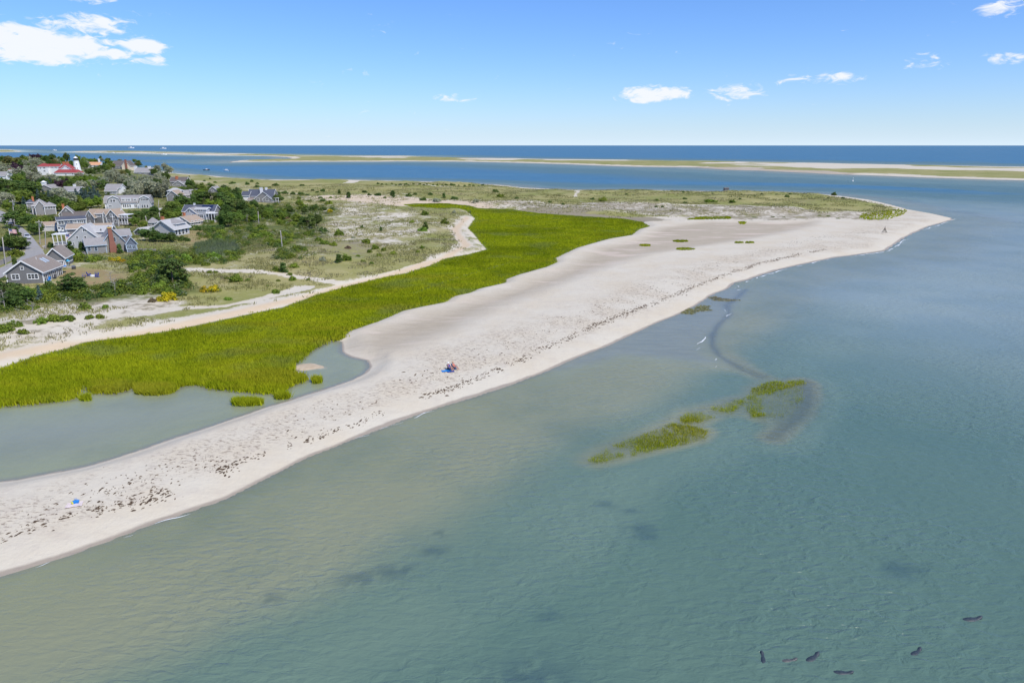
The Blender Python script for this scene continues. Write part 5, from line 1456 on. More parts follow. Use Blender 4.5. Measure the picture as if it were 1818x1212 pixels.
ORD = ['', 'first', 'second', 'third', 'fourth', 'fifth', 'sixth', 'seventh', 'eighth', 'ninth', 'tenth', 'eleventh', 'twelfth', 'thirteenth', 'fourteenth', 'fifteenth', 'sixteenth', 'seventeenth', 'eighteenth', 'nineteenth', 'twentieth']
def label_plants():
    groups = {}
    for q in PLANTS:
        best = min(LANDMARKS, key=lambda L: ((L[0] - q['px']) / 1.0) ** 2 + ((L[1] - q['py']) * 1.6) ** 2)
        dx = q['px'] - best[0]; dy = q['py'] - best[1]
        rel = ('in front of' if dy > 0 else 'behind') if abs(dy) * 1.6 > abs(dx) else ('right of' if dx > 0 else 'left of')
        q['rel'] = rel; q['lm'] = best[2]
        groups.setdefault((KINDNAME[q['kind']][1], rel, best[2]), []).append(q)
    for (nm, rel, lm), qs in groups.items():
        if len(qs) == 1:
            qs[0]['o']['label'] = f'{nm} {rel} {lm}'
        else:
            qs.sort(key=lambda q: q['px'])
            for i, q in enumerate(qs):
                o_ = ORD[i + 1] if i + 1 < len(ORD) else 'far right'
                if i == 0: tx = f'leftmost {nm} {rel} {lm}'
                elif i == len(qs) - 1: tx = f'rightmost {nm} {rel} {lm}'
                else: tx = f'{nm}, {o_} from left, {rel} {lm}'
                q['o']['label'] = tx
        for q in qs:
            q['o']['group'] = 'trees among the houses' if q['tree'] else 'shrubs scattered over the dunes and scrub'
label_plants()
# ------------------------------------------------------------------ low growth too dense to count
def domes_mesh(name, mat, P, Wd, Hh, per, leaf, seed):
    rng = np.random.default_rng(seed)
    n = len(P)
    d = rng.normal(size=(n, per, 3)); d /= np.linalg.norm(d, axis=2, keepdims=True); d[..., 2] = np.abs(d[..., 2])
    r = rng.uniform(.6, 1.05, (n, per, 1))
    q = d * r * np.stack([Wd / 2, Wd / 2, Hh], 1)[:, None, :] + P[:, None, :]
    C = q.reshape(-1, 3)
    Nn = (d + np.array([0, 0, .6]) + rng.normal(size=d.shape) * .4).reshape(-1, 3)
    V, F, tone = leaf_quads(C, Nn, leaf, rng)
    tone = tone * .5 + .5 * np.repeat(rng.uniform(0, 1, n), per * 4)
    me = np_mesh(name, V, F, {'tone': tone})
    me.materials.append(mat)
    return me
def scatter(polys, n, seed):
    rng = random.Random(seed); out = []
    for poly, k in zip(polys, n):
        xs = [p[0] for p in poly]; ys = [p[1] for p in poly]; got = 0; tries = 0
        while got < k and tries < k * 40:
            tries += 1
            a, b = rng.uniform(min(xs), max(xs)), rng.uniform(min(ys), max(ys))
            if inpoly(a, b, poly) and not inpoly(a, b, YARD): out.append((a, b)); got += 1
    return out
scr = [s[0] for s in SCRUB]
pts = scatter(scr, [int(s[1] * 9) for s in SCRUB], 3)
pts += scatter([w[0] for w in WOODS], [60, 130, 40, 110, 90, 150, 80, 150], 4)
pts += scatter([[(40,386),(98,384),(98,394),(60,400),(30,392)], [(110,442),(160,440),(150,452),(120,455)], [(225,405),(262,402),(262,424),(240,426)], [(330,396),(470,382),(460,398),(350,408)]], [30, 16, 24, 60], 5)
PT = PzN(pts)
ok = []
rw = np.random.default_rng(8)
wd_ = rw.uniform(1.6, 3.4, len(PT))
for i, (p, (a, b)) in enumerate(zip(PT, pts)):
    sc = FPX / (p[1] * math.cos(PITCH) + (CAM_H - p[2]) * math.sin(PITCH))
    if clear_of_houses(a, b, p[1], wd_[i] * .4 * sc) and sdf(np.array([p[0]]), np.array([p[1]]), ROAD)[0] < -2: ok.append(i)
PT = PT[ok]; wd_ = wd_[ok]
pick = rw.uniform(size=len(PT))
for nm, lab, mat, lo, hi in (('green_undergrowth', 'green undergrowth filling the gaps between shrubs and trees', 'shrub', 0, .55), ('dark_undergrowth', 'dark undergrowth beneath the trees and shrubs', 'dark', .55, .93), ('pale_undergrowth', 'grey-green undergrowth among the houses and dunes', 'silver', .93, 1.0)):
    mk = (pick >= lo) & (pick < hi)
    link(nm, domes_mesh(nm, LEAF[mat], PT[mk], wd_[mk] * 1.1, wd_[mk] * .5, 64, .26, 5), None, label=lab, cat='undergrowth', kind='stuff')

def grass_mat(name, c1, c2, c3, trans=.35):
    m, t, out = new_mat(name)
    tone = t.attr('tone')
    geo = t.new('ShaderNodeNewGeometry')
    n = t.noise(geo.outputs['Position'], .055, 4, .55)
    c = t.mix(tone, rgb(*c1), rgb(*c2))
    c = t.mix(t.math('MULTIPLY', t.ss(n, .52, .68), .75), c, rgb(*c3))
    st_ = t.noise(t.map(geo.outputs['Position'], scale=(.35, 1.3, 1), rot=(0, 0, -.75)), .09, 4, .65)
    c = t.mix(t.math('MULTIPLY', t.ss(st_, .5, .66), .45), c, rgb(*(x * y for x, y in zip(c2, (.82, .68, 1.6)))))
    n3 = t.noise(geo.outputs['Position'], .016, 4, .6)
    c = t.mix(t.math('MULTIPLY', t.ss(n3, .44, .62), .5), c, rgb(*(x * .62 for x in c1)))
    b = t.new('ShaderNodeBsdfDiffuse'); t.l.new(c, b.inputs[0])
    tl = t.new('ShaderNodeBsdfTranslucent'); t.l.new(c, tl.inputs[0])
    mx = t.new('ShaderNodeMixShader'); mx.inputs[0].default_value = trans
    t.l.new(b.outputs[0], mx.inputs[1]); t.l.new(tl.outputs[0], mx.inputs[2]); t.l.new(mx.outputs[0], out.inputs[0])
    return m
M['marsh_grass'] = grass_mat('marsh_grass', (0.225, 0.295, 0.010), (0.48, 0.51, 0.018), (0.30, 0.345, 0.075))
M['marsh_yellow'] = grass_mat('yellow_marsh_grass', (0.27, 0.34, 0.010), (0.50, 0.52, 0.025), (0.34, 0.39, 0.02))
M['dune_grass'] = grass_mat('dune_grass', (0.25, 0.25, 0.085), (0.42, 0.385, 0.18), (0.33, 0.305, 0.135))
M['reed'] = grass_mat('reed', (0.17, 0.23, 0.09), (0.31, 0.36, 0.19), (0.22, 0.28, 0.12))

def blades(P, hgt, wid, per, spread, rng, tone=None, lean=.28):
    """triangular blades in tufts. P (n,3); hgt, wid per tuft"""
    n = len(P)
    base = P[:, None, :] + np.concatenate([rng.normal(size=(n, per, 2)) * spread[:, None, None], np.zeros((n, per, 1))], 2)
    a = rng.uniform(0, 2 * np.pi, (n, per))
    side = np.stack([np.cos(a), np.sin(a), np.zeros_like(a)], -1) * (wid[:, None, None] * .5)
    h = hgt[:, None] * rng.uniform(.7, 1.15, (n, per))
    ln = rng.normal(size=(n, per, 2)) * lean * h[..., None]
    tip = base + np.concatenate([ln, h[..., None]], 2)
    V = np.stack([base - side, base + side, tip], 2).reshape(-1, 3)
    F = np.arange(len(V)).reshape(-1, 3)
    if tone is None: tone = rng.uniform(0, 1, n)
    tt = np.repeat((tone[:, None] * .55 + rng.uniform(0, .45, (n, per))).ravel(), 3)
    return V, F, tt

def polar_points(a0, a1, r0, r1, s, rng):
    na = int(math.radians(a1 - a0) / s); nr = int(math.log(r1 / r0) / s)
    A = math.radians(a0) + (np.arange(na)[None, :] + rng.uniform(0, 1, (nr, na))) * s
    R = r0 * np.exp((np.arange(nr)[:, None] + rng.uniform(0, 1, (nr, na))) * s)
    return (R * np.sin(A)).ravel(), (R * np.cos(A)).ravel()

# salt marsh
rg = np.random.default_rng(21)
X, Y = polar_points(-44, 14, 88, 470, .0027, rg)
dM = sdf(X, Y, MARSH) + (fbm(X, Y, 2.2, 2, 401) - .5) * 1.2
X, Y, dM = X[dM > 0], Y[dM > 0], dM[dM > 0]
h_, q_ = height(X, Y)
R = np.hypot(X, Y)
dLg = -q_['dG']
creek = pdist(X, Y, GP([(735,520),(790,500),(845,483),(905,466)], .5))
keepm = (q_['dG'] < -.1) & ((dM > rg.uniform(0, 1, len(X)) ** 2 * np.where(R < 125, 1.6, 6))) & (creek > .45 + .5 * vnoise(X, Y, 5))
X, Y, h_, R, dLg = X[keepm], Y[keepm], h_[keepm], R[keepm], dLg[keepm]
nearw_ = np.clip(1 - dLg / 14, 0, 1)
hg = .50 + .40 * nearw_ + .35 * (fbm(X, Y, 9, 3, 411) - .5)
wd2 = .075 + .0009 * R
V, F, tt = blades(np.stack([X, Y, np.maximum(h_, -.05) - .05], 1), hg, wd2, 7, .16 + .0016 * R, rg, np.clip(fbm(X, Y, 5, 3, 421) * 1.5 - .25, 0, 1))
link('salt_marsh_grass', np_mesh('salt_marsh_grass', V, F, {'tone': tt}), M['marsh_grass'], label='bright green salt marsh grass between the path and the beach', cat='marsh grass', kind='stuff')
# dune grass tufts
X, Y = polar_points(-42, 36, 130, 640, .0045, rg)
h_, q_ = height(X, Y)
z_ = zone_fields(X, Y, q_)
pv = z_['veg'] * (1 - z_['lawn']) * (q_['dL'] > 3) * (q_['dM'] < -.5) * (q_['dD'] > 0)
pv = pv * sstep(fbm(X, Y, 10, 3, 431), .38, .56)
mk = (rg.uniform(size=len(X)) < pv * .9) & (sdf(X, Y, ROAD) < -1.5)
X, Y, h_ = X[mk], Y[mk], h_[mk]; R = np.hypot(X, Y)
V, F, tt = blades(np.stack([X, Y, h_ - .03], 1), .45 + .25 * rg.uniform(size=len(X)), .07 + .0008 * R, 6, .15 + .0014 * R, rg, lean=.4)
link('dune_grass', np_mesh('dune_grass', V, F, {'tone': tt}), M['dune_grass'], label='pale straw-green beach grass covering the dunes', cat='dune grass', kind='stuff')

def grass_patch(name, px_poly, n, hgt, wid, mat, label, cat, group=None, z0=None, per=6, kind=None, zoff=0.0, ragged=False):
    pts = scatter([px_poly], [n * (2 if ragged else 1)], len(name) + n)
    P = PzN(pts) if z0 is None else np.array([[*G(a, b, 0), z0] for a, b in pts])
    if ragged:
        nz = fbm(P[:, 0], P[:, 1], 3.0, 3, 501)
        P[:, 2] -= .14 * sstep(nz, .42, .62)
        P = P[fbm(P[:, 0], P[:, 1], 1.6, 2, 511) > .26]
    c = P.mean(0); c[2] = P[:, 2].min()
    rr = np.random.default_rng(n + int(px_poly[0][0]))
    V, F, tt = blades(P - c + np.array([0, 0, zoff]), np.full(len(P), hgt) * rr.uniform(.75, 1.2, len(P)), np.full(len(P), wid), per, np.full(len(P), .14), rr)
    o = link(name, np_mesh(name, V, F, {'tone': tt}), M[mat], label=label, cat=cat, group=group, kind=kind)
    o.location = tuple(c)
    return o
def ell(x, y, rx, ry, n=10):
    return [(x + rx * math.cos(6.283 * k / n) * (1 + .15 * math.sin(k * 2.3)), y + ry * math.sin(6.283 * k / n)) for k in range(n)]
# clumps standing in the lagoon
for (x, y, rx, ry, n, lab) in ((438, 716, 27, 4.2, 420, 'long bright grass clump in the lagoon beside the sand bank'), (501, 705, 13, 3.6, 200, 'round bright grass clump at the lagoon bend'), (563, 677, 8, 3.6, 110, 'small grass tuft in the lagoon below the sand islet'), (152, 709, 8, 2.2, 90, 'small grass tuft at the mouth of the left marsh inlet'),
                               (188, 690, 30, 7, 420, 'rounded grass hummock between the two lagoon inlets'), (272, 693, 38, 9, 620, 'broad grass hummock right of the lagoon inlet')):
    grass_patch('marsh_grass_clump', ell(x, y, rx, ry), n, 1.0, .16, 'marsh_yellow', lab, 'grass clump', 'grass clumps at the lagoon edge', z0=-.1, per=7)
# patches on the sand flat
for (x, y, rx, ry, n, lab) in ((1145, 436, 10, 1.4, 80, 'small green plant patch alone on the tan sand flat'), (1208, 428.5, 14, 1.6, 110, 'upper of the two long green patches on the sand flat'), (1216, 442.5, 17, 1.8, 130, 'lowest green plant patch on the sand flat'), (1312, 431, 8, 1, 60, 'left half of the paired green strips on the sand flat'), (1331, 431, 8, 1, 60, 'right half of the paired green strips on the sand flat'), (1318, 396, 7, 2.6, 70, 'bushy yellow-green plant patch at the head of the flat')):
    grass_patch('beach_plant_patch', ell(x, y, rx, ry), n, .5, .35, 'marsh_grass', lab, 'plant patch', 'plant patches on the sand flat')
grass_patch('beach_grass_patch', [(1524,388),(1530,380),(1560,376),(1600,371),(1611,374),(1602,382),(1575,390),(1545,391)], 650, .5, .36, 'marsh_yellow', 'yellow-green beach grass patch on the tip of the point', 'beach grass', per=5)
grass_patch('beach_grass_strip', [(1218,390),(1240,386),(1296,385),(1298,389),(1250,390)], 420, .6, .4, 'marsh_grass', 'bright green strip of grass along the top of the sand flat', 'beach grass', per=5)
for (x, y, w) in ((1340, 386, 14), (1372, 385, 10), (1392, 386, 8), (1470, 384, 12), (1488, 388, 10), (1455, 383, 10)):
    p = PzN([(x, y)])[0]
    add_shrub(p, 's', w * .28, .5)
    PLANTS[-1]['o']['label'] = {1340: 'dark green beach plant at the left end of the sandy rise', 1372: 'dark beach plant in the middle of the sandy rise', 1392: 'dark beach plant at the right end of the sandy rise', 1470: 'low green beach plant left of the yellow-green point grass', 1488: 'lower green beach plant beside the yellow-green point grass', 1455: 'small beach plant on the sand near the point'}[x]
    PLANTS[-1]['o']['group'] = 'beach plants near the point'
# drowned grass beds
PATCH_PX = [[(1046,818),(1075,798),(1110,783),(1150,768),(1190,752),(1225,756),(1262,766),(1250,780),(1210,790),(1160,800),(1110,812),(1060,822)], [(1207,742),(1225,731),(1245,732),(1268,742),(1240,750),(1212,752)], [(1257,724),(1290,716),(1312,712),(1312,722),(1296,734),(1268,729)], [(1300,712),(1330,704),(1335,690),(1352,682),(1378,676),(1398,678),(1425,675),(1430,681),(1395,690),(1375,696),(1352,712),(1358,738),(1338,742),(1325,722)], [(1352,712),(1400,690),(1425,684),(1428,705),(1405,738),(1358,742)]]
for poly, n, zt, lab in zip(PATCH_PX, (1500, 300, 240, 700, 380), (-.25, -.25, -.26, -.22, -.38), ('longest drowned grass bed, nearest the camera in the shallow sea', 'small drowned grass bed just beyond the longest bed', 'narrow drowned grass bed between the small bed and the far bed', 'far curved drowned grass bed with bright tips', 'faint submerged grass bed right of the far curved bed')):
    grass_patch('drowned_grass_bed', poly, n, .55, .085, 'marsh_yellow', lab, 'grass bed', 'drowned grass beds in the shallows', z0=zt, per=4, ragged=True)
# weed mats on the wet sand
for (x, y, rx, ry, n, lab) in ((1236, 548, 30, 4.5, 300, 'larger olive-brown weed mat on the wet sand at the shore'), (1287, 531, 26, 2.6, 190, 'narrow olive-brown weed mat reaching from the shore to the gully')):
    grass_patch('weed_mat', {1236: [(1207,556),(1222,547),(1232,549),(1240,542),(1262,543),(1256,549),(1266,551),(1240,553),(1228,558)], 1287: [(1258,528),(1270,526),(1282,530),(1300,531),(1318,532),(1296,535),(1280,534),(1266,533)]}[x], n, .13, .28, 'dune_grass', lab, 'weed mat', 'weed mats at the shore', z0=.02, per=4, ragged=False)
# reeds and sand islet
grass_patch('reed_bed', [(345,436),(380,428),(418,432),(426,446),(400,456),(350,454)], 900, 1.5, .3, 'reed', 'pale green reed bed in front of the dark scrub', 'reeds', per=6, kind='stuff')

m_is = MB(); ci = G(544, 651, 0)
o = MB()
for rr_, zz_ in ((0, .16), (.35, .15), (.7, .09), (1.0, -.12)):
    pass
ring = [(math.cos(6.283 * k / 20), math.sin(6.283 * k / 20)) for k in range(20)]
iv = [(0, 0, .17)]; if_ = []
for j, (r_, z_) in enumerate(((.4, .16), (.75, .08), (1.0, .0), (1.3, -.2))):
    for (a, b) in ring: iv.append((a * r_ * 2.9 * (1 + .16 * math.sin(3 * a + 2 * b)), b * r_ * 1.7 * (1 + .2 * math.cos(4 * a)), z_))
for k in range(20):
    if_.append((0, 1 + k, 1 + (k + 1) % 20))
    for j in range(3):
        if_.append((1 + j * 20 + k, 1 + (j + 1) * 20 + k, 1 + (j + 1) * 20 + (k + 1) % 20, 1 + j * 20 + (k + 1) % 20))
isl_o = MB().add(iv, if_).build('sand_islet', simple_mat('islet_sand', (.50, .41, .29), (.42, .33, .22), 1.2, .9, .2), smooth=True, kind='structure')
isl_o.location = (ci[0], ci[1], 0)

# ------------------------------------------------------------------ wrack line, foam
M['wrack'] = simple_mat('dried_seaweed', (0.105, 0.07, 0.042), (0.055, 0.04, 0.03), 3, .9, .15, .4, coord='Object')
def chunks(P, S, rng, ang):
    n = len(P); k = 7
    w = np.linspace(0, 2 * np.pi, k, endpoint=False)
    r = rng.uniform(.45, 1.1, (n, k)) * S[:, None]
    lx = np.cos(w) * r * rng.uniform(1.1, 2.4, (n, 1)); ly = np.sin(w) * r * .8
    a = ang[:, None] + rng.normal(size=(n, 1)) * .35
    X = lx * np.cos(a) - ly * np.sin(a); Y = lx * np.sin(a) + ly * np.cos(a)
    rim = np.stack([P[:, 0:1] + X, P[:, 1:2] + Y, np.repeat(P[:, 2:3] - .03, k, 1)], -1)
    top = P + np.stack([np.zeros(n), np.zeros(n), S * .28 + .04], 1)
    V = np.concatenate([rim, top[:, None, :]], 1).reshape(-1, 3)
    b = np.arange(n)[:, None] * (k + 1); i = np.arange(k)[None, :]
    F = np.stack([b + i, b + (i + 1) % k, np.broadcast_to(b + k, (n, k))], -1).reshape(-1, 3)
    return V, F
def along(px_line, n, sd, rng, clump=.25):
    W_ = np.array(GP(px_line, 1.1)); seg = np.linalg.norm(np.diff(W_, axis=0), axis=1); cum = np.concatenate([[0], np.cumsum(seg)])
    s = rng.uniform(0, cum[-1], n)
    dens = vnoise(s / 4.0, s * 0 + n, 3) * .6 + vnoise(s / 1.3, s * 0, 9) * .4
    s = s[dens > .5 - clump]
    i = np.clip(np.searchsorted(cum, s) - 1, 0, len(seg) - 1); t = (s - cum[i]) / seg[i]
    p = W_[i] + (W_[i + 1] - W_[i]) * t[:, None]
    d = (W_[i + 1] - W_[i]) / seg[i][:, None]
    off = rng.normal(size=len(p)) * sd + (vnoise(s / 6.0, s * 0 + 3, 31) - .5) * sd * 2.2
    p = p + np.stack([-d[:, 1], d[:, 0]], 1) * off[:, None]
    return p, np.arctan2(d[:, 1], d[:, 0])
rw_ = np.random.default_rng(77)
MAINL = [(-60,975),(0,950),(60,926),(110,912),(150,905),(240,886),(330,852),(400,822),(470,795),(560,770),(640,738),(690,719),(740,700),(800,684),(850,664),(900,645),(950,622),(1000,600),(1050,578),(1110,555),(1180,530),(1230,508),(1290,485),(1350,466),(1400,455),(1465,442)]
UPL = [(0,935),(70,913),(130,902),(200,868),(260,846),(330,826),(400,800),(450,780),(560,742),(640,712),(720,676),(800,648),(860,632),(950,590),(1050,556),(1150,520),(1250,478),(1350,448),(1450,424),(1560,412)]
PA = []; SA = []; AA = []
for ln, n, sd, s0, s1, cl in ((MAINL, 1700, .45, .07, .26, .06), (MAINL[12:], 1400, .55, .10, .30, .12), (UPL, 1300, 1.8, .06, .26, .03), (UPL[7:], 1300, 2.6, .05, .17, .1), (MAINL[:9], 420, .8, .08, .26, .0), (UPL[:8], 300, 1.6, .06, .2, .02)):
    p, a = along(ln, n, sd, rw_, cl)
    PA.append(p); AA.append(a); SA.append(s0 + (s1 - s0) * rw_.uniform(size=len(p)) ** 2.2)
PA = np.concatenate(PA); AA = np.concatenate(AA); SA = np.concatenate(SA)
hz, qz = height(PA[:, 0], PA[:, 1]); mk = (qz['dL'] > 1.5) & (qz['dG'] < -1.5) & (qz['dM'] < -1)
PA, AA, SA, hz = PA[mk], AA[mk], SA[mk], hz[mk]
V, F = chunks(np.column_stack([PA, hz]), SA, rw_, AA)
link('seaweed_wrack', np_mesh('seaweed_wrack', V, F), M['wrack'], label='brown dried seaweed strewn in lines along the beach', cat='seaweed', kind='stuff')

M['foam'] = simple_mat('foam', (.82, .84, .84), (.74, .77, .78), 2, .6, .3, .1)
FOAM = [([(630,779),(655,770),(675,763),(692,757)], .16), ([(196,962),(220,953),(262,937),(300,922),(340,910)], .10), ([(640,776),(700,754),(745,738),(790,722)], .06), ([(1284,549),(1292,553),(1297,556),(1290,562)], .16), ([(1238,622),(1241,610),(1250,601),(1256,596)], .16), ([(1270,636),(1271,644),(1268,653)], .2), ([(1306,512),(1312,507),(1322,503),(1334,497)], .22), ([(1405,476),(1440,467),(1475,459)], .18), ([(1510,456),(1540,451),(1572,447),(1592,437),(1605,425)], .26), ([(1600,432),(1612,424)], .22), ([(1640,408),(1660,402),(1690,391),(1697,388)], .28), ([(1335,496),(1360,488),(1400,476)], .25), ([(1300,520),(1308,516),(1316,514)], .3), ([(10,1020),(40,1011),(90,996)], .08)]
V = []; F = []
for line, wdt in FOAM:
    W_ = np.array(GP(line, 0)); seg = np.linalg.norm(np.diff(W_, axis=0), axis=1); cum = np.concatenate([[0], np.cumsum(seg)])
    n = max(12, int(cum[-1] / .35)); s = np.linspace(0, cum[-1], n)
    px_ = np.interp(s, cum, W_[:, 0]); py_ = np.interp(s, cum, W_[:, 1])
    gx, gy = np.gradient(px_), np.gradient(py_); L = np.hypot(gx, gy) + 1e-9
    nx, ny = -gy / L, gx / L
    wv = wdt * np.clip(vnoise(s / 1.6, s * 0 + wdt * 50, 7) * 2.2 - .75, 0, 1.3) * np.sin(np.linspace(0, np.pi, n)) ** .4
    ofs = (vnoise(s / 2.2, s * 0 + 9, 17) - .5) * .8
    o0 = len(V)
    for i in range(n):
        for sg in (-1, 1):
            j = rw_.uniform(.6, 1.2)
            V.append((px_[i] + nx[i] * (ofs[i] + sg * wv[i] * j), py_[i] + ny[i] * (ofs[i] + sg * wv[i] * j), .016))
    for i in range(n - 1):
        if wv[i] > .02 or wv[i + 1] > .02:
            F.append((o0 + 2 * i, o0 + 2 * i + 1, o0 + 2 * i + 3, o0 + 2 * i + 2))
link('foam', np_mesh('foam', np.array(V), np.array(F)), M['foam'], label='thin white foam along the breaking shallows', cat='foam', kind='stuff')

# ------------------------------------------------------------------ road
def loft(name, Lp, Rp, mat, lift=.09, cross=5, along_n=90):
    Lw = PzN(Lp)[:, :2]; Rw = PzN(Rp)[:, :2]
    t0 = np.linspace(0, 1, len(Lp)); t = np.linspace(0, 1, along_n)
    def sm(Wp):
        a = np.stack([np.interp(t, t0, Wp[:, 0]), np.interp(t, t0, Wp[:, 1])], 1)
        for _ in range(6):
            a[1:-1] = (a[:-2] + 2 * a[1:-1] + a[2:]) / 4
        return a
    A, B = sm(Lw), sm(Rw)
    X = A[:, None, :] + (B - A)[:, None, :] * np.linspace(0, 1, cross)[None, :, None]
    h = height(X[..., 0].ravel(), X[..., 1].ravel())[0].reshape(X.shape[:2]) + lift
    V = np.concatenate([X, h[..., None]], -1).reshape(-1, 3)
    i = np.arange(along_n - 1)[:, None] * cross + np.arange(cross - 1)[None, :]
    F = np.stack([i, i + 1, i + cross + 1, i + cross], -1).reshape(-1, 4)
    o = link(name, np_mesh(name, V, F, smooth=True), mat, kind='structure')
    return o
M['asphalt'] = simple_mat('worn_asphalt', (0.33, 0.32, 0.305), (0.27, 0.262, 0.25), .8, .9, .2, .2, coord='Object')
M['gravel'] = simple_mat('pale_gravel', (0.46, 0.40, 0.33), (0.36, 0.31, 0.255), 1.5, .9, .2, .3)
loft('road', [(-60,398),(0,396),(5,397),(22,403),(33,411),(40,420),(44,431),(46,441),(44,450),(36,458),(24,465),(0,476),(-25,488),(-70,500)], [(-60,372),(0,373),(16,381),(30,397),(44,408),(55,418),(66,432),(76,444),(80,452),(66,461),(40,470),(14,487),(-20,507),(-70,525)], M['asphalt'], .1, 6, 120)
loft('driveway', [(74,437),(95,434),(112,432)], [(78,442),(98,438),(114,436)], M['gravel'], .07, 3, 20)
loft('driveway', [(30,395),(45,388),(62,384)], [(36,399),(50,391),(66,386)], M['gravel'], .07, 3, 20)
# ------------------------------------------------------------------ poles, hedges, fences
M['polewood'] = simple_mat('silvered_pole', (.44, .41, .38), (.32, .29, .265), 5, .85, .2, .3)
M['white_paint'] = simple_mat('white_paint', (.80, .80, .79), (.74, .74, .73), 4, .4, .4, .05)
M['metal'] = simple_mat('grey_metal', (.35, .36, .37), (.28, .29, .30), 6, .4, .5, .1, .6)
def height_at(bx, by, bz, ytop):
    cP, sP = math.cos(PITCH), math.sin(PITCH); v = (606 - ytop) / FPX
    return by * (v * cP - sP) / (cP + v * sP) + CAM_H - bz
POLES = [  # foot, top, crossarm, label
((12,369),(10,352),1,'slim utility pole with crossarm at the left edge above the lawn'),((26,398),(22,355),2,'tall utility pole with transformer beside the upper road'),((50,393),(47,375),1,'short pole with crossarm among bushes right of the road'),((71,434),(69,391),2,'tall utility pole with crossarm and transformer beside the dark hedge'),((81,441),(80,398),0,'plain dark pole right of the transformer pole by the hedge'),((10,470),(4,421),0,'leaning pale pole beside the grey fence'),((280,378),(282,355),0,'pale leaning pole beside the little white hut'),((263,403),(258,383),0,'leaning pole left of the pointed pavilion'),((460,401),(458,375),0,'pale bare pole standing in the middle scrub'),((501,439),(498,409),0,'pale bare pole at the right end of the scrub'),((411,371),(410,356),0,'thin pale pole in front of the dark evergreens'),((24,340),(22,330),0,'short pale pole in the pines below the white house'),((284,395),(283,378),0,'thin dark post behind the bungalow chimney')]
for (fx, fy), (tx, ty), arm, lab in POLES:
    p = PzN([(fx, fy)])[0]
    hh = height_at(0, p[1], p[2], ty)
    sc = FPX / (p[1] * math.cos(PITCH) + (CAM_H - p[2]) * math.sin(PITCH))
    lean = (tx - fx) / sc - (0 if True else 0)
    # the picture slants verticals a little; take that out of the lean
    vx, vy = to_px(p[0], p[1], p[2] + hh); lean = (tx - vx) / sc
    root = empty('utility_pole', tuple(p), 0, label=lab, cat='pole', group='poles round the village')
    MB().tube([(0, 0, -.5), (lean * .5, 0, hh * .5), (lean, 0, hh)], [.17, .14, .11], 8).build('post', M['polewood'], root, smooth=True)
    if arm:
        MB().box(lean - 1.2, lean + 1.2, -.28, -.14, hh - .75, hh - .6).build('crossarm', M['polewood'], root)
        for k in (-1, -.4, .4, 1):
            MB().lathe([(.05, hh - .6), (.06, hh - .5), (.03, hh - .42)], 6, (lean + k, -.21)).build('insulator', M['white_paint'], root)
    if arm == 2:
        MB().lathe([(.3, hh - 2.2), (.33, hh - 2.1), (.33, hh - 1.3), (.2, hh - 1.2)], 10, (lean * .8 + .45, -.1)).build('transformer', M['metal'], root)
# white flagpole by the gabled house
def flag_mat():
    m, t, out = new_mat('striped_flag')
    tcn = t.new('ShaderNodeTexCoord')
    s = t.new('ShaderNodeSeparateXYZ'); t.l.new(tcn.outputs['Object'], s.inputs[0])
    u, v = s.outputs[0], s.outputs[2]          # flag lies in x (0..1.9) and z (0..1)
    st = t.math('GREATER_THAN', t.math('FRACT', t.math('MULTIPLY', v, 6.5)), .5)
    c = t.mix(st, rgb(.50, .03, .045), rgb(.78, .76, .74))
    can = t.math('MULTIPLY', t.math('LESS_THAN', u, .76), t.math('GREATER_THAN', v, .46))
    fu = t.math('SUBTRACT', t.math('FRACT', t.math('MULTIPLY', u, 8)), .5); fv = t.math('SUBTRACT', t.math('FRACT', t.math('MULTIPLY', v, 9)), .5)
    star = t.math('LESS_THAN', t.math('ADD', t.math('MULTIPLY', fu, fu), t.math('MULTIPLY', fv, fv)), .05)
    c = t.mix(can, c, t.mix(star, rgb(.02, .035, .17), rgb(.78, .78, .78)))
    principled(t, out, c, .8, .1)
    return m
M['flag'] = flag_mat()
def flag(name, fx, fy, ytop, size, label, polemat='white_paint', rz=0.0):
    p = PzN([(fx, fy)])[0]; hh = height_at(0, p[1], p[2], ytop)
    root = empty(name, tuple(p), rz, label=label, cat='flag')
    MB().tube([(0, 0, -.4), (0, 0, hh)], [.07, .04], 8).build('pole', M[polemat], root, smooth=True)
    MB().lathe([(.07, hh), (.09, hh + .06), (.03, hh + .14)], 8).build('finial', M['white_paint'], root)
    V = []; F = []
    n, k = 16, 8
    for i in range(n + 1):
        for j in range(k + 1):
            u = 1.9 * i / n; w = j / k
            V.append((u, .11 * math.sin(u * 5 + w) * u / 1.9 + .0, w - .10 * u * (1 - .2 * w)))
    for i in range(n):
        for j in range(k): F.append((i * (k + 1) + j, (i + 1) * (k + 1) + j, (i + 1) * (k + 1) + j + 1, i * (k + 1) + j + 1))
    me = MB().add(V, F).mesh('cloth', True)
    o = link('cloth', me, M['flag'], root); o.scale = (size, size, size); o.location = (.06, 0, hh - size * 1.05)
    return root
flag('flagpole', 18, 420, 406, 1.5, 'flagpole flying a striped flag above the round trees by the road')
flag('flagpole', 120, 441, 415, 1.7, 'striped flag flying in front of the pale gabled house')
p = PzN([(203, 406)])[0]; hh = height_at(0, p[1], p[2], 381)
root = empty('flagpole', tuple(p), label='bare white flagpole in front of the twin-gabled house', cat='flagpole')
MB().tube([(0, 0, -.4), (0, 0, hh)], [.09, .05], 8).build('pole', M['white_paint'], root, smooth=True)
MB().lathe([(.08, hh), (.12, hh + .08), (.03, hh + .2)], 8).build('finial', M['white_paint'], root)

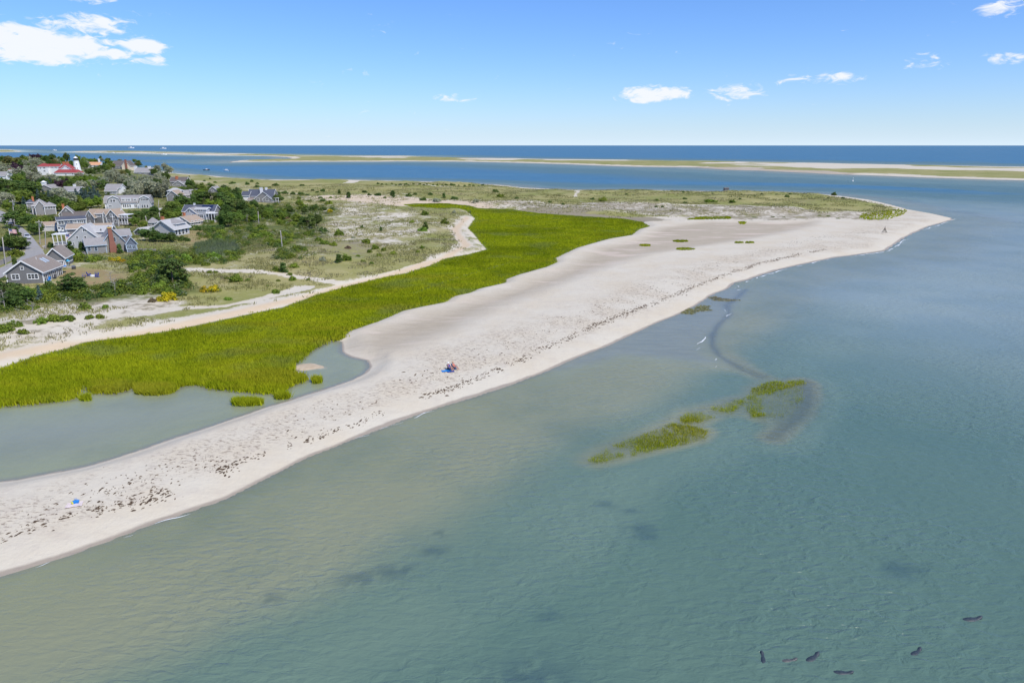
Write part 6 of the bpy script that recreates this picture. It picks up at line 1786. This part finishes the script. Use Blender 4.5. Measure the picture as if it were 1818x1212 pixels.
def hedge(a, b, ytop, thick, label, mat='dark', seed=0):
    A, B = PzN([a, b]); hh = max(1.0, height_at(0, (A[1] + B[1]) / 2, (A[2] + B[2]) / 2, ytop))
    L = float(np.hypot(*(B - A)[:2])); rz = math.atan2(B[1] - A[1], B[0] - A[0])
    rng = np.random.default_rng(seed + 40); n = int(L * hh * 46 + L * thick * 40)
    q = rng.uniform(-.5, .5, (n, 3)); f = rng.integers(0, 3, n)
    ax = np.where(f == 0, 1, np.where(f == 1, 2, 0)); sg = np.where(f == 1, 1, np.sign(rng.normal(size=n)))
    q[np.arange(n), ax] = .5 * sg * rng.uniform(.85, 1.05, n)
    Nn = np.zeros((n, 3)); Nn[np.arange(n), ax] = sg
    C = q * np.array([L, thick, hh]) + np.array([0, 0, hh / 2])
    V, F, tone = leaf_quads(C, Nn + rng.normal(size=(n, 3)) * .5, .24, rng)
    V[:, 2] = np.maximum(V[:, 2], -.1)
    me = np_mesh('foliage', V, F, {'tone': tone})
    o = link('hedge', me, LEAF[mat], label=label, cat='hedge', group='clipped hedges among the houses')
    m = (A + B) / 2; o.location = tuple(m); o.rotation_euler = (0, 0, rz)
hedge((80, 421), (99, 420), 412, 2.2, 'clipped dark green hedge in front of the whitewashed shed', seed=1)
hedge((167, 348), (194, 348), 341, 2.5, 'long dark hedge above the left end of the gambrel house', seed=2)
hedge((320, 409), (351, 409), 401, 2.2, 'clipped hedge behind the dry lawn beside the bungalow', seed=3)
hedge((354, 409), (398, 408), 401, 2.4, 'clipped hedge right of the lawn below the screened porch', seed=4)
hedge((345, 396), (378, 397), 391, 2.4, 'rounded hedge at the foot of the solar-panel house', 'shrub', seed=5)

def fence(a, b, hgt, label, mat='polewood', step=1.8):
    A, B = PzN([a, b]); L = float(np.hypot(*(B - A)[:2])); rz = math.atan2(B[1] - A[1], B[0] - A[0])
    root = empty('fence', tuple((A + B) / 2), rz, label=label, cat='fence')
    k = -L / 2
    while k <= L / 2 + .01:
        MB().box(k - .07, k + .07, -.07, .07, -.6, hgt + .12).build('post', M[mat], root); k += L / max(1, round(L / step))
    n = int(L / .19)
    me = MB().box(-.08, .08, -.1, -.075, -.3, hgt).mesh('board'); me.materials.append(M[mat])
    for i in range(n):
        o = bpy.data.objects.new('board', me); COL.objects.link(o); o.parent = root
        o.location = (-L / 2 + (i + .5) * L / n, 0, random.uniform(-.03, .03))
    MB().box(-L / 2, L / 2, -.074, -.03, hgt * .75, hgt * .75 + .1).build('rail', M[mat], root)
fence((-14, 478), (20, 463), 1.4, 'grey board fence beside the road bend at the left edge')
fence((205, 444), (240, 446), 1.0, 'low grey fence in front of the brick-chimney house sunroom')
fence((243, 446), (277, 449), 1.1, 'weathered fence round the deck right of the sunroom')
fence((143, 454), (152, 455), 1.3, 'short weathered fence left of the brick-chimney house')

# ------------------------------------------------------------------ cars
def car(name, label, px, py, rz, paint, suv=False):
    p = PzN([(px, py)])[0]
    root = empty(name, (p[0], p[1], p[2] + .1), rz, label=label, cat='car')
    pm = simple_mat('car_paint', paint, tuple(c * .92 for c in paint), 1, .28, .6, 0.0)
    top = 1.72 if suv else 1.45
    prof = [(-2.25, .35), (-2.3, .75), (-2.05, .98), (-.95, 1.05), (1.55, 1.05), (2.2, .95), (2.28, .6), (2.2, .35)]
    cab = [(-1.1, 1.0), (-.45, top), (1.5 if suv else .9, top), (2.1 if suv else 1.75, 1.0)]
    def slab(prof, w0, w1, zlim=1.0):
        mb = MB(); n = len(prof)
        vs = [(x, -w0 if z <= zlim else -w1, z) for x, z in prof] + [(x, w0 if z <= zlim else w1, z) for x, z in prof]
        mb.add(vs, [(i, (i + 1) % n, (i + 1) % n + n, i + n) for i in range(n)] + [tuple(range(n))[::-1], tuple(range(n, 2 * n))])
        return mb
    slab(prof, .92, .9).build('body', pm, root)
    slab(cab, .86, .68, 1.05).build('cabin', pm, root)
    ws = MB(); ws.add([(-1.09, -.72, 1.08), (-1.09, .72, 1.08), (-.52, .6, top - .06), (-.52, -.6, top - .06)], [(0, 3, 2, 1)]); ws.build('windscreen', M['glass'], root)
    for sg in (-1, 1):
        xb = 1.9 if suv else 1.5
        m = MB(); m.add([(-.85, sg * .865, 1.09), (xb, sg * .865, 1.09), (xb - .35, sg * .72, top - .1), (-.38, sg * .72, top - .1)], [(0, 1, 2, 3) if sg < 0 else (3, 2, 1, 0)]); m.build('side_window', M['glass'], root)
        MB().box(-2.32, -2.2, sg * .62 - .17, sg * .62 + .17, .68, .84).build('headlight', M['white_paint'], root)
        MB().box(2.2, 2.31, sg * .68 - .13, sg * .68 + .13, .66, .86).build('tail_light', simple_mat('red_lamp', (.4, .02, .02)), root)
        for x in (-1.42, 1.42):
            w = MB().tube([(0, -.11, 0), (0, .11, 0)], [.34, .34], 16).build('wheel', simple_mat('rubber', (.02, .02, .02)), root)
            w.data.polygons[0].use_smooth = False
            w.location = (x, sg * .84, .3)
            MB().lathe([(.2, 0), (.18, .03), (.04, .05)], 12).build('rim', M['metal'], w).rotation_euler = (math.pi / 2 * (1 if sg < 0 else -1), 0, 0)
    return root
car('parked_car', 'silver car on the road facing the camera', 49, 424, math.radians(127), (.46, .48, .50), True)
car('parked_car', 'dark blue car parked under the round trees at the left edge', 10, 446.5, math.radians(180), (.022, .025, .045))
car('parked_car', 'black car half hidden behind trees beside the dark blue car', 32, 442, math.radians(188), (.012, .012, .014), True)
car('parked_car', 'dark car on the white drive behind the small porch cottage', 113, 437, math.radians(170), (.03, .02, .028))

# ------------------------------------------------------------------ yard things
def blue(name, c): return simple_mat(name, c, tuple(x * .85 for x in c), 4, .5, .3, .1)
M['navy'] = blue('navy_paint', (.025, .05, .30)); M['azure'] = blue('azure_paint', (.02, .22, .62)); M['turq'] = blue('turquoise_cloth', (.06, .36, .58))
def adirondack(px, py, rz, mat, label):
    p = PzN([(px, py)])[0]
    root = empty('adirondack_chair', tuple(p), rz, label=label, cat='chair', group='chairs in the cottage yard')
    root.scale = (1.05, 1.05, 1.05)
    for sg in (-1, 1):
        MB().box(sg * .32 - .03, sg * .32 + .03, -.45, -.35, 0, .52).build('leg', mat, root)
        MB().beam((sg * .32, -.4, .36), (sg * .32, .5, .04), .05, .1).build('leg', mat, root)
        MB().box(sg * .37 - .08, sg * .37 + .08, -.5, .35, .521, .55).build('armrest', mat, root)
    for k in range(5):
        y = -.42 + k * .13
        MB().box(-.33, .33, y, y + .11, .40 - k * .035, .42 - k * .035).build('seat_slat', mat, root)
    for k in range(5):
        x = -.26 + k * .13
        hh = 1.0 + .1 * (1 - abs(k - 2) / 2)
        MB().beam((x, .22, .26), (x * 1.25, .22 + .3 * hh * .8, .26 + .75 * hh), .11, .025).build('back_slat', mat, root)
adirondack(149.5, 492.5, .6, M['navy'], 'navy wooden chair, leftmost of those on the dry lawn')
adirondack(158, 489.8, 2.4, M['navy'], 'navy wooden chair behind the white fire pit')
adirondack(172.5, 492, -1.0, M['navy'], 'navy wooden chair, rightmost of those on the dry lawn')
adirondack(172, 488.5, -2.6, M['navy'], 'navy wooden chair just behind the rightmost lawn chair')
adirondack(86, 499, -.4, M['azure'], 'bright blue chair on the patio of the skylight cottage')
p = PzN([(164.5, 491)])[0]
root = empty('fire_pit', tuple(p), label='round white fire pit between the navy chairs', cat='fire pit')
MB().lathe([(.55, 0), (.6, .05), (.6, .42), (.42, .42), (.4, .2), (0.01, .18)], 16).build('ring', M['white_paint'], root)
MB().lathe([(.36, .19), (.3, .24), (.05, .25)], 10).build('ash', M['screen'], root)
def parasol(px, py, rad, hgt, mat, label):
    p = PzN([(px, py)])[0]
    root = empty('parasol', tuple(p), .2, label=label, cat='parasol')
    MB().tube([(0, 0, 0), (0, 0, hgt + .25)], [.035, .03], 8).build('pole', M['white_paint'], root)
    MB().lathe([(.3, 0), (.3, .08), (.06, .1)], 12).build('base', M['metal'], root)
    mb = MB(); n = 8
    vs = [(0, 0, hgt + .2)] + [(rad * math.cos(6.283 * k / n), rad * math.sin(6.283 * k / n), hgt - .28) for k in range(n)] + [(rad * math.cos(6.283 * (k + .5) / n) * .9, rad * math.sin(6.283 * (k + .5) / n) * .9, hgt - .26) for k in range(n)]
    fs = []
    for k in range(n):
        fs += [(0, 1 + k, 1 + n + k), (0, 1 + n + k, 1 + (k + 1) % n)]
    mb.add(vs, fs).build('canopy', mat, root)
parasol(107.5, 485, 1.75, 2.1, M['azure'], 'open bright blue parasol between the two shingled cottages')
parasol(121.5, 472.5, .75, 1.7, M['turq'], 'small turquoise parasol by the porch cottage wall')
p = PzN([(131.5, 478)])[0]
root = empty('barbecue_grill', tuple(p), .3, label='black barbecue grill with pale lid on the dry lawn', cat='grill'); root.scale = (.8, .8, .8)
for sx in (-.4, .4):
    for sy in (-.25, .25): MB().box(sx - .03, sx + .03, sy - .03, sy + .03, 0, .7).build('leg', M['screen'], root)
MB().box(-.55, .55, -.35, .35, .3, .95).build('fire_box', M['screen'], root)
MB().prism([(-.36, .952), (.36, .952), (.3, 1.25), (0, 1.38), (-.3, 1.25)][::-1], -.52, .52, 'x').build('lid', M['metal'], root)
def lounger(px, py, rz, label, mat):
    p = PzN([(px, py)])[0]
    root = empty('sun_lounger', tuple(p), rz, label=label, cat='lounger')
    MB().box(-.35, .35, -1.0, .4, .3, .38).build('seat', mat, root)
    MB().beam((0, .4, .34), (0, 1.0, .8), .7, .07).build('backrest', mat, root)
    for sx in (-.3, .3):
        for y in (-.9, .35): MB().box(sx - .03, sx + .03, y - .03, y + .03, 0, .299).build('leg', M['metal'], root)
lounger(98, 494, .5, 'dark lounger on the patio beside the blue parasol', M['screen'])
lounger(80, 500.5, .3, 'white lounger at the front corner of the skylight cottage', M['white_paint'])
p = PzN([(57, 416)])[0]
root = empty('mailbox', tuple(p), label='small orange mailbox on a post beside the road', cat='mailbox')
MB().box(-.06, .06, -.06, .06, -.2, 1.0).build('post', M['polewood'], root)
MB().prism([(-.3, 1.002), (.3, 1.002), (.3, 1.3), (.15, 1.5), (-.15, 1.5), (-.3, 1.3)], -.5, .5, 'y').build('box', simple_mat('orange_plastic', (.75, .16, .06)), root)

# dead trees
for (x, y, hgt, lab, sd) in ((205, 524, 4.2, 'bare grey dead tree in the scrub below the blue chairs', 3), (9, 550, 4.5, 'bare dead tree at the left edge of the sand', 4), (197, 462 + 40, 2.6, 'small dead stem in the scrub right of the blue chairs', 5), (439, 396, 3.5, 'crooked dead trunk left of the middle pole', 6), (58, 553, 2.2, 'broken dead branches low in the bushes at left', 7)):
    p = PzN([(x, y)])[0]
    me = dead_tree_mesh(sd, hgt); me.materials.append(M['deadwood'])
    o = link('dead_tree', me, label=lab, cat='dead tree'); o.location = tuple(p)

# driftwood teepee on the point
p = PzN([(1570, 413)])[0]
root = empty('driftwood_frame', tuple(p), label='upright frame of driftwood sticks on the sand point', cat='driftwood')
for k in range(7):
    w = 6.283 * k / 7 + .3
    MB().tube([(1.1 * math.cos(w), 1.1 * math.sin(w), -.1), (-.15 * math.cos(w), -.15 * math.sin(w), 2.2 + .25 * math.sin(k * 2.2))], [.07, .04], 6).build('stick', M['bark'], root)
MB().tube([(0, 0, 1.4), (.1, 0, 2.9)], [.04, .02], 6).build('mast', M['bark'], root)
# hut on the far dune
p = PzN([(1290, 341)])[0]
root = empty('dune_hut', tuple(p), .2, label='dark hut on posts standing on the far dune edge', cat='hut'); root.scale = (.85, .85, .75)
for x in (-3, 0, 3):
    for y in (-1.8, 1.8): MB().box(x - .12, x + .12, y - .12, y + .12, -1, 1.2).build('post', M['bark'], root)
MB().box(-3.6, 3.6, -2.3, 2.3, 1.201, 1.4).build('platform', M['polewood'], root)
MB().box(-2.6, 1.4, -1.5, 1.5, 1.401, 3.6).build('wall', WALLS['dark'], root)
MB().prism([(-1.9, 3.602), (1.9, 3.602), (0, 4.5)], -2.9, 1.7, 'x').build('roof', ROOFS['dark'], root)
for x in (-1.6, .3): MB().box(x - .4, x + .4, -1.53, -1.502, 2.2, 3.0).build('window', M['glass'], root)
m = MB(); m.box(1.5, 3.5, -2.25, -2.2, 2.3, 2.38)
for x in (1.7, 2.6, 3.4): m.box(x - .05, x + .05, -2.25, -2.2, 1.401, 2.3)
m.build('railing', M['polewood'], root)

# ------------------------------------------------------------------ boats
def boat(px, py, L, rz, hullm, label):
    x, y = G(px, py, 0)
    root = empty('motor_boat', (x, y, 0), rz, label=label, cat='boat', group='boats on the far water')
    k = L / 7.0; root.scale = (k, k, k)
    secs = [(-3.5, 1.15, .75), (-1.5, 1.25, .8), (1, 1.15, .95), (2.6, .7, 1.1), (3.5, .05, 1.25)]
    V = []; F = []
    for x_, w_, z_ in secs: V += [(x_, -w_, z_), (x_, -w_ * .75, -.15), (x_, w_ * .75, -.15), (x_, w_, z_)]
    for i in range(len(secs) - 1):
        for j in range(3): F.append((4 * i + j, 4 * i + 4 + j, 4 * i + 5 + j, 4 * i + 1 + j))
        F.append((4 * i + 3, 4 * i + 7, 4 * i + 4, 4 * i))
    F.append((0, 1, 2, 3))
    MB().add(V, F).build('hull', hullm, root)
    MB().box(-.9, 1.1, -.7, .7, .8, 1.7).build('cabin', M['white_paint'], root)
    MB().box(-1.2, 1.2, -.85, .85, 2.05, 2.15).build('canopy', M['white_paint'], root)
    MB().box(1.101, 1.13, -.6, .6, 1.25, 1.65).build('windscreen', M['glass'], root)
    for sx in (-1.0, 1.0):
        for sy in (-.7, .7): MB().box(sx - .04, sx + .04, sy - .04, sy + .04, .8, 2.049).build('post', M['metal'], root)
    MB().box(-4.0, -3.55, -.25, .25, -.2, 1.1).build('outboard_motor', M['screen'], root)
boat(291, 275, 22, .2, M['white_paint'], 'white boat in front of the far left spit')
boat(367, 302.5, 9, .1, M['screen'], 'dark hulled boat in the channel beyond the dunes')
boat(402, 303.5, 9, 2.9, M['white_paint'], 'small white boat right of the dark hulled boat')
boat(97, 267.5, 30, .1, M['white_paint'], 'white boat on the open water above the red roofs')
boat(233, 263.4, 70, .2, M['white_paint'], 'white vessel near the horizon above the left spit')
boat(290, 264.4, 60, .1, M['white_paint'], 'white vessel on the ocean right of the other distant vessel')
boat(201, 272.8, 22, 3.0, M['white_paint'], 'white boat moored close under the left spit')
p = G(1514, 322, 0)
root = empty('channel_marker', (p[0], p[1], 0), label='small white channel marker in the right-hand channel', cat='buoy')
MB().lathe([(.7, -.3), (.75, .3), (.5, .6), (.25, .7), (.2, 3.0), (.4, 3.1), (.1, 3.6)], 10).build('float', M['white_paint'], root, smooth=True)

# ------------------------------------------------------------------ seals
M['seal'] = simple_mat('seal_skin', (.022, .034, .046), (.045, .06, .072), 5, .55, .35, .1)
M['pale_seal'] = simple_mat('pale_seal_skin', (.115, .115, .105), (.05, .058, .065), 4, .5, .4, .1)
def seal_mesh(bend, seed):
    xs = [-1.05, -.98, -.85, -.65, -.4, -.1, .2, .45, .62, .74, .86, .96, 1.02]
    rs = [.05, .09, .12, .18, .25, .30, .29, .23, .165, .15, .14, .085, .03]
    V = []; F = []; S = 12
    for i, (x, r) in enumerate(zip(xs, rs)):
        yc = bend * (x * x) * .35
        zc = .0 if x < .45 else (x - .45) * .42
        for k in range(S):
            w = 6.283 * k / S
            V.append((x, yc + r * math.cos(w) * 1.05, zc + r * math.sin(w) * .85))
    n = len(xs)
    for i in range(n - 1):
        for k in range(S): F.append((i * S + k, i * S + (k + 1) % S, (i + 1) * S + (k + 1) % S, (i + 1) * S + k))
    F.append(tuple(range(S))[::-1]); F.append(tuple((n - 1) * S + k for k in range(S)))
    mb = MB().add(V, F)
    def lobe(p, q, w):
        p = Vector(p); q = Vector(q); d = (q - p); a = Vector((-d.y, d.x, 0)).normalized() * w; u = Vector((0, 0, .025))
        m = p + d * .6
        vs = [p - a * .5 - u, p + a * .5 - u, m + a - u * .7, q + a * .3, q - a * .3, m - a - u * .7, p - a * .5 + u, p + a * .5 + u, m + a + u * .7, m - a + u * .7]
        mb.add(vs, [(0, 1, 2, 5), (5, 2, 3, 4), (6, 9, 8, 7), (9, 4, 3, 8), (0, 5, 9, 6), (5, 4, 9), (1, 7, 8, 2), (2, 8, 3)])
    yb = bend * .35
    lobe((-1.0, yb - .05, 0), (-1.42, yb - .22, 0), .08); lobe((-1.0, yb + .05, 0), (-1.42, yb + .22, 0), .08)
    lobe((.35, -.22, -.1), (.08, -.52, -.16), .08); lobe((.35, .22, -.1), (.08, .52, -.16), .08)
    return mb.mesh('seal', True)
SEALS = [(1355, 1171, 1.25, 1.0, .3, 'seal', 'dark seal floating upright-on, leftmost of the group'), (1396, 1172, .12, 1.0, .2, 'pale_seal', 'seal with pale back between two dark seals'), (1440, 1169, .5, 1.15, .4, 'seal', 'dark seal lying slantwise right of the pale-backed seal'), (1491, 1193, -.12, 1.1, .3, 'seal', 'dark seal lowest in the water at the bottom edge'), (1624, 1159, .45, 1.05, .5, 'seal', 'dark seal raising its round head, apart from the group'), (1722, 1099, .08, 1.25, .3, 'seal', 'large seal basking farthest right and farthest out'), (1600, 1207, .4, 1.1, .2, 'seal', 'faint seal below the surface at the very bottom edge')]
for (x, y, rz, k, bend, mat, lab) in SEALS:
    px_, py_ = G(x, y, 0)
    me = seal_mesh(bend, 1); me.materials.append(M[mat])
    o = link('seal', me, label=lab, cat='seal', group='seals floating in the shallows')
    o.location = (px_, py_, -.17 if 'faint' not in lab else -.5); o.rotation_euler = (0, -.05, rz); o.scale = (k * .88, k * .88, k * .88)

# ------------------------------------------------------------------ people on the beach
M['skin'] = simple_mat('skin', (.52, .27, .18), (.45, .22, .145), 5, .6, .3, .05)
def skin_mesh(name, J, E, mat, parent):
    me = bpy.data.meshes.new(name)
    me.from_pydata([j[:3] for j in J], E, [])
    o = link(name, me, mat, parent)
    md = o.modifiers.new('skin', 'SKIN')
    for v, j in zip(me.skin_vertices[0].data, J):
        v.radius = (j[3], j[3]); v.use_root = False
    me.skin_vertices[0].data[0].use_root = True
    sb = o.modifiers.new('sub', 'SUBSURF'); sb.levels = 2; sb.render_levels = 2
    return o
def beach_chair(root, mat):
    for sg in (-1, 1):
        MB().tube([(sg * .28, -.42, 0), (sg * .28, -.30, .30), (sg * .28, .30, .26)], [.018] * 3, 6).build('frame', M['metal'], root)
        MB().tube([(sg * .28, .35, 0), (sg * .28, .22, .3), (sg * .28, .55, .95)], [.018] * 3, 6).build('frame', M['metal'], root)
        MB().box(sg * .31 - .04, sg * .31 + .04, -.32, .3, .5, .53).build('armrest', M['metal'], root)
    MB().beam((0, -.34, .3), (0, .26, .25), .54, .03).build('seat', mat, root)
    MB().beam((0, .26, .29), (0, .56, .92), .54, .03).build('backrest', mat, root)
def seated(px, py, rz, shirt, hat, chairmat, lab, lab2, seat_group='beach chairs'):
    p = PzN([(px, py)])[0]
    c = empty('beach_chair', tuple(p), rz, label=lab2, cat='chair', group='beach chairs on the sand')
    beach_chair(c, chairmat)
    r = empty('person', tuple(p), rz, label=lab, cat='person')
    J = [(0, .14, .40, .15), (0, .24, .62, .14), (0, .36, .86, .15), (0, .40, 1.0, .065), (0, .41, 1.12, .095), (0, .40, 1.21, .085),
         (-.19, .36, .90, .065), (-.27, .22, .68, .05), (-.26, 0, .60, .042), (-.25, -.1, .60, .035), (.19, .36, .90, .065), (.27, .22, .68, .05), (.26, 0, .60, .042), (.25, -.1, .60, .035),
         (-.11, .10, .40, .10), (-.13, -.30, .52, .075), (-.13, -.50, .12, .05), (-.13, -.66, .05, .04), (.11, .10, .40, .10), (.13, -.32, .48, .075), (.15, -.58, .12, .05), (.15, -.74, .06, .04)]
    E = [(0, 1), (1, 2), (2, 3), (3, 4), (4, 5), (2, 6), (6, 7), (7, 8), (8, 9), (2, 10), (10, 11), (11, 12), (12, 13), (0, 14), (14, 15), (15, 16), (16, 17), (0, 18), (18, 19), (19, 20), (20, 21)]
    skin_mesh('body', J, E, M['skin'], r)
    MB().lathe([(.17, .33), (.19, .45), (.17, .65), (.20, .82), (.21, .9), (.12, .97)], 14).build('shirt', shirt, r, smooth=True)
    s = r.children[-1]; s.scale = (1.1, .85, 1); s.rotation_euler = (-.4, 0, 0); s.location = (0, .0, -.01); s.location.y = -.02
    MB().lathe([(.2, 1.17), (.21, 1.19), (.12, 1.2), (.11, 1.28), (.03, 1.32)], 14, (0, .40)).build('hat', hat, r, smooth=True)
seated(799.5, 657, 1.0, M['navy'], M['white_paint'], M['navy'], 'person in dark top and pale hat sitting left of the pair', 'dark blue beach chair, left of the pair')
seated(808, 655.5, 1.15, simple_mat('coral_cloth', (.60, .16, .12)), simple_mat('straw', (.55, .33, .2)), M['azure'], 'person in coral swimwear sitting right of the pair, legs stretched', 'bright blue beach chair, right of the pair')
def towel(px, py, rz, w, l, mat, label):
    p = PzN([(px, py)])[0]
    V = []; F = []; n = 10
    for i in range(n + 1):
        for j in range(n + 1): V.append(((i / n - .5) * l, (j / n - .5) * w, .05 + .025 * math.sin(i * 1.7 + j * .6) + .02 * math.sin(j * 2.1)))
    for i in range(n):
        for j in range(n): F.append((i * (n + 1) + j, (i + 1) * (n + 1) + j, (i + 1) * (n + 1) + j + 1, i * (n + 1) + j + 1))
    o = MB().add(V, F).build('beach_towel', mat, smooth=True, label=label, cat='towel')
    o.location = tuple(p); o.rotation_euler = (0, 0, rz)
towel(792, 658.5, .4, .8, 1.5, M['azure'], 'blue towel spread on the sand beside the seated pair')
towel(800, 659.5, .3, .7, 1.2, M['navy'], 'dark blue towel in front of the seated pair')
towel(132, 896, .35, 1.0, 1.5, simple_mat('pale_pink_towel', (.70, .60, .58)), 'pale towel lying alone on the lower left beach')
def bag(px, py, rz, mat, label, k=1.0):
    p = PzN([(px, py)])[0]
    root = empty('beach_bag', (p[0], p[1], p[2] + .06), rz, label=label, cat='bag'); root.scale = (k, k, k)
    MB().add([(-.3, -.14, 0), (.3, -.14, 0), (.3, .14, 0), (-.3, .14, 0), (-.38, -.17, .34), (.38, -.17, .34), (.38, .17, .34), (-.38, .17, .34), (-.2, -.04, .42), (.2, -.04, .42), (.2, .04, .42), (-.2, .04, .42)], [(0, 3, 2, 1), (0, 1, 5, 4), (1, 2, 6, 5), (2, 3, 7, 6), (3, 0, 4, 7), (4, 5, 9, 8), (5, 6, 10, 9), (6, 7, 11, 10), (7, 4, 8, 11), (8, 9, 10, 11)]).build('sack', mat, root)
    for y in (-.1, .1):
        MB().tube([(-.18, y, .4), (-.1, y, .6), (.1, y, .6), (.18, y, .4)], [.02] * 4, 6).build('handle', mat, root)
bag(135.5, 893.5, .3, M['azure'], 'bright blue beach bag on the pale towel', .8)
bag(131.5, 894, .8, simple_mat('yellow_cloth', (.65, .62, .05)), 'yellow-green beach bag left of the blue bag', .6)
bag(796.5, 656, .8, M['screen'], 'black bag behind the seated pair on the beach', .8)
